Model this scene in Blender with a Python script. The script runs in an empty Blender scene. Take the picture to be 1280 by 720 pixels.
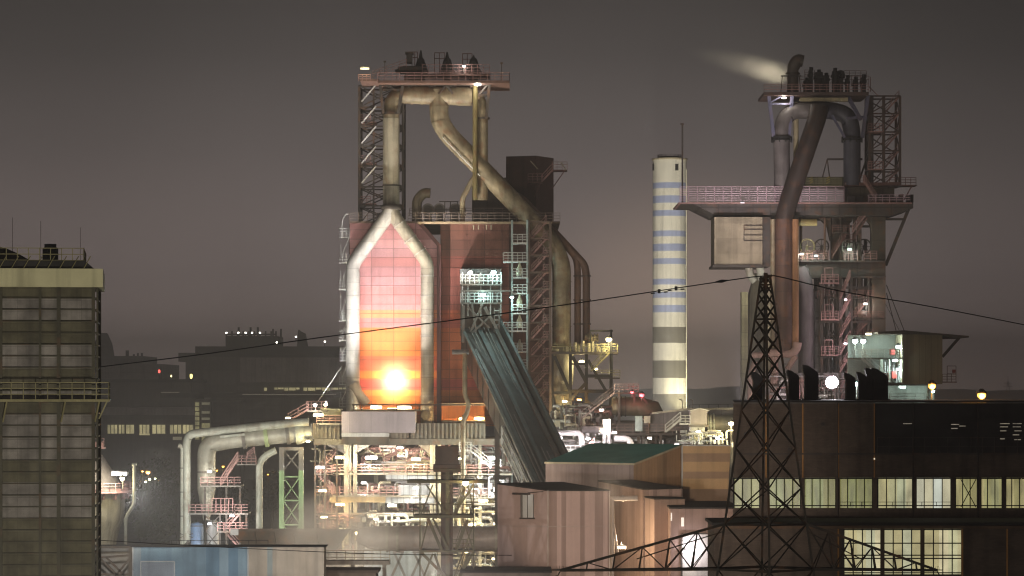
import bpy, math, random
from mathutils import Vector, Matrix

random.seed(7)
SC = bpy.context.scene
COL = SC.collection
# ---------------------------------------------------------------- camera
H = 28.0            # camera height (m): a lookout above the yard
F = 4000.0          # focal length in photo pixels (1280 wide)
cd = bpy.data.cameras.new("camera"); cam = bpy.data.objects.new("camera", cd); COL.objects.link(cam)
cam.location = (0, 0, H); cam.rotation_euler = (math.radians(90), 0, 0)
cd.sensor_width = 36.0; cd.lens = 36.0 * F / 1280.0
cd.shift_y = 130.0 / 1280.0
cd.clip_start = 1.0; cd.clip_end = 30000.0
SC.camera = cam
# ---------------------------------------------------------------- night sky: city glow under thin cloud
world = bpy.data.worlds.new("World"); SC.world = world; world.use_nodes = True
nt = world.node_tree; nt.nodes.clear()
def wn(t, **k):
    n = nt.nodes.new(t)
    for a, b in k.items(): setattr(n, a, b)
    return n
w_out = wn('ShaderNodeOutputWorld'); w_bg = wn('ShaderNodeBackground'); w_bg.inputs[1].default_value = 1.0
w_tc = wn('ShaderNodeTexCoord'); w_sep = wn('ShaderNodeSeparateXYZ')
nt.links.new(w_tc.outputs['Generated'], w_sep.inputs[0])
def srgb(r, g, b):
    f = lambda c: (c/255/12.92) if c/255 <= .04045 else ((c/255+.055)/1.055)**2.4
    return (f(r), f(g), f(b), 1)
w_ramp = wn('ShaderNodeValToRGB'); cr = w_ramp.color_ramp
w_map = wn('ShaderNodeMapRange'); w_map.inputs[1].default_value = -.02; w_map.inputs[2].default_value = .30
nt.links.new(w_sep.outputs['Z'], w_map.inputs[0]); nt.links.new(w_map.outputs[0], w_ramp.inputs[0])
def el(z): return (z + .02) / .32
stops = [(-.02, srgb(60, 55, 53)), (0.0, srgb(178, 158, 151)), (.035, srgb(130, 117, 114)), (.075, srgb(95, 87, 85)), (.105, srgb(71, 66, 64)), (.125, srgb(61, 57, 55)), (.3, srgb(56, 51, 51))]
while len(cr.elements) < len(stops): cr.elements.new(.5)
for e, (z, c) in zip(cr.elements, stops): e.position = el(z); e.color = c
# warm glow bank low in the sky over the works, darker towards the right
def glow(px, py, rad, col, amt):
    d = Vector(((px-640)/F, 1, (490-py)/F)).normalized()
    dp = wn('ShaderNodeVectorMath', operation='DISTANCE'); dp.inputs[1].default_value = d
    nt.links.new(w_tc.outputs['Generated'], dp.inputs[0])
    m = wn('ShaderNodeMapRange', interpolation_type='SMOOTHERSTEP'); m.inputs[1].default_value = rad/F; m.inputs[2].default_value = 0
    m.inputs[3].default_value = 0; m.inputs[4].default_value = amt
    nt.links.new(dp.outputs['Value'], m.inputs[0])
    return m.outputs[0], col
prev = w_ramp.outputs[0]
for px, py, rad, col, amt in ((860, 490, 330, (.34, .22, .14), 1.0), (560, 300, 620, (.022, .018, .018), 1.0), (760, 520, 260, (.06, .035, .03), .7)):
    o, c = glow(px, py, rad, col, amt)
    mx = wn('ShaderNodeMix', data_type='RGBA', blend_type='ADD'); mx.inputs[7].default_value = (*c, 1)
    nt.links.new(o, mx.inputs[0]); nt.links.new(prev, mx.inputs[6]); prev = mx.outputs[2]
w_az = wn('ShaderNodeMapRange', interpolation_type='SMOOTHSTEP'); w_az.inputs[1].default_value = .05; w_az.inputs[2].default_value = .17
w_az.inputs[3].default_value = 1.0; w_az.inputs[4].default_value = .70
nt.links.new(w_sep.outputs['X'], w_az.inputs[0])
w_no = wn('ShaderNodeTexNoise'); w_no.inputs['Scale'].default_value = 14; w_no.inputs['Detail'].default_value = 3
nt.links.new(w_tc.outputs['Generated'], w_no.inputs[0])
w_nm = wn('ShaderNodeMapRange'); w_nm.inputs[3].default_value = .9; w_nm.inputs[4].default_value = 1.1
nt.links.new(w_no.outputs[0], w_nm.inputs[0])
w_mul = wn('ShaderNodeMath', operation='MULTIPLY'); nt.links.new(w_az.outputs[0], w_mul.inputs[0]); nt.links.new(w_nm.outputs[0], w_mul.inputs[1])
mx = wn('ShaderNodeVectorMath', operation='SCALE'); nt.links.new(prev, mx.inputs[0]); nt.links.new(w_mul.outputs[0], mx.inputs['Scale'])
sky = wn('ShaderNodeTexSky', sky_type='NISHITA'); sky.sun_disc = False
sky.sun_elevation = math.radians(18); sky.sun_rotation = math.radians(200)
ad = wn('ShaderNodeMix', data_type='RGBA', blend_type='ADD'); ad.inputs[0].default_value = .0004
nt.links.new(mx.outputs[0], ad.inputs[6]); nt.links.new(sky.outputs[0], ad.inputs[7])
nt.links.new(ad.outputs[2], w_bg.inputs[0]); nt.links.new(w_bg.outputs[0], w_out.inputs[0])
# weak warm sun lamp added as overall fill
sl = bpy.data.lights.new("night_fill_sun", 'SUN'); sl.energy = .04; sl.angle = math.radians(25); sl.color = (1, .88, .75)
so = bpy.data.objects.new("night_fill_sun", sl); COL.objects.link(so)
so.rotation_euler = (math.radians(62), 0, math.radians(-25))
# ---------------------------------------------------------------- exposure and sampling
SC.view_settings.view_transform = 'Standard'; SC.view_settings.look = 'None'
SC.view_settings.exposure = 0.0; SC.view_settings.gamma = 1.0; SC.view_settings.use_curve_mapping = False
SC.render.engine = 'CYCLES'
cy = SC.cycles
cy.use_denoising = True
try: cy.denoiser = 'OPENIMAGEDENOISE'
except Exception: pass
cy.max_bounces = 4; cy.diffuse_bounces = 2; cy.glossy_bounces = 2; cy.transmission_bounces = 2; cy.volume_bounces = 0
cy.sample_clamp_indirect = 3.0; cy.caustics_reflective = False; cy.caustics_refractive = False
cy.use_light_tree = True; cy.filter_width = 1.15

# ---------------------------------------------------------------- helpers
def P(px, py, D): return Vector(((px-640)*D/F, D, H+(490-py)*D/F))
def X(px, D): return (px-640)*D/F
def Z(py, D): return H+(490-py)*D/F

class MB:
    """collects shapes, becomes one mesh"""
    def __init__(s): s.v = []; s.f = []; s.sm = []
    def add(s, vs, fs, smooth=False):
        n = len(s.v); s.v += [tuple(v) for v in vs]
        for f in fs: s.f.append(tuple(i+n for i in f)); s.sm.append(smooth)
        return s
    def hexa(s, p):   # 8 points: bottom ring 0-3, top ring 4-7
        return s.add(p, [(3,2,1,0),(4,5,6,7),(0,1,5,4),(1,2,6,5),(2,3,7,6),(3,0,4,7)])
    def box(s, x0, x1, y0, y1, z0, z1):
        return s.hexa([(x0,y0,z0),(x1,y0,z0),(x1,y1,z0),(x0,y1,z0),(x0,y0,z1),(x1,y0,z1),(x1,y1,z1),(x0,y1,z1)])
    def pbox(s, px0, px1, py0, py1, D, dep):   # box whose front face spans these photo pixels at distance D
        a = P(px0, py1, D); b = P(px1, py0, D)
        return s.box(a.x, b.x, D, D+dep, a.z, b.z)
    def bar(s, a, b, w, h=None):
        a = Vector(a); b = Vector(b); h = h or w; d = b-a
        if d.length < 1e-5: return s
        d.normalize(); up = Vector((0,0,1))
        if abs(d.z) > .95: up = Vector((0,1,0))
        r = d.cross(up).normalized()*w/2; u = r.cross(d).normalized()*h/2
        return s.hexa([a-r-u, a+r-u, a+r+u, a-r+u, b-r-u, b+r-u, b+r+u, b-r+u])
    def tube(s, pts, r, n=16, caps=True):
        pts = [Vector(p) for p in pts]; rs = r if isinstance(r, (list, tuple)) else [r]*len(pts)
        base = len(s.v); ref = None; rings = []
        for i, p in enumerate(pts):
            t = (pts[min(i+1, len(pts)-1)]-pts[max(i-1, 0)])
            if t.length < 1e-6: t = Vector((0,0,1))
            t.normalize()
            if ref is None:
                ref = Vector((0,1,0)) if abs(t.y) < .9 else Vector((1,0,0))
            ref = (ref - t*ref.dot(t)).normalized(); b = t.cross(ref)
            k = 1.0
            if 0 < i < len(pts)-1:
                c = (pts[i]-pts[i-1]).normalized().dot((pts[i+1]-pts[i]).normalized())
                k = 1.0/max(.5, math.sqrt(max(0, (1+c)/2)))
            side = Vector((0,0,0))
            rings.append([p+(ref*math.cos(2*math.pi*j/n)+b*math.sin(2*math.pi*j/n))*rs[i]*(1 if k < 1.02 else (k*.5+.5)) for j in range(n)])
        vs = [v for rg in rings for v in rg]; fs = []
        for i in range(len(pts)-1):
            for j in range(n):
                a = i*n+j; c = i*n+(j+1) % n
                fs.append((a, c, c+n, a+n))
        s.add(vs, fs, True)
        if caps:
            n0 = len(s.v); s.add(rings[0], [tuple(reversed(range(n)))]); s.add(rings[-1], [tuple(range(n))])
        return s
    def ptube(s, pts, r, D=None, n=16, rad=0, caps=True):   # pts: (px, py[, D]); r in metres
        q = [P(p[0], p[1], p[2] if len(p) > 2 else D) for p in pts]
        if rad: q = bend(q, rad)
        return s.tube(q, r, n, caps)
    def lathe(s, prof, c, n=24, smooth=True):    # prof: (r, z) list, c: (x, y)
        vs = []; fs = []
        for r, z in prof:
            for j in range(n):
                a = 2*math.pi*j/n; vs.append((c[0]+r*math.cos(a), c[1]+r*math.sin(a), z))
        for i in range(len(prof)-1):
            for j in range(n):
                a = i*n+j; b = i*n+(j+1) % n; fs.append((a, b, b+n, a+n))
        s.add(vs, fs, smooth)
        m = len(prof)-1
        s.add(vs[:n], [tuple(reversed(range(n)))]); s.add(vs[m*n:], [tuple(range(n))])
        return s
    def ring(s, c, axis, r0, r1, t, n=24):      # flat flange ring
        axis = Vector(axis).normalized(); ref = Vector((0,0,1)) if abs(axis.z) < .9 else Vector((1,0,0))
        u = axis.cross(ref).normalized(); w = axis.cross(u); c = Vector(c); vs = []
        for rr, o in ((r0, -t/2), (r1, -t/2), (r1, t/2), (r0, t/2)):
            for j in range(n):
                a = 2*math.pi*j/n; vs.append(c+axis*o+(u*math.cos(a)+w*math.sin(a))*rr)
        fs = []
        for k in range(4):
            for j in range(n):
                fs.append((k*n+j, k*n+(j+1) % n, ((k+1) % 4)*n+(j+1) % n, ((k+1) % 4)*n+j))
        return s.add(vs, fs, False)
    def prism(s, poly, y0, y1):                 # poly: (x, z) counter-clockwise from the front
        n = len(poly); vs = [(x, y0, z) for x, z in poly]+[(x, y1, z) for x, z in poly]
        fs = [tuple(range(n)), tuple(reversed(range(n, 2*n)))]+[((i+1) % n, i, i+n, (i+1) % n+n) for i in range(n)]
        return s.add(vs, fs)
    def column(s, poly, z0, z1):                # poly: (x, y); z1 number or list
        n = len(poly); zt = z1 if isinstance(z1, (list, tuple)) else [z1]*n
        vs = [(x, y, z0) for x, y in poly]+[(p[0], p[1], z) for p, z in zip(poly, zt)]
        fs = [tuple(reversed(range(n))), tuple(range(n, 2*n))]+[(i, (i+1) % n, (i+1) % n+n, i+n) for i in range(n)]
        return s.add(vs, fs)
    def quad(s, *p): return s.add(p, [tuple(range(len(p)))])
    def rail(s, a, b, h=1.15, bars=3, post=1.6, w=.075):
        a = Vector(a); b = Vector(b); L = (b-a).length; n = max(1, round(L/post)); up = Vector((0,0,h))
        for i in range(n+1):
            p = a.lerp(b, i/n); s.bar(p, p+up, w)
        for k in range(1, bars+1):
            o = Vector((0,0,h*k/bars)); s.bar(a+o, b+o, w)
        return s
    def loop_rail(s, pts, closed=False, **k):
        for i in range(len(pts)-(0 if closed else 1)): s.rail(pts[i], pts[(i+1) % len(pts)], **k)
        return s
    def stair(s, a, b, wid=1.0, w=.09, rails=True, axis=Vector((0,1,0))):
        a = Vector(a); b = Vector(b); o = axis*wid; n = max(3, int(abs(b.z-a.z)/.28))
        for q in (Vector((0,0,0)), o):
            s.bar(a+q, b+q, .08, .26)
            if rails:
                for hh in (.55, 1.1): s.bar(a+q+Vector((0,0,hh)), b+q+Vector((0,0,hh)), w*.8)
                m = max(2, int((b-a).length/1.5))
                for i in range(m+1):
                    p = a.lerp(b, i/m)+q; s.bar(p, p+Vector((0,0,1.1)), w*.8)
        for i in range(n+1):
            p = a.lerp(b, i/n); s.bar(p, p+o, .25, .05)
        return s
    def lattice(s, x0, x1, y0, y1, levels, leg=.3, br=.14, xbr=True, sides=True):
        z0, z1 = levels[0], levels[-1]
        cs = [(x0,y0),(x1,y0),(x1,y1),(x0,y1)]
        for x, y in cs: s.bar((x,y,z0), (x,y,z1), leg)
        for z in levels:
            for i in range(4): s.bar((*cs[i], z), (*cs[(i+1) % 4], z), br*1.2)
        for k in range(len(levels)-1):
            a, b = levels[k], levels[k+1]
            for i in range(4):
                if not sides and i in (1, 3): continue
                p, q = cs[i], cs[(i+1) % 4]
                if xbr or k % 2 == 0: s.bar((*p, a), (*q, b), br)
                if xbr or k % 2 == 1: s.bar((*q, a), (*p, b), br)
        return s

def bend(pts, rad, n=7):
    out = [pts[0]]
    for i in range(1, len(pts)-1):
        a, p, b = pts[i-1], pts[i], pts[i+1]
        u = (a-p); v = (b-p); l = min(rad, u.length*.49, v.length*.49)
        u.normalize(); v.normalize(); s0 = p+u*l; e0 = p+v*l
        for k in range(n+1):
            t = k/n; out.append(s0*(1-t)**2+p*2*t*(1-t)+e0*t*t)
    out.append(pts[-1]); return out

WLOC = {}
def mesh_obj(name, mb, mat, loc):
    me = bpy.data.meshes.new(name); lx, ly, lz = loc
    me.from_pydata([(v[0]-lx, v[1]-ly, v[2]-lz) for v in mb.v], [], mb.f)
    me.polygons.foreach_set('use_smooth', mb.sm)
    if mat: me.materials.append(mat)
    me.update()
    o = bpy.data.objects.new(name, me); COL.objects.link(o); return o
def thing(name, label, cat, loc, group=None):
    o = bpy.data.objects.new(name, None); COL.objects.link(o); o.empty_display_size = .5
    o.location = loc; WLOC[o.name] = tuple(loc); o['label'] = label; o['category'] = cat
    if group: o['group'] = group
    return o
SPLIT = {'column', 'post', 'support', 'strut', 'support_strut', 'flange', 'seam_ring', 'stiffener', 'ribbed_wall', 'corner_trim', 'railing', 'gusset', 'rib', 'saddle', 'joint_strip', 'floor', 'floor_deck', 'ring_joint', 'white_screen', 'deck', 'clamp', 'rail_post', 'lit_louvre', 'trestle_leg', 'landing', 'bracket', 'hazard_stripe', 'ladder', 'lifting_frame', 'machine_cabinet', 'pier'}
def islands(mb):
    """pieces of a shape list that stand apart from each other (boxes of the pieces do not touch)"""
    par = list(range(len(mb.v)))
    def find(i):
        while par[i] != i: par[i] = par[par[i]]; i = par[i]
        return i
    for f in mb.f:
        a = find(f[0])
        for k in f[1:]: par[find(k)] = a
    bb = {}
    for i, p in enumerate(mb.v):
        r = find(i); q = bb.setdefault(r, [list(p), list(p)])
        for k in range(3): q[0][k] = min(q[0][k], p[k]); q[1][k] = max(q[1][k], p[k])
    keys = list(bb); m = .06
    for i, a in enumerate(keys):
        for b in keys[i+1:]:
            if find(a) != find(b) and all(bb[a][0][k]-m <= bb[b][1][k] and bb[b][0][k]-m <= bb[a][1][k] for k in range(3)): par[find(b)] = find(a)
    out = {}
    for f, s in zip(mb.f, mb.sm): out.setdefault(find(f[0]), []).append((f, s))
    res = []
    for fs in out.values():
        n = MB(); idx = {}
        for f, s in fs:
            for i in f:
                if i not in idx: idx[i] = len(n.v); n.v.append(mb.v[i])
            n.f.append(tuple(idx[i] for i in f)); n.sm.append(s)
        res.append(n)
    return res
def part(name, mb, mat, parent, label=None):
    if name in SPLIT:
        ps = islands(mb)
        if 1 < len(ps) <= 40:
            os_ = [part_one(name, p, mat, parent, label) for p in ps]; return os_[0]
    return part_one(name, mb, mat, parent, label)
def part_one(name, mb, mat, parent, label=None):
    loc = WLOC[parent.name]; o = mesh_obj(name, mb, mat, loc); o.parent = parent; WLOC[o.name] = loc
    if label: o['label'] = label
    return o
def solo(name, mb, mat, label=None, cat=None, group=None, kind=None):
    xs = [v[0] for v in mb.v]; ys = [v[1] for v in mb.v]; zs = [v[2] for v in mb.v]
    loc = ((min(xs)+max(xs))/2, (min(ys)+max(ys))/2, min(zs))
    o = mesh_obj(name, mb, mat, loc); o.location = loc; WLOC[o.name] = loc
    if label: o['label'] = label
    if cat: o['category'] = cat
    if group: o['group'] = group
    if kind: o['kind'] = kind
    return o

# ---------------------------------------------------------------- materials
def mat(name, col, rough=.7, metal=0.0, dirt=.35, scale=.35, streak=.35, bump=.0, grid=None, bands=None, zr=None, stripes=None, rust=None, spec=.3):
    """procedural paint / steel: base colour, blotches, vertical streaks, optional panel joints, z bands, vertical stripes"""
    m = bpy.data.materials.new(name); m.use_nodes = True; t = m.node_tree; N = t.nodes; L = t.links
    b = N['Principled BSDF']; b.inputs['Roughness'].default_value = rough; b.inputs['Metallic'].default_value = metal
    b.inputs['Specular IOR Level'].default_value = spec
    tc = N.new('ShaderNodeTexCoord'); co = tc.outputs['Object']
    def mix(f, a, c, bt='MIX'):
        x = N.new('ShaderNodeMix'); x.data_type = 'RGBA'; x.blend_type = bt
        for i, q in ((0, f), (6, a), (7, c)):
            if isinstance(q, (int, float)): x.inputs[i].default_value = q
            elif isinstance(q, tuple): x.inputs[i].default_value = (*q[:3], 1)
            else: L.new(q, x.inputs[i])
        return x.outputs[2]
    def math_(op, a, c=None, c2=None):
        x = N.new('ShaderNodeMath'); x.operation = op
        for i, q in enumerate((a, c, c2)):
            if q is None: continue
            if isinstance(q, (int, float)): x.inputs[i].default_value = q
            else: L.new(q, x.inputs[i])
        return x.outputs[0]
    sep = N.new('ShaderNodeSeparateXYZ'); L.new(co, sep.inputs[0])
    cur = tuple(col)
    if bands or stripes:
        rp = N.new('ShaderNodeValToRGB'); rp.color_ramp.interpolation = 'CONSTANT'
        if bands:
            lst = bands; src = math_('DIVIDE', math_('SUBTRACT', sep.outputs['Z'], zr[0]), zr[1]-zr[0])
        else:
            wv, off, yk, lst = stripes; src = math_('FRACT', math_('DIVIDE', math_('ADD', math_('ADD', sep.outputs['X'], -off), math_('MULTIPLY', sep.outputs['Y'], yk)), wv))
        while len(rp.color_ramp.elements) < len(lst): rp.color_ramp.elements.new(.5)
        for e, (p, c) in zip(rp.color_ramp.elements, lst): e.position = max(0, min(1, p)); e.color = (*c, 1)
        L.new(src, rp.inputs[0]); cur = rp.outputs[0]
    no = N.new('ShaderNodeTexNoise'); no.inputs['Scale'].default_value = scale; no.inputs['Detail'].default_value = 6; no.inputs['Roughness'].default_value = .65
    L.new(co, no.inputs[0])
    mr = N.new('ShaderNodeMapRange'); mr.inputs[1].default_value = .35; mr.inputs[2].default_value = .7; mr.inputs[3].default_value = 1.0; mr.inputs[4].default_value = 1-dirt
    L.new(no.outputs[0], mr.inputs[0])
    cur = mix(1.0, cur, mr.outputs[0], 'MULTIPLY')
    if streak:
        mp = N.new('ShaderNodeMapping'); mp.inputs['Scale'].default_value = (1.6, 1.6, .07); L.new(co, mp.inputs[0])
        n2 = N.new('ShaderNodeTexNoise'); n2.inputs['Scale'].default_value = 1.0; n2.inputs['Detail'].default_value = 4; L.new(mp.outputs[0], n2.inputs[0])
        m2 = N.new('ShaderNodeMapRange'); m2.inputs[1].default_value = .45; m2.inputs[2].default_value = .75; m2.inputs[3].default_value = 1.0; m2.inputs[4].default_value = 1-streak
        L.new(n2.outputs[0], m2.inputs[0]); cur = mix(1.0, cur, m2.outputs[0], 'MULTIPLY')
    if rust:
        n3 = N.new('ShaderNodeTexNoise'); n3.inputs['Scale'].default_value = .8; n3.inputs['Detail'].default_value = 8; L.new(co, n3.inputs[0])
        m3 = N.new('ShaderNodeMapRange'); m3.inputs[1].default_value = .52; m3.inputs[2].default_value = .66; m3.inputs[4].default_value = rust
        L.new(n3.outputs[0], m3.inputs[0]); cur = mix(m3.outputs[0], cur, (.16, .07, .03))
    if grid:
        gx, gz, lw, dark = grid
        fx = math_('LESS_THAN', math_('FRACT', math_('DIVIDE', math_('ADD', sep.outputs['X'], math_('MULTIPLY', sep.outputs['Y'], .8)), gx)), lw/gx)
        fz = math_('LESS_THAN', math_('FRACT', math_('DIVIDE', sep.outputs['Z'], gz)), lw/gz)
        g = math_('MULTIPLY', math_('MAXIMUM', fx, fz), dark)
        cell = N.new('ShaderNodeTexWhiteNoise'); cell.noise_dimensions = '3D'
        cv = N.new('ShaderNodeCombineXYZ')
        L.new(math_('FLOOR', math_('DIVIDE', math_('ADD', sep.outputs['X'], math_('MULTIPLY', sep.outputs['Y'], .8)), gx)), cv.inputs[0]); L.new(math_('FLOOR', math_('DIVIDE', sep.outputs['Z'], gz)), cv.inputs[2])
        L.new(cv.outputs[0], cell.inputs[0])
        mc = N.new('ShaderNodeMapRange'); mc.inputs[3].default_value = .82; mc.inputs[4].default_value = 1.08; L.new(cell.outputs[0], mc.inputs[0])
        cur = mix(1.0, cur, mc.outputs[0], 'MULTIPLY')
        cur = mix(g, cur, (.02, .014, .012))
    if isinstance(cur, tuple): b.inputs['Base Color'].default_value = (*cur, 1)
    else: L.new(cur, b.inputs['Base Color'])
    if bump:
        bp = N.new('ShaderNodeBump'); bp.inputs['Strength'].default_value = bump; bp.inputs['Distance'].default_value = .05
        L.new(no.outputs[0], bp.inputs['Height']); L.new(bp.outputs[0], b.inputs['Normal'])
    rr = N.new('ShaderNodeMapRange'); rr.inputs[3].default_value = max(.1, rough-.12); rr.inputs[4].default_value = min(1, rough+.15)
    L.new(no.outputs[0], rr.inputs[0]); L.new(rr.outputs[0], b.inputs['Roughness'])
    return m
def brickmat(name, c1, c2, mortar, sx=.5, sz=.12):
    m = mat(name, c1, .9); t = m.node_tree; N = t.nodes; L = t.links; b = N['Principled BSDF']
    tc = N.new('ShaderNodeTexCoord'); sp = N.new('ShaderNodeSeparateXYZ'); cb = N.new('ShaderNodeCombineXYZ'); L.new(tc.outputs['Object'], sp.inputs[0])
    L.new(sp.outputs['X'], cb.inputs[0]); L.new(sp.outputs['Z'], cb.inputs[1])
    br = N.new('ShaderNodeTexBrick'); br.inputs['Color1'].default_value = (*c1, 1); br.inputs['Color2'].default_value = (*c2, 1); br.inputs['Mortar'].default_value = (*mortar, 1)
    br.inputs['Scale'].default_value = 1; br.inputs['Brick Width'].default_value = sx; br.inputs['Row Height'].default_value = sz; br.inputs['Mortar Size'].default_value = .012
    L.new(cb.outputs[0], br.inputs[0])
    old = b.inputs['Base Color'].links[0].from_socket
    x = N.new('ShaderNodeMix'); x.data_type = 'RGBA'; x.blend_type = 'MULTIPLY'; x.inputs[0].default_value = 1
    g = N.new('ShaderNodeVectorMath'); g.operation = 'SCALE'; g.inputs['Scale'].default_value = 1.0/max(c1)
    L.new(old, g.inputs[0]); L.new(g.outputs[0], x.inputs[6]); L.new(br.outputs[0], x.inputs[7]); L.new(x.outputs[2], b.inputs['Base Color'])
    return m
def emit(name, col, s, vary=None):
    m = bpy.data.materials.new(name); m.use_nodes = True; t = m.node_tree; b = t.nodes['Principled BSDF']
    b.inputs['Base Color'].default_value = (.5, .5, .5, 1); b.inputs['Emission Color'].default_value = (*col, 1); b.inputs['Emission Strength'].default_value = s
    if vary:     # emission varied unevenly over the glass
        N = t.nodes; L = t.links; tc = N.new('ShaderNodeTexCoord'); mp = N.new('ShaderNodeMapping'); mp.inputs['Scale'].default_value = vary[1]
        L.new(tc.outputs['Object'], mp.inputs[0]); no = N.new('ShaderNodeTexNoise'); no.inputs['Scale'].default_value = 1; no.inputs['Detail'].default_value = 5; L.new(mp.outputs[0], no.inputs[0])
        rp = N.new('ShaderNodeValToRGB'); rp.color_ramp.elements[0].position = .3; rp.color_ramp.elements[1].position = .7
        rp.color_ramp.elements[0].color = (*[c*vary[0] for c in col], 1); rp.color_ramp.elements[1].color = (*col, 1)
        L.new(no.outputs[0], rp.inputs[0]); b.inputs['Roughness'].default_value = .3; out = rp.outputs[0]
        if len(vary) > 2:      # each pane's emission tinted at random, no room modelled behind
            sp = N.new('ShaderNodeSeparateXYZ'); L.new(tc.outputs['Object'], sp.inputs[0]); dv = N.new('ShaderNodeMath'); dv.operation = 'DIVIDE'; dv.inputs[1].default_value = vary[2]; L.new(sp.outputs['X'], dv.inputs[0])
            fl = N.new('ShaderNodeMath'); fl.operation = 'FLOOR'; L.new(dv.outputs[0], fl.inputs[0]); wn_ = N.new('ShaderNodeTexWhiteNoise'); wn_.noise_dimensions = '1D'; L.new(fl.outputs[0], wn_.inputs['W'])
            r2 = N.new('ShaderNodeValToRGB'); r2.color_ramp.interpolation = 'CONSTANT'
            for pos, c2 in ((.25, (.95, 1.0, .9, 1)), (.5, (.82, .78, .6, 1)), (.68, (1.15, 1.12, 1.05, 1)), (.85, (.9, .98, .98, 1))): e2 = r2.color_ramp.elements.new(pos); e2.color = c2
            r2.color_ramp.elements[0].color = (.85, .85, .72, 1); L.new(wn_.outputs['Value'], r2.inputs[0])
            mx2 = N.new('ShaderNodeMix'); mx2.data_type = 'RGBA'; mx2.blend_type = 'MULTIPLY'; mx2.inputs[0].default_value = 1; L.new(out, mx2.inputs[6]); L.new(r2.outputs[0], mx2.inputs[7]); out = mx2.outputs[2]
        L.new(out, b.inputs['Emission Color'])
    try: m.cycles.emission_sampling = 'NONE'
    except Exception: pass
    return m

M = {}
M['steel'] = mat('dark_steel', (.07, .06, .052), .6, .2, rust=.4)
M['steel_mid'] = mat('grey_steel', (.2, .185, .165), .55, .2, rust=.3)
M['rail_pink'] = mat('red_rail_paint', (.42, .24, .22), .6)
M['rail_white'] = mat('white_rail_paint', (.62, .62, .6), .6)
M['rail_yellow'] = mat('olive_rail_paint', (.30, .27, .13), .6)
M['rail_brown'] = mat('brown_rail_paint', (.2, .1, .085), .6)
M['pipe_silver'] = mat('aluminium_lagging', (.52, .5, .46), .42, .25, dirt=.3, streak=.3, grid=(400, 2.2, .07, .45))
M['pipe_khaki'] = mat('khaki_pipe_paint', (.31, .255, .165), .5, .05, dirt=.6, scale=.5, streak=.5, rust=.6)
M['pipe_brown'] = mat('brown_pipe_paint', (.15, .085, .06), .55, .05, streak=.5, rust=.5)
M['pipe_grey'] = mat('grey_pipe_paint', (.17, .15, .145), .5, .05, dirt=.5, streak=.4)
M['pipe_pale'] = mat('pale_pipe_paint', (.46, .47, .4), .5, .05, dirt=.35, rust=.35)
M['pipe_white'] = mat('white_pipe_paint', (.6, .58, .58), .5, .1, dirt=.35)
M['black'] = mat('black_paint', (.02, .02, .02), .7)
M['concrete'] = mat('concrete', (.3, .28, .25), .9, dirt=.5, scale=.6, bump=.3)
M['roof_dark'] = mat('tar_roof', (.035, .033, .03), .9)
M['cream'] = mat('cream_paint', (.55, .5, .36), .6)
M['teal_steel'] = mat('teal_steel', (.036, .052, .054), .5, .15, dirt=.45, streak=0, rust=.3)
M['white_sheet'] = mat('white_sheet_wall', (.62, .62, .6), .6, dirt=.3, streak=.35)
M['blue_tank'] = mat('blue_tank_paint', (.16, .25, .42), .5)
M['green_steel'] = mat('green_steel', (.3, .46, .22), .55)
M['asphalt'] = mat('yard_ground', (.055, .05, .046), .9, dirt=.6, scale=.08, streak=0)
M['dark_far'] = mat('far_wall', (.13, .12, .115), .9, grid=(9, 5, .4, .3))
M['red_cabinet'] = mat('red_paint', (.4, .06, .05), .5)
M['lamp_body'] = mat('lamp_body', (.1, .1, .1), .5, .3)

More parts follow.
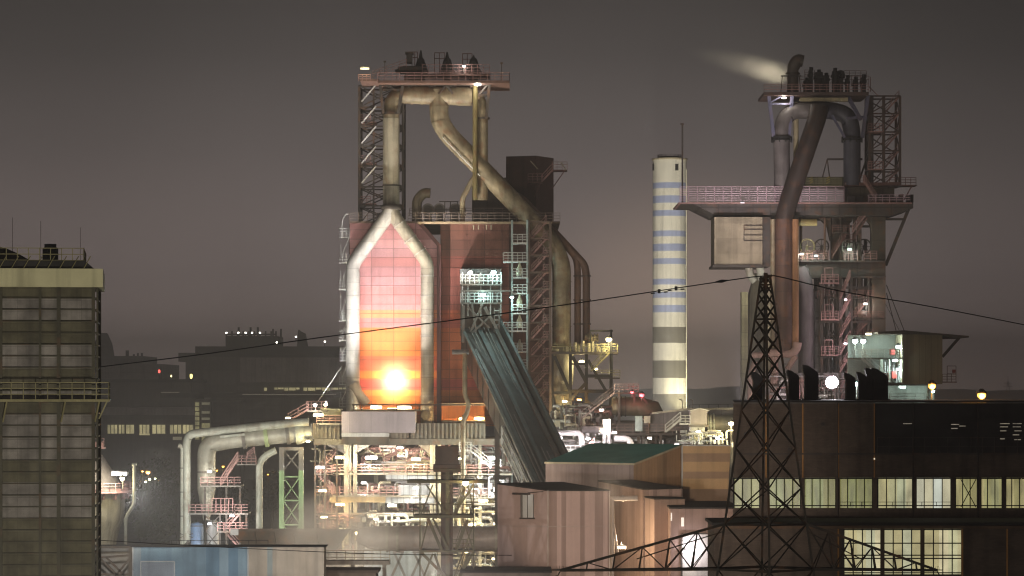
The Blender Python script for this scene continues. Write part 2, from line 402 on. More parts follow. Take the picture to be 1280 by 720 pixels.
WARM = (1, .74, .38); SOD = (1, .48, .1); WHITE = (1, .93, .82); CYAN = (.66, 1, .95); PINK = (1, .8, .88); YEL = (1, .83, .42)
LENS = {}
def lensmat(col, s):
    k = (col, s)
    if k not in LENS: LENS[k] = emit('lamp_lens', col, s)
    return LENS[k]
def point_light(loc, col, power, parent=None, radius=.3, kind='POINT', target=None, cone=60, blend=.5):
    l = bpy.data.lights.new('lamp_light', kind); l.energy = power; l.color = col; l.shadow_soft_size = radius
    o = bpy.data.objects.new('lamp_light', l); COL.objects.link(o)
    off = Vector(WLOC[parent.name]) if parent else Vector((0,0,0))
    if parent: o.parent = parent
    o.location = Vector(loc)-off
    if kind == 'SPOT':
        l.spot_size = math.radians(cone); l.spot_blend = blend
        o.rotation_euler = (Vector(target)-Vector(loc)).to_track_quat('-Z', 'Y').to_euler()
    return o
def lamp(kind, px, py, D, col, power, label, group=None, em=40, size=1.0, pole=2.5, toward=(0, -1, -.4), off=.8, spot=None, cone=90, pm=None):
    """a luminaire of its own: housing + glowing lens (+ pole), with its light"""
    p = P(px, py, D)
    if kind == 'strip':
        t = thing('strip_lamp', label, 'lamp', p, group); w = .62*size
        b = MB().box(p.x-w, p.x+w, p.y-.05, p.y+.25, p.z+.12, p.z+.3).bar((p.x, p.y+.1, p.z+.3), (p.x, p.y+.9, p.z+.55), .09)
        ln = MB().box(p.x-w*.95, p.x+w*.95, p.y-.12, p.y+.2, p.z-.14*size, p.z+.117)
        part('housing', b, M['lamp_body'], t)
    elif kind == 'post':
        t = thing('post_lamp', label, 'lamp', (p.x, p.y, p.z-pole), group); r = .24*size
        b = MB().tube([(p.x, p.y+.35, p.z-pole), (p.x, p.y+.35, p.z+.25), (p.x, p.y, p.z+.42)], .07, 8)
        part('pole', b, pm or M['steel_mid'], t)
        h = MB().lathe([(r*.4, p.z+r*1.5), (r*1.3, p.z+r*.6), (r*1.3, p.z+r*.4)], (p.x, p.y), 12); part('housing', h, M['lamp_body'], t)
        ln = MB().lathe([(r*.5, p.z-r), (r, p.z-r*.5), (r*1.1, p.z), (r*.9, p.z+r*.38)], (p.x, p.y), 12)
    else:
        t = thing('floodlight', label, 'floodlight', (p.x, p.y, p.z-pole), group); r = .4*size
        d = Vector(toward).normalized(); q = p-d*.3
        b = MB().tube([(p.x, p.y+.5, p.z-pole), (p.x, p.y+.5, p.z-.1), tuple(q)], .08, 8); part('pole', b, M['steel_mid'], t)
        part('housing', MB().tube([q-d*.2, q, p-d*.02], [r*.45, r, r*1.12], 14), M['lamp_body'], t)
        ln = MB().tube([p-d*.015, p+d*.12], [r, r*.8], 14)
    part('lens', ln, lensmat(col, em), t)
    if power:
        d = Vector(toward).normalized()
        if spot: point_light(p+d*off, col, power, t, .25, 'SPOT', spot, cone)
        else: point_light(p+d*off, col, power, t, .25)
    return t
# ================================================================ SETTING
g = MB()
g.add([(-1550,-50,0),(1550,-50,0),(1550,5150,0),(-1550,5150,0)], [(0,1,2,3)])
solo('ground', g, M['asphalt'], kind='structure')
hl = MB()
rr = random.Random(3); prof = [(X(-300, 4200), -5)]
for i in range(120):
    px = -300+i*16; e = 486+3*math.sin(px*.011)+1.6*math.sin(px*.05+1)+rr.uniform(-.5, .5)
    prof.append((X(px, 4200), Z(e, 4200)))
prof.append((X(1620, 4200), -5)); hl.prism(list(reversed(prof))[::-1], 4200, 4700)
solo('hills', hl, mat('far_woods', (.03, .03, .026), 1, dirt=.5, scale=.01), kind='structure')

# ================================================================ LEFT PANEL-CLAD TOWER (near)
D = 220; s = D/F
t = thing('panel_tower', 'closest tower building clad in grey and olive horizontal panels with a pale yellow cornice', 'building', (X(40, D), D+6, 0))
t.rotation_euler = (0, 0, math.radians(6.6)); t.location.x -= .69   # its side walls point straight back from the lookout
def lx(px, d=0): return X(px, D+d)
zt = Z(358, D)
# cladding rows, alternate pairs of colour
rows = []; y = 358.0; k = 0
za, zb = -.5, zt
pitch = 14.5*s
clad = MB(); clad.box(lx(-60), lx(115), D, D+9, -.5, zt)
pat = [(0.0, (.12, .105, .05))]
cg = (.29, .265, .235); co_ = (.135, .122, .07)
edge = [(720, co_), (716, cg), (672, co_), (642, cg), (614, co_), (585, cg), (556, co_), (528, co_), (512, cg), (498, co_), (469, cg), (440, co_), (411, cg), (382, co_)]
edge = [(905, co_)]+[(760, cg), (731, co_), (702, co_), (673, co_), (660, cg), (630, cg), (613, co_), (585, cg), (556, cg), (527, co_), (512, cg), (498, co_), (470, cg), (441, co_), (410, cg), (381, co_)]
bands = [(max(0, (Z(yy, D)+.5)/(zt+.5)), c) for yy, c in edge]
clm = mat('striped_cladding', cg, .65, dirt=.5, streak=.55, grid=(1.45, 14.5*220/F, .03, .35), bands=bands, zr=(0, zt+.5), scale=.7)
# object origin z is 0: shift handled by ramp range
part('cladding', clad, clm, t)
fr = MB()
zz = zt; i = 0
while zz > -1:
    fr.bar((lx(-60), D-.08, zz), (lx(122), D-.08, zz), .16, .075)
    fr.bar((lx(118), D-.1, zz), (lx(118)+.2, D+8.7, zz), .12, .12)
    zz -= pitch; i += 1
for px, w in ((2, .16), (50, .17), (73, .26), (116, .24), (121, .13)):
    fr.bar((lx(px), D-.22, -1), (lx(px), D-.22, zt), w, .3)
fr.bar((lx(121), D+8.8, -1), (lx(121), D+8.8, zt), .3)
part('frame', fr, mat('dark_green_frame', (.06, .055, .03), .6, rust=.3), t)
co = MB(); co.box(lx(-70), lx(128), D-.8, D+10, Z(359, D), Z(336, D))
part('cornice', co, mat('pale_yellow_fascia', (.6, .57, .34), .6, dirt=.2, streak=.35), t)
ro = MB(); ro.prism([(lx(-70), Z(336, D)+.003), (lx(117), Z(336, D)+.003), (lx(106), Z(326, D)), (lx(-70), Z(326, D))], D-.4, D+9.5)
rf = part('roof', ro, M['roof_dark'], t)
cu = MB(); pr = [(lx(-40), Z(326, D)+.003)]
for k in range(9):
    a = k/8; pr.append((lx(40-84*a), Z(326-21*math.sin(min(1, a*1.5)*math.pi/2), D)))
cu.prism(pr, D+2, D+8); part('curved_hood', cu, M['roof_dark'], rf)
du = MB(); c0 = P(71, 326, D+4); du.lathe([(.55, c0.z-.6), (.55, Z(311, D+4)), (.42, Z(309, D+4)), (.42, Z(305, D+4))], (c0.x, c0.y), 14)
part('roof_vent', du, M['black'], rf)
rl = MB(); zr_ = Z(333, D)
rl.loop_rail([(lx(-60), D-.3, zr_), (lx(104), D-.3, zr_), (lx(104), D+9, zr_)], h=1.25, bars=3, post=.75, w=.055)
for k in range(26):
    x = lx(-60)+k*.75*1.09
    if x < lx(104): rl.bar((x, D-.7, Z(337, D)), (x+.5, D-.3, zr_+.7), .05)
part('railing', rl, M['rail_yellow'], t)
ba = MB(); zb_ = Z(500, D); ba.box(lx(-60), lx(136), D-1.3, D-.4, zb_-.12, zb_+.05)
ba.box(lx(123), lx(136), D-.4, D+9, zb_-.12, zb_+.05)
for px in (4, 76, 118): ba.bar((lx(px), D-.3, zb_-1.5), (lx(px)+.3, D-1.2, zb_-.1), .1)
ba.bar((lx(123), D-.2, zb_-1.3), (lx(133), D-.2, zb_-.1), .1)
bal = part('gallery', ba, M['rail_yellow'], t)
rl = MB(); rl.loop_rail([(lx(-60), D-1.25, zb_), (lx(135), D-1.25, zb_), (lx(135), D+9, zb_)], h=1.2, bars=3, post=.8, w=.055)
part('railing', rl, M['rail_yellow'], bal)
for px, top in ((22, 272), (57, 276), (106, 284)):
    c = P(px, top, D+3); part('lightning_rod', MB().tube([(c.x, c.y, Z(330, D)), (c.x, c.y, c.z)], .018, 6), M['steel'], t)

# ================================================================ BACKGROUND
winm = emit('lit_far_window', (1, .86, .42), .55, (.25, (.5, .5, .3)))
far = M['dark_far']
D = 1050
t = thing('rolling_mill_hall', 'long dark mill hall on the horizon with a strip of small lit windows', 'building', (X(330, D), D, 0))
w = MB(); w.pbox(232, 520, 446, 600, D, 90); w.pbox(223, 246, 441, 452, D-2, 40); part('wall', w, far, t)
r = MB(); r.pbox(244, 470, 433, 446, D+8, 70); r.pbox(282, 346, 420, 433, D+12, 30); r.pbox(304, 470, 441, 443, D-3, 3); rf = part('roof', r, mat('far_roof', (.04, .037, .036), .9), t)
part('frieze', MB().pbox(300, 470, 447, 478, D-1.2, 1.1), mat('far_frieze', (.36, .32, .30), .9), t)
for px in (298, 313, 322): part('chimney', MB().pbox(px-1, px+1, 409, 420, D+14, 2), M['black'], rf)
for px in (341, 351): part('chimney', MB().pbox(px-.8, px+.8, 411, 433, D+14, 2), M['black'], rf)
part('cowl', MB().prism([(X(368, D), Z(433, D)), (X(381, D), Z(433, D)), (X(378, D), Z(416, D)), (X(372, D), Z(413, D)), (X(370, D), Z(411, D)), (X(369, D), Z(413, D))], D+13, D+18), M['black'], rf)
fr = MB(); 
for px in (283, 290, 297, 304, 311, 318, 325, 332, 339, 345): fr.bar(P(px, 424, D+11), P(px, 414, D+11), .5)
fr.bar(P(283, 418, D+11), P(345, 418, D+11), .5); part('gantry_frame', fr, M['black'], rf)
rr = random.Random(5)
px = 303
while px < 430:
    wd = rr.uniform(4, 11)
    if rr.random() < .72: part('window', MB().pbox(px, px+wd-1.2, 484.5, 487.5+rr.uniform(-1, 1), D-1, .8), winm, t)
    px += wd
for px, py in ((283, 416), (298, 416), (307, 416), (315, 416), (325, 416), (346, 428), (370, 421), (406, 427)):
    c = P(px, py, D+9); k = thing('roof_floodlight', 'small white floodlight on the roof of the distant mill hall', 'floodlight', (c.x, c.y, c.z-1.5), 'floodlights along the roof of the distant hall')
    part('pole', MB().bar((c.x, c.y, c.z-1.5), c, .2), M['black'], k); part('lens', MB().lathe([(.12, c.z-.28), (.36, c.z), (.12, c.z+.28)], (c.x, c.y), 10), lensmat((1, .95, .78), 9), k)
# flat industrial blocks in front of it
D = 940
t = thing('pipe_bridge_block', 'low dark works block in front of the distant mill hall', 'building', (X(330, D), D, 0))
part('wall', MB().pbox(262, 520, 497, 600, D, 40), mat('far_block', (.1, .094, .09), .9, grid=(6, 4, .3, .3)), t)
part('roof', MB().pbox(200, 520, 491, 497, D-1, 41), M['roof_dark'], t)
for px0, px1, py in ((201, 224, 490), (303, 420, 492.5)): part('lit_ledge', MB().pbox(px0, px1, py, py+1, D-1.5, .4), emit('dim_ledge', (.9, .75, .5), .10), t)  # ledge emits by itself to look lit
D = 1200
t = thing('hopper_hall', 'distant dark hall with a tapered tower and a small chimney on its roof', 'building', (X(150, D), D, 0))
w = MB(); w.pbox(100, 203, 455, 600, D, 60); part('wall', w, mat('far_hall_wall', (.22, .2, .19), .9, grid=(9, 5, .5, .3)), t)
w = MB(); w.pbox(100, 178, 445, 455, D+3, 50); rf = part('roof', w, far, t)
part('chimney', MB().pbox(157, 160, 438, 446, D+5, 3), M['black'], rf)
c = P(129, 450, D+20); part('tapered_tower', MB().lathe([(4.6, c.z), (3.4, Z(428, D)), (1.9, Z(417, D)), (1.5, Z(415, D))], (c.x, c.y), 20), far, t)
for px in (166, 171, 176): part('roof_pipe', MB().pbox(px, px+2, 442+rr.uniform(-2, 2), 446, D+4, 2), M['black'], rf)
D = 1000
t = thing('storage_shed', 'low dark shed with a flat roof beside the far mill hall', 'building', (X(180, D), D, 0))
part('wall', MB().pbox(95, 240, 478, 600, D, 40), mat('far_shed_wall', (.12, .11, .105), .9), t); part('roof', MB().pbox(93, 242, 474, 478, D-1, 42), M['roof_dark'], t)
for px, py, c, sz, lb in ((199, 464, (1, .1, .08), 1.0, 'red warning lamp on a far roof left of the mill hall'), (239, 470, (1, .85, .25), 1.3, 'yellow wall lamp at the left corner of the far mill hall'), (214, 470, (1, .9, .4), .7, 'tiny yellow lamp between the two far halls')):
    sz *= .55; c0 = P(px, py, 990); k = thing('far_lamp', lb, 'lamp', (c0.x, c0.y, c0.z-4)); part('pole', MB().bar((c0.x, c0.y, c0.z-4), c0, .25), M['black'], k)
    part('lens', MB().lathe([(.2*sz, c0.z-1.2*sz), (.6*sz, c0.z-.5*sz), (.6*sz, c0.z+.5*sz), (.2*sz, c0.z+.9*sz)], (c0.x, c0.y), 10), lensmat(c, 3.5), k)
D = 840
t = thing('lit_window_building', 'low background building with a row of yellow lit windows behind the pipe gantry', 'building', (X(180, D), D, 0))
part('wall', MB().pbox(95, 243, 519, 640, D, 30), mat('low_wall', (.085, .08, .076), .9, grid=(6, 3, .2, .3)), t)
part('roof', MB().pbox(93, 243, 510, 519, D-.6, 31), mat('far_flat_roof', (.36, .33, .31), .9), t)
for a, b in ((134, 147), (148, 156), (157, 168), (174, 187), (190, 207), (212, 227), (228, 242)):
    wv = part('window', MB().pbox(a, b, 531, 542+(2 if a == 174 else 0), D-.4, .3), winm, t)
    m = MB(); n = max(1, round((b-a)/5))
    for i in range(n+1): m.bar(P(a+(b-a)*i/n, 531, D-.6), P(a+(b-a)*i/n, 542, D-.6), .16)
    part('frame', m, M['black'], wv)
part('window', MB().pbox(216, 227, 546, 550, D-.4, .3), emit('dim_window', (.8, .7, .4), .16), t)
D = 800
t = thing('stairwell_tower', 'narrow office tower with a lit stairwell and stacked yellow windows behind the pipe gantry', 'building', (X(253, D), D, 0))
part('wall', MB().pbox(243, 264, 499, 700, D, 12), far, t); part('wall', MB().pbox(264, 300, 501, 700, D+3, 12), far, t)
wst = emit('stairwell_window', (.95, .85, .35), .32, (.2, (.8, .8, .5)))
for i in range(8):
    y0 = 503+i*6; part('window', MB().pbox(244, 249, y0, y0+4.6, D-.3, .2), wst, t)
for i, y0 in enumerate((503, 514, 522, 529, 537, 546)): part('window', MB().pbox(252, 262, y0, y0+(6 if i > 2 else 3), D-.3, .2), wst if i > 2 else emit('dim_office', (.8, .72, .4), .12), t)

# trees: dark woodland patch behind the yard
def tree(cx, cy, h, rad, seed, label):
    R = random.Random(seed); t = thing('tree', label, 'tree', (cx, cy, 0), 'dark trees between the silo and the pipe gantry')
    tr = MB(); tr.tube([(cx, cy, 0), (cx+.1, cy, h*.35), (cx+.3, cy, h*.8)], [h*.03, h*.022, h*.006], 8)
    for k in range(7):
        a = R.uniform(0, 6.28); z0 = h*R.uniform(.25, .6); tr.tube([(cx+.1, cy, z0), (cx+math.cos(a)*rad*.7, cy+math.sin(a)*rad*.7, z0+h*.25)], [h*.011, h*.003], 5)
    part('trunk', tr, mat('bark', (.06, .045, .035), .95), t)
    cl = MB(); cents = []
    for k in range(26):
        a = R.uniform(0, 6.28); f = R.random()**.5; zz = R.uniform(.22, .95); rr_ = rad*f*math.sin(math.pi*min(1, .25+zz*.72))
        cents.append((cx+math.cos(a)*rr_, cy+math.sin(a)*rr_, zz*h, R.uniform(.6, 1.3)))
    for (x, y, z, q) in cents:
        for j in range(70):
            v = Vector((R.gauss(0, 1), R.gauss(0, 1), R.gauss(0, .8)))*q*rad*.17; p = Vector((x, y, z))+v
            n = Vector((R.uniform(-1, 1), R.uniform(-1, 1), R.uniform(-.4, 1))).normalized(); u = n.orthogonal().normalized(); w2 = n.cross(u); l = R.uniform(.22, .42)
            cl.add([p-u*l, p-w2*l*.6, p+u*l, p+w2*l*.6], [(0, 1, 2, 3)])
    part('crown', cl, leafm, t)
leafm = mat('dark_leaves', (.05, .06, .025), .8, dirt=.6, scale=.5, streak=0)
for i, (px, D, top, rad, lb) in enumerate(((176, 600, 585, 4.2, 'broad dark tree beside the bent vent pipe of the silo'), (203, 615, 572, 5.0, 'tallest dark tree, left of the thin white gas pipes'), (222, 590, 600, 3.4, 'low dark tree directly behind the thin white gas pipes'), (290, 640, 600, 4.5, 'dark tree behind the gantry stair tower'), (340, 640, 590, 4.5, 'dark tree seen through the green lattice trestle'), (192, 570, 630, 4.0, 'low dark bushy tree in front of the broad one beside the silo'))):
    tree(X(px, D), D, Z(top, D), rad, 11+i, lb)
for px, py, col, sz, lb in ((185, 590, (1, .5, .1), 1.7, 'orange street lamp glowing among the dark trees'), (178, 589, (1, .5, .1), .8, 'small orange lamp left of the big orange one in the trees'), (187, 599, (.95, 1, .6), .9, 'greenish white lamp below the orange one in the trees'), (182, 602, (.95, 1, .6), .8, 'lowest greenish lamp among the trees'), (194, 598, (.95, 1, .6), .7, 'rightmost greenish lamp among the trees'), (279, 583, SOD, 1.0, 'orange lamp behind the gantry stairs'), (271, 588, SOD, .8, 'lower orange lamp behind the gantry stairs, near the big pipe bend'), (335, 593, SOD, .6, 'small orange lamp seen between the two gantry legs')):
    lamp('post', px, py, 560, (1, .42, .05) if col[1] < .6 else col, 250, lb, em=2.2 if col[1] < .6 else 8, size=sz*.9, pole=6, pm=M['black'])

# ================================================================ SILO (left, behind the panel tower)
D = 360; s = D/F
c = P(110, 650, D+4); cx, cyy = c.x, c.y
t = thing('silo', 'pale round silo with a conical roof and a pink railed gallery behind the panel-clad tower', 'silo', (cx, cyy, 0))
b = MB(); b.lathe([(3.0, 0), (3.2, Z(683, D)), (3.5, Z(665, D)), (4.05, Z(650, D)), (4.15, Z(635, D)), (4.15, Z(617, D))], (cx, cyy), 40); part('body', b, mat('silo_shell', (.42, .39, .3), .7, dirt=.4, streak=.55), t)
b = MB(); b.lathe([(4.0, Z(617, D)), (3.5, Z(603, D)), (2.0, Z(575, D)), (.6, Z(556, D)), (.5, Z(550, D))], (cx, cyy), 32); part('roof', b, mat('silo_roof', (.25, .22, .19), .6, streak=.5), t)
b = MB(); b.lathe([(5.15, Z(617, D)), (5.15, Z(615, D)), (4.2, Z(614.5, D))], (cx, cyy), 40)
for k in range(10):
    a = -math.pi+k*math.pi/9*1.0; b.bar((cx+4.1*math.cos(a), cyy+4.1*math.sin(a), Z(625, D)), (cx+5*math.cos(a), cyy+5*math.sin(a), Z(617, D)), .14); b.bar((cx+4.6*math.cos(a), cyy+4.6*math.sin(a), Z(625, D)), (cx+4.6*math.cos(a), cyy+4.6*math.sin(a), Z(616, D)), .2)
ga = part('gallery', b, M['rail_pink'], t)
b = MB(); pts = [(cx+5.1*math.cos(a*math.pi/10), cyy+5.1*math.sin(a*math.pi/10), Z(615, D)) for a in range(20)]
b.loop_rail(pts, True, h=.95, bars=3, post=.8, w=.06)
for i in range(20):
    p, q = Vector(pts[i]), Vector(pts[(i+1) % 20]); b.hexa([p, q, q+Vector((0,.03,0)), p+Vector((0,.03,0)), p+Vector((0,0,.35)), q+Vector((0,0,.35)), q+Vector((0,.03,.35)), p+Vector((0,.03,.35))])
part('railing', b, M['rail_pink'], ga)
b = MB(); b.pbox(117, 130, 559, 561, D+1, 1.5); b.pbox(119, 129, 553, 559, D+.6, .1); b.rail(P(117, 559, D+1), P(130, 559, D+1), h=1.0, post=.6, w=.05); b.bar(P(123, 561, D+2), P(123, 612, D+2), .2); part('landing', b, M['rail_pink'], t)
b = MB(); b.ptube([(168, 581), (168, 630), (157, 647), (157, 690)], .2, D-1.5, 10, rad=.5); b.ptube([(165, 580.5), (171, 580.5)], .18, D-1.5, 8); part('vent_pipe', b, M['pipe_pale'], t)
lamp('strip', 149, 592, D-.5, WHITE, 900, 'white strip lamp above the silo gallery', em=30, size=1.4, toward=(-.6, -.6, -.4), off=1.0)
lamp('post', 153, 598, D-1.3, YEL, 500, 'small yellow lamp on the silo gallery railing', em=18, pole=1.2)

# ================================================================ BLUE SHED in the bottom left
D = 330
t = thing('blue_shed', 'long shed of blue and grey corrugated sheet standing in front of the pipe gantry', 'shed', (X(250, D), D+6, 0))
bl = (.18, .28, .36); pl = (.40, .42, .42); tn = (.42, .36, .28)
wst2 = [(0, (.30, .36, .40)), (.04, bl), (.2, (.21, .31, .38)), (.38, (.15, .25, .33)), (.45, (.26, .36, .42)), (.5, (.14, .24, .32)), (.55, (.22, .32, .38)), (.6, tn), (.7, (.3, .34, .32)), (.73, tn), (.84, (.46, .39, .3)), (.95, tn)]
x0 = X(166, D); x1 = X(405, D)
m = mat('corrugated_sheet', bl, .55, .1, dirt=.25, streak=.3, stripes=(x1-x0+.02, x0-X(250, D)-.01, 0, wst2))
part('wall', MB().box(x0, x1, D, D+4, 0, Z(684, D)), m, t)
part('wall', MB().pbox(108, 166, 684.5, 840, D+.5, 3), mat('pale_sheet', (.40, .36, .30), .6, dirt=.3, streak=.4), t, 'pale grey sheet wall')
part('roof', MB().box(X(108, D), x1+.2, D-.15, D+4.2, Z(684, D)+.003, Z(683, D)), M['roof_dark'], t)
dr = MB().pbox(177, 217, 703.5, 830, D-.06, .05); d0 = part('door', dr, mat('door_sheet', (.33, .37, .42), .5, streak=.3), t)
part('frame', MB().bar(P(176, 702, D-.1), P(218, 702, D-.1), .14).bar(P(176, 702, D-.1), P(176, 830, D-.1), .12).bar(P(218, 702, D-.1), P(218, 830, D-.1), .12), M['rail_white'], d0)
b = MB()
for px in (166, 310): b.bar(P(px, 683, D-.05), P(px, 830, D-.05), .12)
part('corner_trim', b, M['rail_white'], t)
b = MB().rail(P(190, 682, D+1), P(335, 682, D+1), h=.55, bars=1, post=2.1, w=.07); part('snow_guard', b, M['black'], t)
D = 322
t = thing('steel_trestle', 'brown steel trestle with diagonal braces standing before the pale end of the blue shed', 'trestle', (X(140, D), D, 0))
b = MB()
for px in (124, 163): b.bar(P(px, 684, D), P(px, 830, D), .32)
for a, c_ in (((124, 684), (163, 684)), ((124, 697), (163, 694)), ((124, 697), (150, 722)), ((163, 697), (124, 745)), ((133, 697), (160, 724)), ((124, 718), (163, 718)), ((124, 745), (163, 745))): b.bar(P(*a, D), P(*c_, D), .2)
part('frame', b, mat('trestle_paint', (.2, .155, .11), .7, rust=.4), t)

# ================================================================ HOPPER WAGON behind the shed
D = 400
t = thing('charging_hopper', 'long dark steel hopper with sloping ends behind the blue shed roof', 'hopper', (X(350, D), D+2, 0))
b = MB(); zt_, zb_ = Z(663, D), Z(688, D)
b.add([(X(290, D), D, zt_), (X(436, D), D, zt_), (X(436, D), D+5, zt_), (X(290, D), D+5, zt_), (X(306, D), D+.8, zb_), (X(420, D), D+.8, zb_), (X(420, D), D+4.2, zb_), (X(306, D), D+4.2, zb_)], [(0, 4, 5, 1), (1, 5, 6, 2), (2, 6, 7, 3), (3, 7, 4, 0), (4, 7, 6, 5), (0, 1, 2, 3)])
part('trough', b, mat('hopper_steel', (.07, .06, .05), .6, .2, rust=.6), t)
b = MB(); b.bar(P(289, 662.5, D-.1), P(437, 662.5, D-.1), .3, .35)
for px in (318, 342, 366, 395): b.bar((X(px, D), D-.05, zt_), (X(px, D)+.3, D+.75, zb_), .15)
part('rim', b, M['steel'], t); b = MB()
for px in (312, 360, 412): b.bar(P(px, 688, D+1.5), (X(px, D), D+1.5, 0), .35); b.bar(P(px, 688, D+3.5), (X(px, D), D+3.5, 0), .35)
part('support', b, M['steel'], t)
part('end_plate', MB().pbox(288, 298, 661.5, 669, D-.3, .2), mat('grey_plate', (.4, .45, .5), .5), t)

# low beige walkway and boxes at the bottom
D = 345
t = thing('conveyor_walkway', 'beige railed walkway bridge low in front of the big horizontal gas main', 'walkway', (X(438, D), D+1, 0))
b = MB().pbox(388, 487, 701, 706, D, 2.5); part('deck', b, mat('beige_deck', (.42, .36, .28), .7, streak=.4), t)
part('railing', MB().rail(P(388, 701, D), P(487, 701, D), h=1.1, post=1.0, w=.07), mat('beige_rail', (.5, .42, .32), .6), t)
b = MB()
for px in (398, 440, 480): b.bar((X(px, D), D+.4, 0), (X(px, D), D+.4, Z(706, D)), .35); b.bar((X(px, D), D+2, 0), (X(px, D), D+2, Z(706, D)), .35)
part('support', b, mat('beige_leg', (.36, .31, .25), .7), t)
D = 338
t = thing('flat_roof_hut', 'low brown flat-roofed hut at the bottom edge below the walkway', 'hut', (X(420, D), D+3, 0))
part('wall', MB().pbox(378, 470, 716, 840, D, 6), mat('hut_wall', (.2, .15, .11), .8), t); part('roof', MB().pbox(375, 473, 713, 716, D-.3, 6.6), mat('hut_roof', (.13, .095, .07), .8), t)
# ================================================================ MAIN BLAST FURNACE
D = 520; s = D/F
pinkred = (.46, .20, .19); red = (.40, .065, .05); orange = (.52, .15, .035)  # pinkred puts the floodlight's wash over the upper red into the colour
def zb(py): return Z(py, D)
ztop = zb(270)
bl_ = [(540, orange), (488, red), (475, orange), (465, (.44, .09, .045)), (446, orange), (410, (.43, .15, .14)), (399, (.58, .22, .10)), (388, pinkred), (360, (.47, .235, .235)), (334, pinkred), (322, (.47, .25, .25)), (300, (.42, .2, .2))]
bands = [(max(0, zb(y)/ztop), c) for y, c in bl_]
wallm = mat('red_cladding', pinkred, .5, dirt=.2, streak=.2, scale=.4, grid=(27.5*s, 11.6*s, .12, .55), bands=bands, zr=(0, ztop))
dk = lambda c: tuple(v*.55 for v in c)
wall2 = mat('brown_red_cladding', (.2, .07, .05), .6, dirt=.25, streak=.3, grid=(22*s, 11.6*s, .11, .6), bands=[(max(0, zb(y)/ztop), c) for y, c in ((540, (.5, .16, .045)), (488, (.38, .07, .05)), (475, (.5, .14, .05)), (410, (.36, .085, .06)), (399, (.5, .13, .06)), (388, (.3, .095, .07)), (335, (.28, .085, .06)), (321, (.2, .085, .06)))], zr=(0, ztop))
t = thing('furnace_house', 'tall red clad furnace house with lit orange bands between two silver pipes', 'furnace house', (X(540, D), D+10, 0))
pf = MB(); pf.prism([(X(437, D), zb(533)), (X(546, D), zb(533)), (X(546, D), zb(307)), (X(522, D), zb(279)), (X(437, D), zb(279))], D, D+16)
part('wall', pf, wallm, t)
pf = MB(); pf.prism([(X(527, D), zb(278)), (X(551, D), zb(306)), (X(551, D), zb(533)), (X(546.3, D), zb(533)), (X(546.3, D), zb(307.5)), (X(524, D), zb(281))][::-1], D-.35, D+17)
part('side_shade_edge', pf, mat('side_shade_red', (.13, .05, .045), .5), t)  # added strip, shade of the block's side put into its dark red
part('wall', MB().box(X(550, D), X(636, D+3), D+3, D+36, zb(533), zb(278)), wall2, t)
part('wall', MB().box(X(636, D+3)+.004, X(689, D+3), D+3.3, D+36, zb(533), zb(278)), mat('shaded_cladding', (.10, .045, .036), .65, dirt=.3, streak=.3, grid=(22*s, 11.6*s, .11, .6)), t, 'clad wall with shade darkened into its brown')  # same wall continued, darkness behind the stair tower put into the colour
# roof walkway
rw = MB(); rw.box(X(437, D), X(700, D), D-.9, D+38, zb(279)+.004, zb(277))
rf = part('roof', rw, mat('roof_steel', (.16, .115, .085), .7, rust=.4), t)
eb = MB(); eb.box(X(522, D), X(690, D), D-1.2, D-.9, zb(280.5), zb(277.5)); part('edge_beam', eb, mat('cream_beam', (.42, .31, .2), .6, streak=.3), rf)
rl = MB(); rl.rail(P(437, 277, D-.8), P(482, 277, D-.8), h=1.4, post=1.3, w=.08); rl.rail(P(510, 277, D-1), P(700, 277, D-1), h=1.4, post=1.2, w=.08); rl.rail(P(512, 270, D+8), P(640, 270, D+8), h=1.3, post=1.6, w=.09)
part('railing', rl, mat('grey_brown_rail', (.26, .2, .17), .6), rf)
for px in (592, 598, 608, 614): part('pipe_stub', MB().ptube([(px, 281), (px, 287)], .09, D-1.05, 8), M['cream'], rf)
b = MB(); q = P(521, 277, D+4)
b.tube(bend([P(521, 277, D+4), P(521, 250, D+4), P(530, 241, D+4), P(538, 241.5, D+4)], 1.4), [.75]*2+[.8]*6+[.85]*6+[.9]*2 if False else .82, 16); part('gooseneck_vent', b, M['pipe_khaki'], rf)
for px in (535, 549, 569): 
    b = MB(); b.ptube([(px, 262, D+2), (px, 262, D+7)], .95, n=18); b.box(X(px, D+3)-.6, X(px, D+3)+.6, D+3, D+6, zb(277), zb(266)); v = part('fan_housing', b, M['steel'], rf); part('rim', MB().ring(P(px, 262, D+1.95), (0, 1, 0), .75, 1.02, .2), M['steel_mid'], v)
b = MB(); b.pbox(590, 634, 222, 277, D+14, 8); part('penthouse', b, mat('penthouse_sheet', (.11, .09, .075), .7, grid=(3, 2.4, .12, .4)), rf)
b = MB()
for px in (556, 563, 572): b.bar(P(px, 277, D+1), P(px, 252, D+1), .16)
b.bar(P(549, 252, D+1), P(573, 252, D+1), .16); b.bar(P(556, 262, D+1), P(573, 262, D+1), .12); part('hoist_frame', b, M['steel'], rf)

# recess where the skip bridge enters
b = MB(); b.pbox(575, 626, 336, 352, D-1.2, 4); part('head_wall', b, mat('grey_sheet', (.3, .3, .3), .6), t)
b = MB(); b.pbox(575.5, 626, 352, 420, D-.2, 3); part('bridge_opening', b, M['steel'], t)

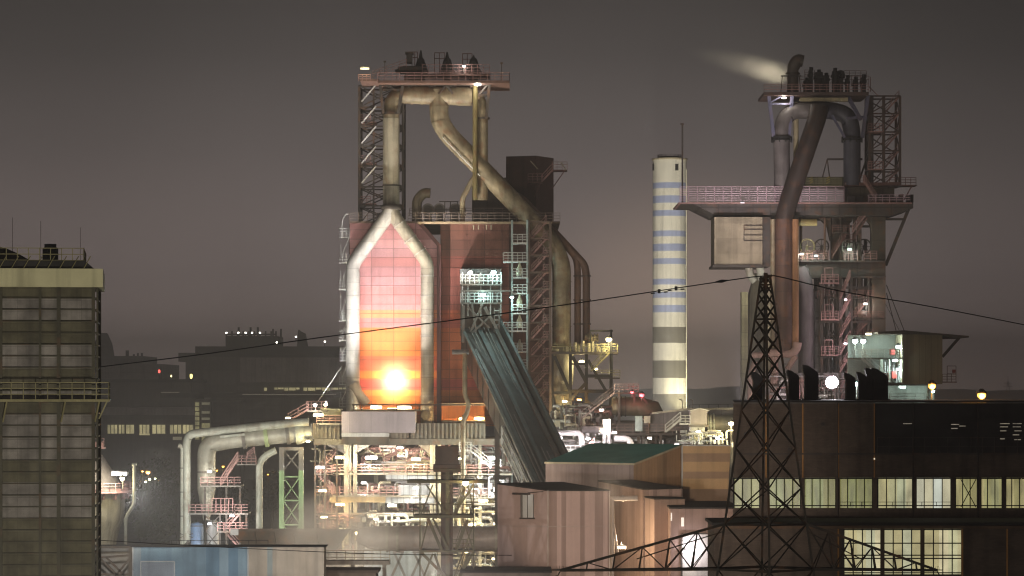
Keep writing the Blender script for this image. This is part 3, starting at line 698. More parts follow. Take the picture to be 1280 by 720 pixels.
# --- top gas pipework
t = thing('gas_uptake', 'khaki gas main: cross duct under the top platform with a bent downcomer to the right', 'gas pipe', (X(548, D), D, zb(277)))
r10 = 10*s
b = MB(); b.ptube([(489, 268), (489, 180), (489, 143), (491, 122), (512, 116), (548, 118)], 1.32, D, 22, rad=3.2); part('uptake_pipe', b, M['pipe_khaki'], t)
b = MB(); b.ptube([(489, 275), (489, 148)], 1.36, D, 22); part('lagged_riser', b, mat('riser_cream', (.40, .36, .27), .5, .1, dirt=.35, streak=.6, rust=.3), t)
b = MB(); b.ptube([(505, 118), (548, 119.5), (590, 121)], 1.5, D, 22)
b2 = part('cross_duct', b, M['pipe_khaki'], t)
rg = MB()
for px in (513, 526, 538, 560, 572, 586): rg.ring(P(px, 118.5+(px-513)*.03, D), (1, 0, .15), 1.3, 1.6, .22)
part('flange', rg, M['pipe_khaki'], b2)
b = MB(); b.ptube([(585, 121), (600, 122), (603, 140), (603, 152), (603, 250)], .93, D, 18, rad=2.2); b.ptube([(598, 215), (590, 226), (578, 248), (578, 277)], .45, D, 14, rad=.8); part('uptake_pipe', b, M['pipe_khaki'], t)
rg = MB(); rg.ring(P(489, 142, D), (0, 0, 1), 1.3, 1.65, .4); rg.ring(P(603, 148, D), (0, 0, 1), .9, 1.2, .3); rg.ring(P(489, 232, D), (0, 0, 1), 1.3, 1.44, .2); part('flange', rg, M['steel'], t)
b = MB(); b.ptube([(548, 112), (549, 150), (560, 168), (613, 222), (655, 266), (690, 303), (702, 330), (702, 356), (702, 436)], 1.52, D, 24, rad=5.5); dn = part('downcomer', b, M['pipe_khaki'], t)
rg = MB()
for (x, y), a in (((549, 134), (0, 0, 1)), ((551, 152), (.15, 0, -1)), ((583, 191), (.7, 0, -.7)), ((612, 221), (.7, 0, -.7)), ((640, 250), (.7, 0, -.7)), ((702, 352), (0, 0, 1)), ((702, 380), (0, 0, 1)), ((702, 408), (0, 0, 1))): rg.ring(P(x, y, D), a, 1.45, 1.6, .16)
part('seam_ring', rg, M['pipe_khaki'], dn)
b = MB(); b.bar(P(553, 172, D-1.6), P(600, 220, D-1.6), .14)
for k in range(9): 
    q = P(553+k*5.6, 172+k*5.7, D-1.6); b.bar(q, q+Vector((.5, 1.2, .3)), .1)
part('catwalk', b, M['rail_white'], dn)
b = MB(); b.ptube([(594, 105), (594, 195), (594, 250)], .42, D-1.5, 12); part('vent_stack', b, mat('yellow_stack', (.2, .165, .07), .6, streak=.5, rust=.5), t)
t = thing('relief_pipe', 'brown relief pipe bending down from the furnace roof into two thin vertical pipes', 'pipe', (X(728, D), D+2, zb(430)))
b = MB(); b.ptube([(643, 244), (652, 248), (690, 287), (731, 331), (733, 345), (733, 432)], .62, D+2, 14, rad=1.6); part('pipe', b, M['pipe_brown'], t)
b = MB(); b.ptube([(700, 298), (720, 322), (722, 335), (722, 432)], .55, D+2, 14, rad=1.4); part('pipe', b, M['pipe_brown'], t)
rg = MB()
for py in (345, 375, 405): rg.ring(P(733, py, D+2), (0, 0, 1), .6, .76, .2); rg.ring(P(722, py, D+2), (0, 0, 1), .5, .68, .2)
part('flange', rg, M['steel'], t)

# --- top platform
t = thing('top_platform', 'railed platform with three bleeder valves on top of the red clad furnace', 'platform', (X(550, D), D, zb(104)))
b = MB(); b.pbox(472, 637, 100.5, 103.5, D-6, 14); b.pbox(450, 474, 99, 101.5, D-5, 10); b.pbox(508, 612, 92, 93.5, D-3, 8); part('deck', b, mat('platform_red_steel', (.2, .12, .1), .6, rust=.4), t)
b = MB(); b.rail(P(472, 101, D-6), P(637, 101, D-6), h=1.3, post=1.2, w=.08); b.rail(P(637, 101, D-6), P(637, 101, D+8), h=1.3, w=.08); b.rail(P(472, 101, D+7), P(637, 101, D+7), h=1.3, post=1.5, w=.07)
b.rail(P(448, 101, D-5), P(463, 101, D-5), h=1.0, post=.6, w=.09); b.rail(P(528, 92.5, D-3), P(612, 92.5, D-3), h=1.5, post=.95, w=.08); b.rail(P(466, 99, D-3), P(508, 84, D-3), h=1.3, post=1.2, w=.08)
part('railing', b, M['rail_pink'], t)
b = MB(); b.pbox(498, 528, 83, 88, D-3, 6); b.prism([(X(494, D), zb(89)), (X(520, D), zb(89)), (X(527, D), zb(84)), (X(505, D), zb(84))], D-2, D+2); b.pbox(508, 515, 66, 78, D-2, 2.4); b.pbox(506.5, 516.5, 64.5, 67, D-2.2, 2.8); b.pbox(505, 527, 93, 101, D-1, 4); part('hoist_machine', b, M['steel'], t)
for px, ty in ((526, 63), (559, 65), (592, 69)):
    c = P(px, 100, D); b = MB(); k = (100-ty)/37
    b.lathe([(.75, zb(100)), (.75, zb(94)), (1.1, zb(91)), (1.15, zb(88)), (.8, zb(80)), (.55, zb(74)), (.3, zb(72)), (.22, zb(ty+4)), (.12, zb(ty))], (c.x, c.y), 12)
    v = part('bleeder_valve', b, M['black'], t); b = MB(); b.bar((c.x-1.2, c.y-.8, zb(91)), (c.x-.2, c.y-.8, zb(77)), .2).bar((c.x+1.2, c.y-.8, zb(91)), (c.x+.2, c.y-.8, zb(77)), .2).box(c.x-1.3, c.x+1.3, c.y-.9, c.y-.6, zb(92), zb(89)); part('lever', b, M['black'], v)
b = MB()
for p0, p1, ty in ((543, 556, 66), (578, 590, 67), (515, 522, 65)):
    for px in (p0, (p0+p1)/2, p1): b.bar(P(px, 92, D+2), P(px, ty, D+2), .12)
    for py in (ty, ty+7): b.bar(P(p0, py, D+2), P(p1, py, D+2), .12)
part('lifting_frame', b, M['rail_brown'], t)
b = MB()
for p, q, w in (((475, 103), (479, 142), .4), ((504, 103), (498, 142), .5), ((612, 103), (608, 148), .45), ((611, 104), (598, 120), .3), ((598, 119), (612, 119), .3), ((476, 112), (500, 112), .25), ((560, 104), (548, 117), .3), ((556, 104), (566, 117), .3), ((476, 104), (498, 114), .2)):
    b.bar(P(*p, D-2.5), P(*q, D-1.9), w); 
    if w > .3: b.bar(P(*p, D+3), P(*q, D+2.2), w)
b.pbox(474, 614, 104, 107, D-2.5, .3); b.pbox(474, 614, 104, 107, D+3, .3)
for px in (484, 510, 536, 562, 588): b.bar(P(px, 104, D-2), P(px+8, 110, D-.5), .2); b.pbox(px, px+3, 103.6, 109, D-1.5, 2)
part('support_strut', b, M['steel'], t)
for px, py in ((481, 78), (627, 80)):
    part('aerial', MB().bar(P(px, 101, D-5.5), P(px, py, D-5.5), .1).box(X(px, D-5.5)-.2, X(px, D-5.5)+.2, D-5.6, D-5.3, Z(py, D-5.5), Z(py-2, D-5.5)), M['steel'], t)
lamp('strip', 456, 85.5, D-5, YEL, 120, 'pale strip lamp on the far left of the furnace top platform', em=1.1, size=1.2)
lamp('post', 580, 82.5, D-3.4, WHITE, 300, 'tiny white lamp between the second and third bleeder valve', em=25, size=.8, pole=1.3)
lamp('strip', 597, 106, D-3, WHITE, 700, 'white strip lamp under the furnace top platform near the yellow stack', em=12, size=.9)

# --- Y-shaped silver pipe
t = thing('forked_pipe', 'silver forked pipe framing the glowing red furnace wall like an upturned Y', 'pipe', (X(489, D), D-2.2, zb(540)))
Dp = D-2.2
b = MB(); b.ptube([(488, 262), (484, 270), (441, 330), (441, 345), (441, 520)], 1.12, Dp, 22, rad=2.4); la = part('branch_pipe', b, M['pipe_silver'], t)
b = MB(); b.ptube([(489, 262), (494, 272), (534, 328), (534, 343), (534, 545)], 1.07, Dp, 22, rad=2.4); ra = part('branch_pipe', b, mat('stained_lagging', (.42, .38, .3), .45, .2, dirt=.4, streak=.5, rust=.2, grid=(400, 2.2, .07, .5)), t)
for par, pts in ((la, ((476, 281), (462, 301), (451, 316))), (ra, ((500, 280), (513, 299), (525, 315)))):
    rg = MB()
    for x, y in pts: rg.ring(P(x, y, Dp), (-.58 if par is la else .58, 0, -.81), 1.05, 1.2, .15)
    x = 441 if par is la else 534
    for y in (345, 370, 395, 420, 445, 470, 495): rg.ring(P(x, y, Dp), (0, 0, 1), 1.0, 1.17, .13)
    part('seam_ring', rg, M['pipe_silver'], par)
b = MB(); b.lathe([(1.6, Z(262, Dp)), (1.75, Z(259, Dp)), (1.42, Z(256, Dp))], (X(489, Dp), Dp), 20); part('collar', b, M['steel'], t)
b = MB(); b.ptube([(441, 480), (447, 492), (459, 505)], [1.1, .9, .7], Dp-.3, 16); part('branch_cone', b, mat('branch_lagging', (.42, .38, .33), .5, .1), la)
b = MB(); b.ring(P(532, 519, Dp-1.1), (0, 1, 0), .3, .75, .25); b.ptube([(532, 519, Dp-1.25), (532, 519, Dp-.9)], .6, n=16); part('manhole', b, M['cream'], ra)

# --- lift lattice tower on the left
t = thing('lift_tower', 'open lattice lift tower with pink landings beside the cream riser pipe', 'lattice tower', (X(475, D), D+6, zb(280)))
lv = [zb(y) for y in (280, 256, 232, 206, 181, 156, 132, 105)]
b = MB(); b.lattice(X(448, D), X(503, D), D+3, D+10, lv, .42, .2); b.bar((X(466, D), D+3.1, lv[0]), (X(466, D), D+3.1, lv[-1]), .3)
for k in range(len(lv)-1): 
    zm = (lv[k]+lv[k+1])/2; b.bar((X(448, D), D+2.9, lv[k]), (X(466, D), D+2.9, lv[k+1]), .15); b.bar((X(466, D), D+2.9, zm), (X(503, D), D+2.9, lv[k+1]), .15)
part('frame', b, M['steel'], t)
b = MB()
for y in (106, 133, 158, 183, 208): b.bar(P(452, y+21, D+2.6), P(470, y, D+2.6), .22)
part('lit_brace', b, M['rail_white'], t)  # light on these diagonals put into white paint
for y in (152, 203, 254):
    b = MB().pbox(448, 470, y, y+1.4, D+3.3, 5); l = part('landing', b, M['rail_pink'], t); part('railing', MB().rail(P(449, y, D+3.2), P(463, y, D+3.2), h=1.1, post=.6, w=.09), M['rail_pink'], l)

# --- dark brown tower behind
D2 = 545
t = thing('brown_shaft_tower', 'plain dark brown rectangular shaft tower rising behind the furnace roof', 'tower', (X(668, D2), D2+5, 0))
poly = [(X(670, D2-3), D2-3), (X(692.5, D2), D2), (X(655, D2+10), D2+10), (X(632.5, D2+2), D2+2)]
poly = [(X(632.5, D2), D2), (X(670, D2-2), D2-2), (X(692, D2+4), D2+4), (X(652, D2+9), D2+9)]
part('shaft', MB().column(poly, zb(300), Z(196.5, D2)), mat('brown_sheet', (.105, .05, .042), .65, dirt=.2, streak=.3, grid=(1.7, 40, .09, .35)), t)
part('coping', MB().column([(x*1.0, y) for x, y in poly], Z(196.5, D2)+.004, Z(195.6, D2)), M['steel'], t)
t = thing('escape_stair', 'small outside stair with two railed landings fixed to the brown tower', 'stairs', (X(690, D2), D2-6, Z(228, D2)))
De = D2-6
b = MB(); b.pbox(660, 678, 227, 228.6, De, 3); b.pbox(690, 709, 212, 213.6, De, 3); b.bar(P(706, 213, De), P(690, 236, De), .16); b.bar(P(676, 228, De), P(668, 246, De), .16); part('landing', b, M['rail_brown'], t)
b = MB(); b.rail(P(660, 227, De), P(678, 227, De), h=1.3, post=.8, w=.08); b.rail(P(690, 212, De), P(709, 212, De), h=1.3, post=.8, w=.08); part('railing', b, M['rail_pink'], t)
part('flight', MB().stair(P(677, 227, De), P(691, 212, De), 1), M['rail_pink'], t)
part('strut', MB().bar(P(663, 201, De), P(672, 211, De), .16), M['cream'], t)
b = MB(); b.bar(P(701, 203, De), P(708, 213, De), .16); part('jib', b, M['cream'], t)

# --- left balconies with stairs
t = thing('access_stair', 'stack of white railed balconies and short ladders climbing the outer edge of the furnace house', 'stairs', (X(430, D), D+2, zb(510)))
ys = (296, 328, 361, 400, 425, 450, 480, 508)
for i, y in enumerate(ys):
    l = part('landing', MB().pbox(424, 437, y, y+1.2, D-.5, 3.5), M['rail_white'], t); part('railing', MB().rail(P(424, y, D-.5), P(437, y, D-.5), h=1.35, post=.55, w=.085).rail(P(424, y, D-.5), P(424, y, D+3), h=1.35, post=.8, w=.085), M['rail_white'], l)
    if i and ys[i]-ys[i-1] < 40: part('ladder', MB().bar(P(427, y-8, D), P(436, ys[i-1]+2, D), .12).bar(P(427, y-8, D+.8), P(436, ys[i-1]+2, D+.8), .12).bar(P(426, y-11, D), P(426, ys[i-1]+10, D), .08), M['rail_white'], t)
part('hoop', MB().tube([P(427, 296, D), P(428, 275, D), P(432, 268, D), P(441, 267, D)], .08, 6), M['rail_white'], t)
part('post', MB().bar(P(437, 540, D+1), P(437, 280, D+1), .2), M['steel'], t)

# ================================================================ SKIP BRIDGE
Dt, Db = 516, 462
t = thing('skip_bridge', 'wide dark teal skip incline bridge sloping down in front of the furnace', 'skip bridge', (X(640, 490), 490, Z(600, Db)))
TL = P(577, 410, Dt); TR = P(624, 410, Dt); BL = P(671, 614, Db); BR = P(718, 600, Db)
hL = Vector((0, 0, -4.0))
b = MB(); b.hexa([TL+hL, TR+hL, BR+hL, BL+hL, TL, TR, BR, BL]); part('girder', b, mat('dark_bridge_sheet', (.04, .038, .036), .6, .1, dirt=.4, streak=.0, grid=(2.2, 500, .1, .7)), t)
def U(u, v, h=0): 
    return TL.lerp(TR, u).lerp(BL.lerp(BR, u), v)+Vector((0, 0, h))
def lng(u0, u1, v0, v1, h0, h1):
    b = MB(); b.hexa([U(u0, v0, h0), U(u1, v0, h0), U(u1, v1, h0), U(u0, v1, h0), U(u0, v0, h1), U(u1, v0, h1), U(u1, v1, h1), U(u0, v1, h1)]); return b
part('edge_beam', lng(-.03, .035, 0, 1, .01, .35), mat('lit_edge_steel', (.13, .16, .155), .5, .1, streak=0), t)
part('parapet', lng(.96, 1.03, 0, 1, .01, 1.9), M['teal_steel'], t)
for u, hh in ((.2, .22), (.3, .22), (.58, .22), (.67, .22)): part('rail', lng(u-.014, u+.014, 0, 1, .01, hh), M['steel_mid'], t)
part('walkway', lng(.37, .48, 0, 1, .01, .5), M['teal_steel'], t); part('cable_tray', lng(.8, .9, 0, 1, .01, .7), M['steel'], t)
part('deck_sheet', lng(.06, .16, .15, .97, .01, .2), mat('deck_teal', (.05, .07, .07), .45, .1, dirt=.5, streak=0), t)
part('deck_sheet', lng(.7, .78, .1, .97, .01, .2), M['teal_steel'], t)
pn = MB(); o = Vector((-.15, -.12, 0))
a0 = TL.lerp(BL, .60)+o; a1 = TL.lerp(BL, .985)+o
pn.hexa([a0+Vector((0,0,-3.5)), a1+Vector((0,0,-3.5)), a1+Vector((.1,.1,-3.5)), a0+Vector((.1,.1,-3.5)), a0+Vector((0,0,-.7)), a1+Vector((0,0,-.7)), a1+Vector((.1,.1,-.7)), a0+Vector((.1,.1,-.7))])
sp = part('panel', pn, mat('grey_panel', (.16, .17, .17), .5, .1), t)
pn = MB(); o2 = Vector((-.25, -.2, 0))
for f in (0, .33, .66, 1): q = a0.lerp(a1, f)+o2; pn.bar(q+Vector((0,0,-3.5)), q+Vector((0,0,-.7)), .3)
for z in (-3.5, -2.1, -.7): pn.bar(a0+o2+Vector((0,0,z)), a1+o2+Vector((0,0,z)), .22)
part('frame', pn, mat('panel_frame', (.4, .42, .42), .5), sp)
br_ = MB()
for k in range(14): v = k/13; q = U(0, v, 0)+Vector((-.03, -.03, 0)); br_.bar(q, q+hL, .1)
part('stiffener', br_, M['black'], t)
b = MB()
for px0, py0, px1, py1, w in ((579, 382, 579, 428, .5), (590, 380, 596, 420, .3), (603, 380, 588, 415, .3), (606, 384, 632, 430, .45), (612, 396, 588, 418, .3), (585, 384, 612, 410, .25), (618, 385, 618, 430, .2), (624, 385, 624, 470, .2)): b.bar(P(px0, py0, Dt-1.5), P(px1, py1, Dt-2), w)
part('head_frame', b, M['steel_mid'], t)
b = MB()
for k in range(14): y = 388+k*6; b.bar(P(618, y, Dt-1.6), P(624, y, Dt-1.6), .1)
part('ladder', b, M['rail_white'], t)
b = MB(); 
for v in (.45, .8):
    for u in (.1, .9):
        q = U(u, v, -4); b.bar(q, (q.x, q.y, 0), .8)
part('trestle_leg', b, M['steel'], t)

t = thing('skip_head_platform', 'two storey white railed platform lit blue-white at the top of the skip bridge', 'platform', (X(600, D), D-4, zb(385)))
Dh = D-5
b = MB()
for y in (355, 378): b.pbox(575.5, 627, y, y+1.6, Dh, 3.5)
b.pbox(575.5, 640, 362.5, 364.5, Dh-.3, .5); part('deck', b, M['steel_mid'], t)
b = MB()
for y in (355, 378): b.rail(P(576, y, Dh), P(627, y, Dh), h=1.5, post=.75, w=.1)
part('railing', b, M['rail_white'], t)
b = MB(); rr = random.Random(8)
for px in (578, 585, 601, 613, 626): b.bar(P(px, 395, Dh+1.5), P(px, 340, Dh+1.5), .2)
part('post', b, M['rail_white'], t)
for i in range(9):
    px = 579+i*5+rr.uniform(-1, 1); y = rr.choice((355, 378)); part('valve_box', MB().pbox(px, px+rr.uniform(2, 4), y-rr.uniform(4, 9), y, Dh+1.2, 1.2), M['steel_mid'], t)
lamp('post', 588, 340, Dh-.2, (1, .97, .85), 600, 'warm white lamp on the skip head platform', em=45, size=1.3, pole=2)
lamp('post', 617, 340, Dh-.2, (.62, 1, .95), 700, 'blue-green lamp on the right of the skip head platform', em=45, size=1.5, pole=2)
lamp('strip', 604, 368, Dh-.2, (.6, 1, .95), 500, 'blue-white strip lamp between the two skip head decks', em=12, size=.7)
lamp('strip', 640, 372, D-8.6, (.62, 1, .95), 700, 'blue-white strip lamp on the landing tower beside the skip head', em=10, size=.5)

# --- landing tower with spindle vessels
D3 = D-7
t = thing('landing_tower', 'narrow steel tower of white railed landings around slim cream vessels, lit blue-white', 'tower', (X(649, D3), D3+2, 0))
b = MB()
cyl = mat('cyan_lit_column', (.35, .45, .45), .5, .1)  # blue-white lamp light tinted into the column colour
for px in (640, 659): b.bar(P(px, 275, D3), (X(px, D3), D3, 0), .32); b.bar(P(px, 275, D3+5), (X(px, D3+5), D3+5, 0), .32)
part('column', b, cyl, t)
for i, y in enumerate((303, 326, 346, 366, 391, 413, 439, 460, 485)):
    x0 = 629 if y in (326, 413) else 641
    l = part('landing', MB().pbox(x0, 659, y, y+1.5, D3-.3, 4.5), M['rail_white'], t); part('railing', MB().rail(P(x0, y, D3-.3), P(659, y, D3-.3), h=1.3, post=.7, w=.1), M['rail_white'], l)
b = MB()
for y0, y1 in ((328, 345), (368, 384), (393, 410), (424, 438), (446, 459)):
    c = P(649.5, y1, D3+1.5); zA, zB = Z(y1, D3+1.5), Z(y0, D3+1.5); 
    v = part('slim_vessel', MB().lathe([(.5, zA), (.52, zA*.5+zB*.5), (.28, zB-.6), (.1, zB)], (c.x, c.y), 12), M['cream'], t)
# --- stair tower
D4 = D-6
t = thing('stair_tower', 'brown zigzag stair tower in a lattice frame beside the cream vessels', 'stairs', (X(675, D4), D4+2, 0))
lv = [0]+[Z(y, D4) for y in (655, 634, 613, 592, 571, 550, 529, 508, 487, 466, 445, 424, 403, 382, 361, 340, 319, 298, 277)]
b = MB()
for x in (661, 688):
    for dy in (0, 5): b.bar((X(x, D4), D4+dy, 0), (X(x, D4), D4+dy, lv[-1]), .38)
for z in lv: b.bar((X(661, D4), D4, z), (X(688, D4), D4, z), .22); b.bar((X(661, D4), D4+5, z), (X(688, D4), D4+5, z), .2)
for k in range(1, len(lv)-1):
    xm = X(674.5, D4); b.bar((X(661, D4), D4+.1, lv[k]), (xm, D4+.1, lv[k+1]-.2), .16); b.bar((xm, D4+.1, lv[k+1]-.2), (X(688, D4), D4+.1, lv[k]), .16)
part('frame', b, mat('brown_frame', (.15, .105, .085), .6, rust=.3), t)
for k in range(4, len(lv)-1):
    f = MB(); f.stair((X(664, D4), D4+1, lv[k]), (X(683, D4), D4+1, lv[k+1]), 1.2, .08); part('flight', f, M['rail_pink'], t)
    part('landing', MB().box(X(679, D4), X(689, D4), D4+.4, D4+3.4, lv[k]-.12, lv[k]).rail((X(679, D4), D4+.4, lv[k]), (X(689, D4), D4+.4, lv[k]), h=1.2, post=.6, w=.1), M['rail_pink'], t)

# --- pipe platform at the lower right (dust catcher)
D5 = D-6
t = thing('dust_catcher', 'dust catcher with a cone base under a braced steel platform beside the zigzag stair tower', 'dust catcher', (X(712, D5), D5+4, 0))
b = MB(); c = P(702, 470, D5+5); b.lathe([(.6, Z(528, D5)), (.9, Z(510, D5)), (1.9, Z(476, D5)), (2.0, Z(440, D5)), (1.55, Z(432, D5))], (c.x, c.y), 28); part('vessel', b, mat('vessel_paint', (.36, .33, .25), .5, .1, streak=.4), t)
b = MB(); b.pbox(688, 773, 439.5, 442.5, D5, 9); dk_ = part('deck', b, M['steel'], t)
b = MB(); b.rail(P(688, 439.5, D5), P(772, 439.5, D5), h=1.2, post=1.1, w=.09); b.rail(P(745, 472, D5), P(775, 472, D5), h=1.2, post=1, w=.09); part('railing', b, M['rail_yellow'], dk_)
b = MB()
for px in (690, 713, 733, 764): b.bar(P(px, 442, D5+.3), (X(px, D5), D5+.3, Z(545, D5)), .5); b.bar(P(px, 442, D5+8.5), (X(px, D5), D5+8.5, Z(545, D5)), .4)
for a, c_, w in (((693, 445), (713, 490), .4), ((715, 445), (733, 478), .45), ((733, 478), (713, 500), .4), ((735, 450), (757, 488), .35), ((733, 470), (764, 470), .4), ((690, 491), (713, 491), .35), ((713, 489), (766, 489), .45), ((713, 455), (733, 455), .25), ((713, 530), (764, 530), .4), ((690, 530), (713, 500), .3), ((733, 500), (764, 530), .3)): b.bar(P(*a, D5+.2), P(*c_, D5+.2), w*1.25)
b.bar(P(764, 442, D5), P(764, 412, D5), .3); b.bar(P(737, 413.5, D5), P(766, 413.5, D5), .3); b.bar(P(738, 442, D5+2), P(738, 413, D5+2), .25)
part('frame', b, M['black'], t)
b = MB(); b.pbox(744, 775, 472, 473.5, D5, 4); part('balcony', b, M['steel'], t)
part('flight', MB().stair(P(739, 464, D5-.5), P(762, 441, D5-.5), 1.1, .1), M['rail_yellow'], t)
b = MB(); b.ptube([(731, 422.5), (748, 422.5)], .55, D5+3, 14)
for px in (735, 739, 743, 747): b.ring(P(px, 422.5, D5+3), (1, 0, 0), .5, .75, .2)
part('header_pipe', b, M['pipe_khaki'], t)
for px, w, y0 in ((719, 1.4, 428), (723, 1.2, 432), (729, 1.0, 426), (736, 1.6, 429), (741, 1.2, 427), (748, 2, 433), (755, 2.2, 435), (695, 3, 436), (708, 3, 434)): part('valve', MB().ptube([(px, 439.5), (px, y0)], w*.13+.1, D5+2, 10), M['cream'], t)
lamp('post', 761, 424, D5-.6, YEL, 1700, 'bright yellow lamp at the top right of the dust catcher platform', em=60, size=1.7, pole=2.4)
lamp('strip', 727, 452, D5+4, YEL, 900, 'yellow lamp under the deck of the dust catcher platform', em=18, size=.7)
lamp('strip', 706, 502, D5-.5, YEL, 900, 'yellow lamp beside the cone of the dust catcher', em=20, size=.6)
lamp('strip', 724, 500, D5-.5, SOD, 700, 'square orange lamp on the dust catcher frame', em=8, size=.6)
lamp('strip', 745, 462, D5+4, YEL, 600, 'yellow lamp behind the yellow stair of the dust catcher', em=18, size=.5)
# ================================================================ CASTHOUSE (below the furnace)
D = 505; s = D/F
t = thing('casthouse', 'open lit casthouse of columns, railed floors and equipment beneath the furnace house', 'building', (X(500, D), D+8, 0))
lav = mat('lavender_sheet', (.46, .40, .42), .6, dirt=.15, streak=.25, grid=(3.4, 30, .06, .3))
b = MB(); b.pbox(427, 519, 514.5, 541, D-8, 9); part('cladding_box', b, lav, t); b = MB(); b.pbox(427, 486, 541.3, 546, D-8.1, 9); part('trim', b, M['white_sheet'], t)
b = MB(); b.pbox(392, 640, 548.5, 556, D-6, 34); b.pbox(427, 486, 546.2, 556, D-7.8, 2)
part('floor_slab', b, mat('slab_steel', (.14, .125, .1), .7, rust=.4), t)  # slab colour darkened for the shade on its underside
b = MB()
for a, c_ in ((392, 425), (486, 512), (512, 606)):
    b.pbox(a, c_, 529, 548.3, D-5.6, .25)
    px = a
    while px <= c_: b.bar(P(px, 529, D-5.8), P(px, 548.3, D-5.8), .28, .3); px += 5.2
part('ribbed_wall', b, mat('ribbed_sheet', (.16, .14, .105), .6, .1, rust=.3), t)
b = MB()
for px, w, y0 in ((433, .75, 556), (438, .3, 556), (444, .6, 556), (541, .9, 556), (549, .5, 556), (600, .5, 556)): b.bar((X(px, D-4), D-4, Z(y0, D-4)), (X(px, D-4), D-4, 0), w)
for px in (433, 470, 505, 541, 575, 612): b.bar((X(px, D+20), D+20, Z(556, D)), (X(px, D+20), D+20, 0), .7)
part('column', b, mat('column_paint', (.45, .42, .32), .6, streak=.4), t)
b = MB(); dg = D-4.3
b.prism([(X(446, dg), Z(566, dg)), (X(463, dg), Z(556.2, dg)), (X(446, dg), Z(556.2, dg))], dg, dg+.5); b.prism([(X(539, dg), Z(570, dg)), (X(539, dg), Z(556.2, dg)), (X(523, dg), Z(556.2, dg))], dg, dg+.5)
b.bar(P(392, 547, dg), P(432, 566, dg), .35); b.prism([(X(412, dg), Z(556.3, dg)), (X(430, dg), Z(566, dg)), (X(430, dg), Z(556.3, dg))], dg, dg+.4); part('gusset', b, M['steel_mid'], t)
# floors and railings
b = MB()
for y, x0, x1, dd in ((591.5, 416, 543, 20), (619.5, 416, 543, 20), (641, 400, 545, 16), (592, 552, 640, 20), (621, 552, 640, 20), (655, 552, 640, 16)): b.pbox(x0, x1, y, y+2, D-5, dd)
part('floor_deck', b, mat('deck_plate', (.3, .27, .22), .6, rust=.3), t)
b = MB()
for y, x0, x1 in ((591.5, 416, 543), (619.5, 416, 500), (655, 416, 450), (592, 574, 620), (621, 566, 610)): b.rail(P(x0, y, D-5), P(x1, y, D-5), h=1.35, post=1.1, w=.1)
part('railing', b, M['rail_pink'], t)
# inner back wall with panels
part('wall', MB().pbox(446, 640, 557, 700, D+21, 1), mat('back_wall_sheet', (.13, .125, .12), .7, dirt=.5, grid=(2.6, 3, .15, .6)), t)
b = MB(); b.pbox(497, 540, 575, 591, D+6, .5)
for px in (497, 505, 513, 521, 529, 537): b.bar(P(px, 575, D+5.9), P(px, 591, D+5.9), .3)
part('cream_panel', b, M['cream'], t)
scr = mat('pale_screen_sheet', (.36, .38, .4), .6, dirt=.3, streak=.4, grid=(.95, 30, .12, .5))
b = MB(); b.pbox(482, 543, 593.6, 599, D-4.7, .3); b.pbox(498, 540, 606.3, 619, D-3.4, .3); b.pbox(482, 543, 621.6, 629, D-4.7, .3); part('white_screen', b, scr, t)
b = MB(); b.pbox(412, 482, 621.6, 628, D-4.8, .3); part('fascia', b, mat('tan_fascia', (.42, .32, .18), .6), t)
rr = random.Random(21)
for y in (591.5, 619.5, 655):
    for k in range(6): 
        a = rr.uniform(452, 530); w_ = rr.uniform(3, 8); h_ = rr.uniform(6, 14)
        part('machine_cabinet', MB().pbox(a, a+w_, y-h_, y, D+rr.uniform(1, 10), 2).pbox(a+.6, a+w_-.6, y-h_-1.2, y-h_, D+11, 1), rr.choice((M['steel_mid'], M['cream'], M['pipe_grey'], M['steel'])), t)
# roof-lit fittings under the slab: piping cluster
for k in range(16):
    a = rr.uniform(452, 536); y0 = rr.uniform(557, 566); D_ = D+rr.uniform(0, 14)
    q = [(a, y0), (a+rr.uniform(-3, 3), y0+rr.uniform(5, 9)), (a+rr.uniform(-14, 14), y0+rr.uniform(7, 12))]
    part('pipe', MB().ptube(q, rr.uniform(.12, .3), D_, 8), rr.choice((M['pipe_white'], M['rail_pink'], M['cream'])), t)
for k in range(3):
    x0 = 452+k*27; part('flight', MB().stair(P(x0, 580, D+4), P(x0+20, 560, D+4), 1, .1), M['rail_pink'], t)

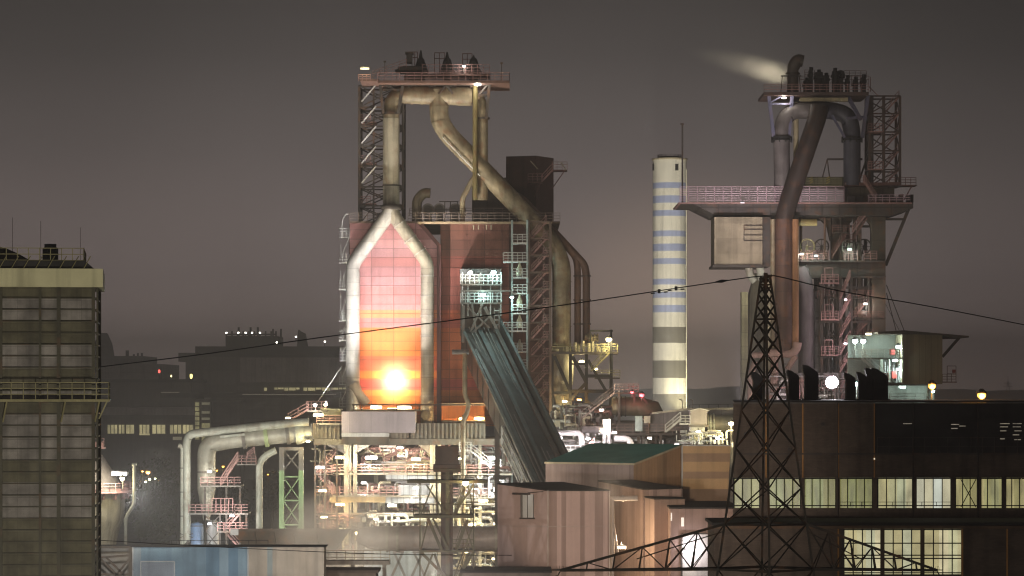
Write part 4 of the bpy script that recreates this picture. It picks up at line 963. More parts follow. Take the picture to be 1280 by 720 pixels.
def pipework(name, label, x0, x1, y0, y1, D, seed, n, mats, rmax=.38, cat='pipework', vfrac=.5):
    R = random.Random(seed); t = thing(name, label, cat, (X((x0+x1)/2, D), D, Z(y1, D)))
    for k in range(n):
        r = R.uniform(.1, rmax); d = D+R.uniform(0, 5); m = R.choice(mats)
        if R.random() < vfrac:
            x = R.uniform(x0, x1); a, c_ = sorted((R.uniform(y0, y1), R.uniform(y0, y1))); c_ = y1 if R.random() < .6 else c_
            if c_-a < 4: a = c_-8
            pts = [(x, c_), (x, a)]
            if R.random() < .55: pts += [(x+R.choice((-1, 1))*R.uniform(5, 16), a)]
        else:
            a, c_ = sorted((R.uniform(x0, x1), R.uniform(x0, x1))); y = R.uniform(y0, y1)
            if c_-a < 8: c_ = a+14
            pts = [(a, y), (c_, y)]
            if R.random() < .6: pts += [(c_, min(y1, y+R.uniform(4, 14)))]
        b = MB(); b.ptube(pts, r, d, 10, rad=r*3)
        if R.random() < .5: q = P(pts[0][0]*.5+pts[1][0]*.5, pts[0][1]*.5+pts[1][1]*.5, d); ax = P(*pts[1][:2], d)-P(*pts[0][:2], d); b.ring(q, ax, r*.9, r*1.5, r*.6)
        part('pipe', b, m, t)
    for k in range(n//4):
        x = R.uniform(x0, x1); y = R.uniform((y0+y1)/2, y1); w_ = R.uniform(2, 6); h_ = R.uniform(3, 8)
        if R.random() < .5:
            c = P(x, y, D+2); part('tank', MB().lathe([(w_*.07, c.z), (w_*.08, c.z+.1), (w_*.08, c.z+h_*.11), (w_*.05, c.z+h_*.125)], (c.x, c.y), 14), R.choice(mats), t)
        else: part('valve_box', MB().pbox(x, x+w_, y-h_, y, D+1, 1.2), R.choice(mats), t)
    return t
W_ = (M['pipe_white'], M['pipe_pale'], M['cream'], M['steel_mid'])
pipework('valve_pipework', 'dense white and cream valve pipework under the lowest casthouse floor', 440, 545, 643, 660, D-6, 31, 46, W_, .3, vfrac=.65)
pipework('orange_lit_pipework', 'orange lit pipes and valves at the lower left corner of the casthouse', 410, 446, 643, 690, D-6, 32, 22, (M['cream'], M['rail_pink'], M['steel_mid']), .25)
pipework('white_lit_pipework', 'brightly lit white pipes between the lattice mast and the skip bridge', 572, 636, 594, 622, D-6, 33, 34, (M['pipe_white'], M['pipe_white'], M['steel_mid']), .4)
pipework('return_bend_pipework', 'cream pipes with return bends right of the lattice mast, above the gas main', 560, 640, 624, 660, D-6, 34, 40, W_, .4)
pipework('foot_pipework', 'yellow lit pipes below the gas main at the bottom of the casthouse', 560, 640, 690, 712, D-4, 35, 26, W_, .25)
pipework('tangled_pipework', 'tangle of pale pipes behind the arch under the casthouse slab', 455, 538, 558, 578, D+9, 36, 36, (M['pipe_white'], M['cream'], M['rail_pink']), .25)
pipework('floor_pipework', 'pale pipes and fittings on the upper casthouse floor behind its pink railing', 446, 540, 576, 592, D+2, 41, 40, (M['pipe_white'], M['cream'], M['pipe_pale'], M['steel_mid']), .28)
pipework('screen_pipework', 'pipes and small tanks on the middle casthouse floor under the white screens', 446, 545, 600, 641, D+2, 42, 60, (M['pipe_white'], M['cream'], M['steel_mid'], M['rail_pink']), .25)
pipework('duct_pipework', 'white pipes and ducts beside the skip bridge foot, under the ribbed wall', 560, 640, 556, 594, D+3, 43, 56, (M['pipe_white'], M['pipe_white'], M['steel_mid'], M['rail_pink']), .34)
pipework('bay_pipework', 'cream pipework in the yellow lit bay beside the thick casthouse columns', 395, 432, 560, 660, D+4, 44, 44, (M['cream'], M['rail_pink'], M['steel_mid']), .22)
t = thing('white_stair', 'pinkish white lit stair and landing beside the skip bridge foot', 'stairs', (X(605, D-6), D-6, Z(592, D-6)))
part('flight', MB().stair(P(588, 563, D-6), P(614, 584, D-6), 1.3, .1), M['rail_white'], t); part('landing', MB().pbox(574, 589, 562, 564, D-6, 2), M['rail_white'], t); part('railing', MB().rail(P(574, 562, D-6), P(589, 562, D-6), post=.7, w=.1).rail(P(612, 584, D-6), P(626, 584, D-6), post=.7, w=.1), M['rail_white'], t)
# left stair frame of the casthouse
t = thing('casthouse_stair', 'dark steel stair frame with several lamps at the left edge of the casthouse', 'stairs', (X(408, D-4), D-4, 0))
b = MB(); dq = D-5
for px in (394, 406, 421): b.bar(P(px, 556, dq), (X(px, dq), dq, 0), .28)
for y in (592, 618, 642, 664): b.pbox(394, 421, y, y+1.5, dq, 4)
part('frame', b, M['steel'], t)
for y0, y1, d in ((592, 567, 1), (618, 592, -1), (642, 618, 1), (664, 642, -1), (688, 664, 1)):
    part('flight', MB().stair(P(396 if d > 0 else 419, y0, dq+1), P(419 if d > 0 else 396, y1, dq+1), 1.1, .1), M['rail_pink'], t)
b = MB()
for y in (592, 618, 642, 664): b.rail(P(394, y, dq), P(421, y, dq), h=1.2, post=.9, w=.09)
part('railing', b, M['rail_pink'], t)
t = thing('runner_platform', 'yellow lit cabin and pink railed stairs at the left corner beside the lavender box', 'platform', (X(398, D-7), D-7, Z(530, D-7)))
dr = D-7
b = MB(); b.pbox(396, 427, 529, 531, dr, 6); part('deck', b, M['steel_mid'], t); part('hood', MB().pbox(400, 426, 511, 513, dr+.5, 5).pbox(403, 426, 513, 520, dr+4, .3), mat('cream_hood', (.5, .46, .28), .6), t)
b = MB(); b.rail(P(383, 513, dr+4), P(408, 513, dr+4), h=1.4, post=.8, w=.09); b.rail(P(396, 529, dr), P(427, 529, dr), h=1.2, post=1, w=.09); part('railing', b, M['rail_pink'], t)
part('flight', MB().stair(P(360, 526, dr+3), P(385, 512, dr+3), 1.2, .1), M['rail_pink'], t)
part('landing', MB().pbox(384, 409, 513, 515, dr+2, 3), M['steel_mid'], t)
part('cable', MB().bar(P(398, 501, dr+3), P(427, 458, dr+8), .06), M['rail_white'], t)
t = thing('down_pipe', 'thin pale drain pipe with a kink in front of the furnace wall', 'pipe', (X(580, 495), 495, 0))
b = MB(); b.ptube([(581, 438), (581, 494), (586, 504), (584, 516), (579, 525), (579, 720)], .36, 495, 12, rad=1.0); part('pipe', b, M['pipe_khaki'], t); part('cap', MB().ptube([(565, 440), (586, 440)], .4, 495, 10), M['pipe_grey'], t)

# big horizontal gas main
Dg = 470
t = thing('gas_main', 'large horizontal grey brown gas main with ring joints across the foot of the casthouse', 'gas main', (X(550, Dg), Dg, 0))
b = MB(); b.ptube([(446, 668), (463, 672), (478, 673), (650, 673)], [1.0, 1.65, 1.85, 1.85], Dg, 28); mn = part('main', b, mat('gas_main_paint', (.27, .22, .19), .55, .1, dirt=.35, streak=.2, rust=.3), t)
rg = MB()
for px in (484, 497, 527, 592, 620): rg.ring(P(px, 673, Dg), (1, 0, 0), 1.8, 2.02, .35)
part('ring_joint', rg, mat('ring_paint', (.3, .27, .21), .6), mn)
b = MB()
for px in (498, 523, 592): 
    b.bar(P(px-8, 720, Dg), P(px+6, 689, Dg), .35).bar(P(px+8, 720, Dg), P(px-6, 689, Dg), .35).bar(P(px-7, 690, Dg), P(px+7, 690, Dg), .4)
part('saddle', b, M['steel_mid'], t)
t = thing('pale_shed', 'pale blue-grey sheet wall under the gas main behind the walkway', 'shed', (X(520, 480), 482, 0))
part('wall', MB().pbox(455, 545, 688, 740, 478, 6), mat('pale_blue_sheet', (.42, .47, .5), .6), t); part('roof', MB().pbox(454, 546, 686, 688, 477.8, 6.5), M['steel_mid'], t)

# ================================================================ LEFT PIPE GANTRY
D = 480; s = D/F
t = thing('hot_gas_duct', 'thick silver grey duct with a pale green ring, bending down', 'duct', (X(320, D), D, 0))
b = MB(); b.ptube([(258, 612), (258, 563), (264, 554), (290, 549), (390, 539.5)], 1.36, D, 24, rad=2.6); b.ptube([(258, 612), (258, 650)], [1.36, .5], D, 20); du = part('duct', b, mat('silver_duct', (.44, .42, .35), .5, .15, dirt=.35, streak=.2, rust=.2), t)
rg = MB()
for px, py in ((305, 547.6), (360, 542.2)): rg.ring(P(px, py, D), (1, 0, .1), 1.33, 1.62, .5)
rg.ring(P(258, 590, D), (0, 0, 1), 1.3, 1.5, .3); part('flange', rg, M['steel_mid'], du)
rg = MB().ring(P(333, 545, D), (1, 0, .1), 1.33, 1.66, .55); part('green_ring', rg, mat('pale_green_ring', (.42, .5, .25), .5), du)
b = MB(); b.ptube([(370, 541.3), (374, 541), (386, 540)], [1.75, 1.75, 1.2], D, 8); part('hood', b, M['pipe_pale'], du)
b = MB(); b.bar(P(275, 546, D-1.4), P(306, 543, D-1.4), .5, .35); part('cable_tray', b, M['pipe_pale'], du)
for px, py in ((258, 585), (252, 628)): part('manhole', MB().ptube([(px+4, py), (px+9, py)], .45, D-.6, 12), M['pipe_pale'], du)
t = thing('gantry_pipe', 'thin pale pipe rising on a gantry above the thick silver duct', 'pipe', (X(300, D), D-1, 0))
b = MB(); b.ptube([(233, 690), (233, 552), (237, 543), (250, 541), (386, 527)], .62, D-1, 16, rad=1.0); part('pipe', b, M['pipe_pale'], t)
b = MB(); b.bar(P(270, 545, D), P(388, 533, D), .35); b.rail(P(275, 537, D+.8), P(386, 526, D+.8), h=.6, bars=1, post=2.2, w=.1)
for k in range(9): x = 282+k*12; y = 543-k*1.2; b.bar(P(x, y, D-.4), P(x, y+4, D), .3)
part('pipe_bridge', b, M['steel'], t)
b = MB(); b.bar(P(228, 672, D-1.2), P(234, 690, D-1.2), .2); b.ptube([(236, 676), (231, 684)], .4, D-1.3, 8); b.bar(P(225, 667, D-1.3), P(241, 672, D-1.3), .12); b.bar(P(225, 672, D-1.3), P(241, 667, D-1.3), .12); part('bracket', b, M['steel'], t)
t = thing('steam_vent_pipe', 'thinnest white vertical pipe with a hooked top giving off steam beside the gantry', 'pipe', (X(228, D), D-1, 0))
b = MB(); b.ptube([(228, 690), (228, 562), (227, 558), (223, 557)], .36, D-1, 12, rad=.5); part('pipe', b, M['pipe_pale'], t)
rg = MB()
for y in (585, 615, 645): rg.ring(P(228, y, D-1), (0, 0, 1), .3, .5, .15)
part('clamp', rg, M['steel'], t)
t = thing('standing_pipe', 'thick pale leg pipe standing under the silver duct beside the green trestle', 'pipe', (X(324, D), D, 0))
b = MB(); b.ptube([(345, 563), (334, 568), (324, 578), (324, 720)], .52, D, 14, rad=1.2); part('pipe', b, M['pipe_pale'], t)
b = MB()
for x, y in ((318, 563), (330, 563)): b.bar(P(x, y, D+1), P(x+3, 578, D+.5), .15)
part('clamp', b, M['steel_mid'], t)
t = thing('green_trestle', 'tall lattice trestle with green lower legs carrying the silver duct', 'trestle', (X(364, D), D, 0))
lv = [Z(y, D) for y in (585, 562)]
b = MB()
for px in (352, 376.5): b.bar(P(px, 588, D), P(px, 559, D), .72)
b.bar(P(354, 588, D), P(375, 562, D), .14).bar(P(375, 588, D), P(354, 562, D), .14); b.bar(P(350, 561, D), P(379, 561, D), .5); part('frame', b, M['steel_mid'], t)
b = MB()
for px in (352, 376.5): b.bar(P(px, 720, D), P(px, 588, D), .72)
for y in (596, 625.5, 656, 686): b.bar(P(352, y, D), P(376.5, y, D), .22)
for y0, y1 in ((596, 625.5), (625.5, 656), (656, 686)): b.bar(P(354, y0, D), P(375, y1, D), .14).bar(P(375, y0, D), P(354, y1, D), .14)
part('frame', b, M['green_steel'], t)
t = thing('gantry_stair', 'pink railed stair tower with platforms below the bend of the silver duct', 'stairs', (X(275, D), D-3, 0))
Ds = D-3.5
for y, x0, x1 in ((607, 251, 301), (641.5, 236, 310), (664, 272, 310)):
    l = part('platform', MB().pbox(x0, x1, y, y+1.8, Ds, 5), M['steel_mid'], t); part('railing', MB().rail(P(x0, y, Ds), P(x1, y, Ds), h=1.25, post=.95, w=.09).rail(P(x1, y, Ds), P(x1, y, Ds+5), h=1.25, w=.09), M['rail_pink'], l)
b = MB()
for px, y0 in ((256, 608), (283, 608), (300, 608), (256, 642), (275, 642), (308, 642)): b.bar(P(px, y0, Ds+.3), (X(px, Ds), Ds+.3, 0), .28)
for y0, y1 in ((645, 663), (664, 684)): b.bar(P(257, y0, Ds+.3), P(274, y1, Ds+.3), .14).bar(P(274, y0, Ds+.3), P(257, y1, Ds+.3), .14)
part('frame', b, M['steel'], t)
part('flight', MB().stair(P(276, 606, Ds+1), P(297, 574, Ds+1), 1.2, .1), M['rail_pink'], t)
l = part('landing', MB().pbox(296, 320, 580, 581.5, Ds+1, 3), M['steel_mid'], t); part('railing', MB().rail(P(296, 580, Ds+1), P(320, 580, Ds+1), h=1.2, post=.8, w=.09).rail(P(309, 574, Ds+1), P(318, 567, Ds+1), h=1, post=.8, w=.09), M['rail_pink'], l)
for y0, y1, d in ((664, 642, 1), (686, 664, -1)): part('flight', MB().stair(P(280 if d > 0 else 300, y0, Ds+1), P(300 if d > 0 else 280, y1, Ds+1), 1.2, .1), M['rail_pink'], t)
b = MB()
for px in (265, 270, 276, 281, 286, 291): b.bar(P(px, 640, Ds-.2), P(px, 623, Ds-.2), .1)
b.bar(P(265, 623, Ds-.2), P(291, 623, Ds-.2), .1); part('cage', b, M['rail_pink'], t)
def tank(name, label, px, y0, y1, w, D, m):
    t = thing(name, label, 'tank', (X(px, D), D, 0)); r = w*D/F/2; z1 = Z(y0, D)
    part('shell', MB().lathe([(r, 0), (r, z1-r*.4), (r*.7, z1-.1*r), (r*.2, z1)], (X(px, D), D), 22), m, t)
    part('band', MB().ring((X(px, D), D, z1-r*.5), (0, 0, 1), r*.98, r*1.05, .15), M['steel'], t)
tank('blue_tank', 'pale blue storage tank at the foot of the gantry stair', 246, 653, 690, 17, D, M['blue_tank'])
tank('white_tank', 'white storage tank between the legs of the gantry stair', 266, 650, 690, 15, D+2, M['pipe_white'])

# ================================================================ PROCESS AREA right of the skip bridge
D = 500; s = D/F
t = thing('elbow_duct', 'big olive elbow duct turning down beside the electrical cabinet, walkway arching over it', 'duct', (X(800, D), D, Z(540, D)))
b = MB(); b.ptube([(765, 508), (798, 508), (814, 513), (822, 528), (823, 541)], [1.4, 1.55, 1.7, 1.6, 1.4], D+2, 22, rad=0); part('duct', b, mat('olive_duct', (.17, .15, .1), .5, .1, rust=.4, dirt=.4), t)
part('orange_joint', MB().ptube([(822, 525), (822.5, 533)], 1.75, D+2, 22), mat('orange_joint', (.5, .27, .08), .6), t)
b = MB()
for px in (770, 776, 781): b.ptube([(px, 508), (px+1.5, 508)], 1.62, D+2, 22)
part('rib', b, M['steel'], t)
t = thing('crossover_walkway', 'railed stair bridge climbing over the elbow duct with two red lamps', 'walkway', (X(770, D), D, Z(542, D)))
b = MB(); b.pbox(768, 798, 490.5, 492.3, D-1, 2.5); b.bar(P(798, 491, D-1), P(810, 505, D-1), .3); b.bar(P(774, 492, D-.5), P(774, 542, D-.5), .35); b.bar(P(793, 492, D-.5), P(793, 503, D-.5), .3); part('deck', b, M['steel'], t)
b = MB(); b.rail(P(768, 490.5, D-1), P(798, 490.5, D-1), h=1.3, post=.8, w=.09); b.stair(P(727, 523, D-1), P(768, 491, D-1), 1.2, .09); part('railing', b, mat('dusty_rail', (.32, .24, .2), .6), t)
for px, py, lb in ((790, 490, 'smaller red lamp on the stair bridge over the elbow duct'), (802, 493.5, 'larger red lamp at the top right of the stair bridge over the elbow duct')):
    lamp('post', px, py, D-1.3, (1, .06, .08), 120, lb, em=5, size=1.0 if px < 800 else 1.5, pole=.9)
t = thing('long_walkway', 'long dark railed walkway deck in front of the elbow duct', 'walkway', (X(790, D), D-2, Z(560, D)))
b = MB(); b.pbox(722, 864, 541.5, 544, D-2.5, 4)
for px in (742, 770, 798, 826, 850): b.bar(P(px, 544, D-2), (X(px, D), D-2, 0), .4)
part('deck', b, M['steel'], t); part('railing', MB().rail(P(722, 541.5, D-2.5), P(850, 541.5, D-2.5), h=1.4, post=1.2, w=.085), mat('brown_rail2', (.28, .2, .16), .6), t)
t = thing('electrical_cabinet', 'pale green electrical cabinet on the long walkway before the elbow duct', 'cabinet', (X(799, D), D-2.6, Z(541, D)))
part('body', MB().pbox(794, 803, 520, 539, D-2.7, .9), mat('pale_green_cabinet', (.42, .5, .44), .5), t); part('door', MB().pbox(794.8, 802.2, 521, 538, D-2.76, .05), mat('cabinet_door', (.46, .53, .48), .5), t)
t = thing('tan_cabinet', 'tan control box beside the pale green electrical cabinet', 'cabinet', (X(809, D), D-2.6, Z(530, D)))
part('body', MB().pbox(805, 813, 520, 529, D-2.7, .9), M['cream'], t); part('stand', MB().bar(P(809, 529, D-2.2), P(809, 541, D-2.2), .3), M['steel'], t)
Wb = (M['pipe_white'], M['pipe_white'], M['pipe_pale'], M['steel_mid'])
pipework('lilac_lit_pipework', 'bright lilac-white lit pipes behind the green roofed hall', 686, 770, 536, 568, D-4, 51, 46, Wb, .38, vfrac=.35)
pipework('gas_valve_pipework', 'dark pipe and valve cluster between the dust catcher and the elbow duct', 716, 772, 506, 540, D, 52, 44, (M['steel'], M['steel_mid'], M['pipe_grey'], M['rail_brown']), .32)
pipework('pump_pipework', 'low pump pipes under the long walkway behind the green roof', 775, 850, 545, 562, D-1, 53, 20, (M['steel'], M['pipe_grey'], M['pipe_white']), .35, vfrac=.4)
pipework('yellow_lit_pipework', 'yellow lit pipes and tanks at the foot of the dust catcher frame', 686, 730, 505, 536, D-1, 54, 26, (M['cream'], M['pipe_pale'], M['steel_mid']), .3)
t = thing('twin_risers', 'pair of bright white vertical pipes with horizontal lagged pipes behind the green roof', 'pipe', (X(758, D), D-4, 0))
for px in (755.5, 761): part('riser', MB().ptube([(px, 590), (px, 524)], .3, D-4.5, 12), M['pipe_white'], t)
part('lagged_pipe', MB().ptube([(727, 537), (755, 537)], .55, D-4.8, 14), M['pipe_grey'], t); part('lagged_pipe', MB().ptube([(690, 541), (727, 541), (727, 556)], .45, D-5, 14, rad=1), M['pipe_white'], t); part('lagged_pipe', MB().ptube([(768, 548), (786, 549), (789, 556)], .5, D-5, 14, rad=1), M['pipe_white'], t)
t = thing('white_railing', 'white lit railing and stair just above the left end of the green roof', 'railing', (X(710, D-8), D-8, Z(572, D-8)))
part('railing', MB().rail(P(694, 570, D-8), P(726, 570, D-8), h=1.6, post=.8, w=.11), M['rail_white'], t); part('flight', MB().stair(P(735, 566, D-8), P(743, 556, D-8), 1, .1), M['rail_pink'], t); part('deck', MB().pbox(690, 745, 570, 572, D-8, 3), M['white_sheet'], t)
# added back wall of process area so lamps have surfaces to light
t = thing('backing_wall', 'low added backing wall that catches lamp light behind the lilac lit pipes', 'building', (X(770, D+12), D+16, 0))
part('wall', MB().pbox(690, 845, 528, 700, D+12, 8), mat('backing_wall_sheet', (.16, .145, .14), .8, dirt=.5, grid=(4, 3, .15, .5)), t); part('roof', MB().pbox(688, 847, 526, 528, D+11.7, 8.8), M['steel'], t)
# gallery, hut and drum at right
D = 492
t = thing('conveyor_gallery', 'enclosed grey conveyor gallery with a railed roof beside the brick hall', 'gallery', (X(880, D), D+6, 0))
b = MB(); b.prism([(X(815, D), Z(541, D)), (X(922, D), Z(534, D)), (X(922, D), Z(511, D)), (X(860, D), Z(512, D)), (X(815, D), Z(517, D))], D+6, D+10); part('casing', b, mat('gallery_sheet', (.2, .18, .165), .7, grid=(3, 9, .12, .5)), t)
b = MB(); b.bar(P(815, 516.5, D+5.8), P(860, 511.5, D+5.8), .3); b.bar(P(860, 511.5, D+5.8), P(922, 510.5, D+5.8), .3); part('coping', b, M['cream'], t)
part('railing', MB().rail(P(862, 511, D+6), P(922, 510, D+6), h=.6, bars=1, post=1.4, w=.08), M['steel'], t)
b = MB()
for px in (820, 848, 880, 910): b.bar(P(px, 536, D+8), (X(px, D+8), D+8, 0), .4)
part('support', b, M['steel'], t)
for px in (853, 866): part('lamp_bracket', MB().tube(bend([P(px, 511, D+7), P(px, 500, D+7), P(px-4, 499, D+7)], .4), .07, 6), M['steel_mid'], t)
t = thing('gable_hut', 'small grey hut with a pitched roof beside the ribbed drum', 'hut', (X(874, D), D+2, Z(560, D)))
b = MB(); b.prism([(X(863, D), Z(531, D)), (X(884, D), Z(531, D)), (X(884, D), Z(513, D)), (X(873.5, D), Z(510.8, D)), (X(863, D), Z(513, D))], D, D+4); part('wall', b, mat('hut_sheet', (.42, .38, .37), .6, streak=.2), t)
b = MB(); b.bar(P(861.5, 513.3, D+2), P(873.5, 510.3, D+2), 4.6, .15); b.bar(P(873.5, 510.3, D+2), P(885.5, 513.3, D+2), 4.6, .15); part('roof', b, M['white_sheet'], t)
part('base', MB().pbox(863, 881, 534, 600, D-.4, 4), M['white_sheet'], t); part('floor', MB().pbox(862, 886, 531, 534, D-.8, 5), M['steel_mid'], t)
part('door', MB().pbox(866, 872, 545, 557, D-.47, .05), M['cream'], t)
t = thing('ribbed_drum', 'horizontal ribbed grey drum beside the corner of the brick hall', 'drum', (X(900, D), D+3, 0))
b = MB(); b.ptube([(883, 530), (925, 530)], 1.35, D+3, 24); part('shell', b, mat('drum_paint', (.26, .24, .19), .5, .1, rust=.2), t)
rg = MB()
for px in (885, 888, 892): rg.ring(P(px, 530, D+3), (1, 0, 0), 1.3, 1.62, .25)
part('rib', rg, M['pipe_pale'], t); b = MB()
for px in (888, 915): b.pbox(px-2, px+2, 540, 700, D+2, 2)
part('saddle', b, M['steel_mid'], t)
t = thing('pink_stair', 'bright pink-white railed stair rising to a landing beside the small gabled hut', 'stairs', (X(848, D), D-2, Z(545, D)))
part('flight', MB().stair(P(832, 540, D-1), P(851, 524, D-1), 1.2, .11), M['rail_white'], t); part('landing', MB().pbox(850, 863, 529, 531, D-1, 2), M['rail_white'], t); part('railing', MB().rail(P(850, 530, D-1), P(863, 530, D-1), h=1.3, post=.7, w=.11), M['rail_white'], t)
pipework('corner_pipework', 'pale lit pipes and boxes in front of the ribbed drum beside the brick hall', 845, 915, 538, 566, D-4, 55, 30, (M['pipe_pale'], M['cream'], M['rail_white']), .25)
lamp('post', 914, 529, D-4, YEL, 3500, 'bright yellow-green lamp at the left edge of the brick hall', em=55, size=1.5, pole=4)
# ================================================================ STRIPED CHIMNEY
D = 640; s = D/F
cx, cyc = X(837, D), D
cream = (.74, .70, .58); per = (.35, .39, .55); gry = (.2, .185, .15)
ztp = Z(200, D)
seq = [(900, cream), (515, gry), (494, cream), (473, gry), (452, cream), (430, gry), (409, cream), (392, per), (383, cream), (374, per), (366, cream), (357, per), (349, cream), (332, per), (324, cream), (315, per), (307, cream), (298, per), (290, cream), (272, per), (264, cream), (255, per), (247, cream), (238, per), (230, cream)]
t = thing('striped_chimney', 'tall cream chimney with pale blue and grey rings between the two furnaces', 'chimney', (cx, cyc, 0))
m = mat('striped_chimney_paint', cream, .6, dirt=.22, streak=.28, scale=.15, bands=[(max(0, Z(y, D)/ztp), c) for y, c in seq], zr=(0, ztp))
part('shaft', MB().lathe([(3.45, 0), (3.4, ztp*.6), (3.38, ztp)], (cx, cyc), 48), m, t)
part('rim', MB().lathe([(3.55, ztp-.1), (3.6, ztp+.25), (3.3, ztp+.3)], (cx, cyc), 48), mat('cream_rim', (.6, .52, .35), .6), t)
b = MB(); pts = [(cx+2.4*math.cos(a*math.pi/8), cyc+2.4*math.sin(a*math.pi/8), ztp+.3) for a in range(16)]; b.loop_rail(pts, True, h=.7, bars=2, post=.9, w=.07); b.lathe([(2.2, ztp+.25), (2.2, ztp+.6), (2.0, ztp+.7)], (cx, cyc), 24); part('crown_railing', b, M['steel'], t)
for px in (817.5, 846):
    part('window', MB().pbox(px-2, px+2, 205, 213, D-3.25 if px > 830 else D-1.3, .4), M['black'], t)
b = MB(); xr = cx+3.25
b.tube([(xr, cyc-.9, 0), (xr, cyc-.9, Z(212, D))], .2, 8); part('conduit', b, mat('conduit_paint', (.7, .66, .5), .5), t)
# ================================================================ RIGHT FURNACE
D = 560; s = D/F
dstl = M['steel']; rpk = M['rail_pink']
gird = mat('girder_plate', (.10, .088, .08), .6, .1, rust=.45, grid=(3.0, 60, .2, .7))
t = thing('blast_furnace', 'rust brown furnace frame with a long railed charging platform behind the brick hall', 'furnace', (X(1020, D), D+8, 0)); FURN = t
b = MB(); b.prism([(X(866, D), Z(257, D)), (X(892, D), Z(270, D)), (X(1112, D), Z(271, D)), (X(1138, D), Z(262, D)), (X(1138, D), Z(254.5, D)), (X(850, D), Z(254.5, D)), (X(850, D), Z(257, D))], D-4, D+14); part('main_girder', b, gird, t)
b = MB(); b.pbox(848, 1056, 253, 254.4, D-4.6, 19); b.pbox(1056, 1140, 253, 254.4, D-4.6, 19); dk_ = part('deck', b, M['rail_pink'], t)
b = MB(); b.rail(P(850, 253, D-4.5), P(1055, 253, D-4.5), h=2.7, bars=7, post=1.5, w=.11); b.rail(P(850, 253, D-4.5), P(850, 253, D+13), h=2.7, bars=7, post=1.6, w=.08); b.rail(P(1086, 253, D-4.5), P(1138, 253, D-4.5), h=1.3, bars=3, post=1.2, w=.1); b.rail(P(1138, 253, D-4.5), P(1138, 253, D+12), h=1.3, bars=3, post=1.6, w=.1); part('railing', b, mat('lilac_rail', (.6, .42, .48), .6), dk_)
b = MB(); b.bar(P(1137, 258, D), P(1107, 332, D), .55); b.bar(P(1107, 274, D), P(1131, 274, D), .4)
b.bar(P(1108, 366, D+2), P(1120, 413, D+2), .14); b.bar(P(1108, 356, D+2), P(1130, 413, D+2), .14); part('strut', b, dstl, t)
col_ = mat('furnace_column', (.10, .078, .06), .6, .1, rust=.5, grid=(50, 3.4, .2, .6))
b = MB()
b.pbox(1090, 1107, 271, 700, D-1, 3); b.pbox(1040, 1056, 271, 330, D+2, 3); b.pbox(1072, 1077, 271, 420, D, 1.6); b.pbox(1062, 1067, 345, 440, D+8, 2); b.pbox(1022, 1030, 345, 600, D+6, 2); b.pbox(1044, 1050, 345, 600, D+3, 2); part('column', b, col_, t)
b = MB(); b.prism([(X(1056, D), Z(271.3, D)), (X(1056, D), Z(300, D)), (X(1060, D), Z(282, D)), (X(1072, D), Z(271.3, D))][::-1], D+2.1, D+4.5); b.prism([(X(1040, D), Z(271.3, D)), (X(1026, D), Z(271.3, D)), (X(1036, D), Z(282, D)), (X(1040, D), Z(300, D))][::-1], D+2.1, D+4.5); b.prism([(X(1090, D), Z(271.3, D)), (X(1080, D), Z(271.3, D)), (X(1087, D), Z(280, D)), (X(1090, D), Z(290, D))], D-.5, D+1.5); part('gusset', b, col_, t)
# sheave level
b = MB(); b.pbox(995, 1104, 327, 345, D-.8, .5); b.pbox(994, 1106, 325.5, 327, D-2.5, 8); b.pbox(994, 1106, 345, 347, D-1.2, 6); b.bar(P(1004, 347, D), P(1018, 366, D), .5); b.bar(P(1036, 347, D), P(1022, 366, D), .4); part('sheave_floor', b, gird, t)
b = MB(); b.rail(P(996, 326, D-2.4), P(1036, 326, D-2.4), h=1.7, bars=4, post=.9, w=.1); b.rail(P(1055, 326, D-2.4), P(1072, 326, D-2.4), h=1.7, bars=4, post=.9, w=.1); b.rail(P(1080, 326, D-2.4), P(1096, 326, D-2.4), h=1.7, bars=4, post=.9, w=.1); part('railing', b, M['rail_pink'], t)
for px, mm, d in ((1009, M['rail_yellow'], -1.2), (1027, dstl, 2), (1061, M['pipe_pale'], 1), (1080, dstl, 2)):
    w = MB(); c = P(px, 308, D+d); w.ring(c, (0, 1, 0), 1.12, 1.36, .3, 28)
    for k in range(8): a = k*math.pi/4; w.bar(c, c+Vector((math.cos(a), 0, math.sin(a)))*1.15, .09)
    w.ring(c, (0, 1, 0), 0.02, .25, .4, 12); part('rope_sheave', w, mm, t); w = MB().bar((c.x-.7, c.y+.4, Z(326, D)), (c.x, c.y+.3, c.z), .2).bar((c.x+.7, c.y+.4, Z(326, D)), (c.x, c.y+.3, c.z), .2); part('sheave_stand', w, mm, t)
part('pipe_stub', MB().ptube([(990, 278), (1021, 278)], .62, D-3, 14), mat('yellow_stub', (.3, .25, .1), .6, rust=.4), t)
# machine deck on top of the girder
b = MB(); b.pbox(1004, 1055, 221, 233, D+2, 6); part('winch_house', b, mat('winch_green', (.17, .16, .08), .6, grid=(2.2, 9, .12, .5)), t); b = MB()
for px in (1012, 1033): 
    for k in range(3): b.bar(P(px, 223+k*3, D+1.93), P(px+4, 221+k*3, D+1.93), .12, .16)
part('hazard_stripe', b, mat('hazard_yellow', (.5, .4, .06), .6), t)
b = MB(); b.pbox(1060, 1118, 234, 253, D+3, 8); part('machine_house', b, mat('machine_sheet', (.17, .145, .11), .7, grid=(4, 20, .15, .5)), t)
b = MB(); b.pbox(1056, 1125, 228, 232, D-1, 12); b.rail(P(1112, 231, D-1), P(1145, 231, D-1), h=1.3, post=1, w=.1); b.pbox(1100, 1146, 231, 232.3, D-1, 4); b.rail(P(1060, 228, D-1), P(1086, 228, D-1), h=1.2, post=1, w=.09); b.bar(P(1140, 232, D-1), P(1130, 250, D-1), .2); part('deck_plate', b, M['rail_brown'], t)
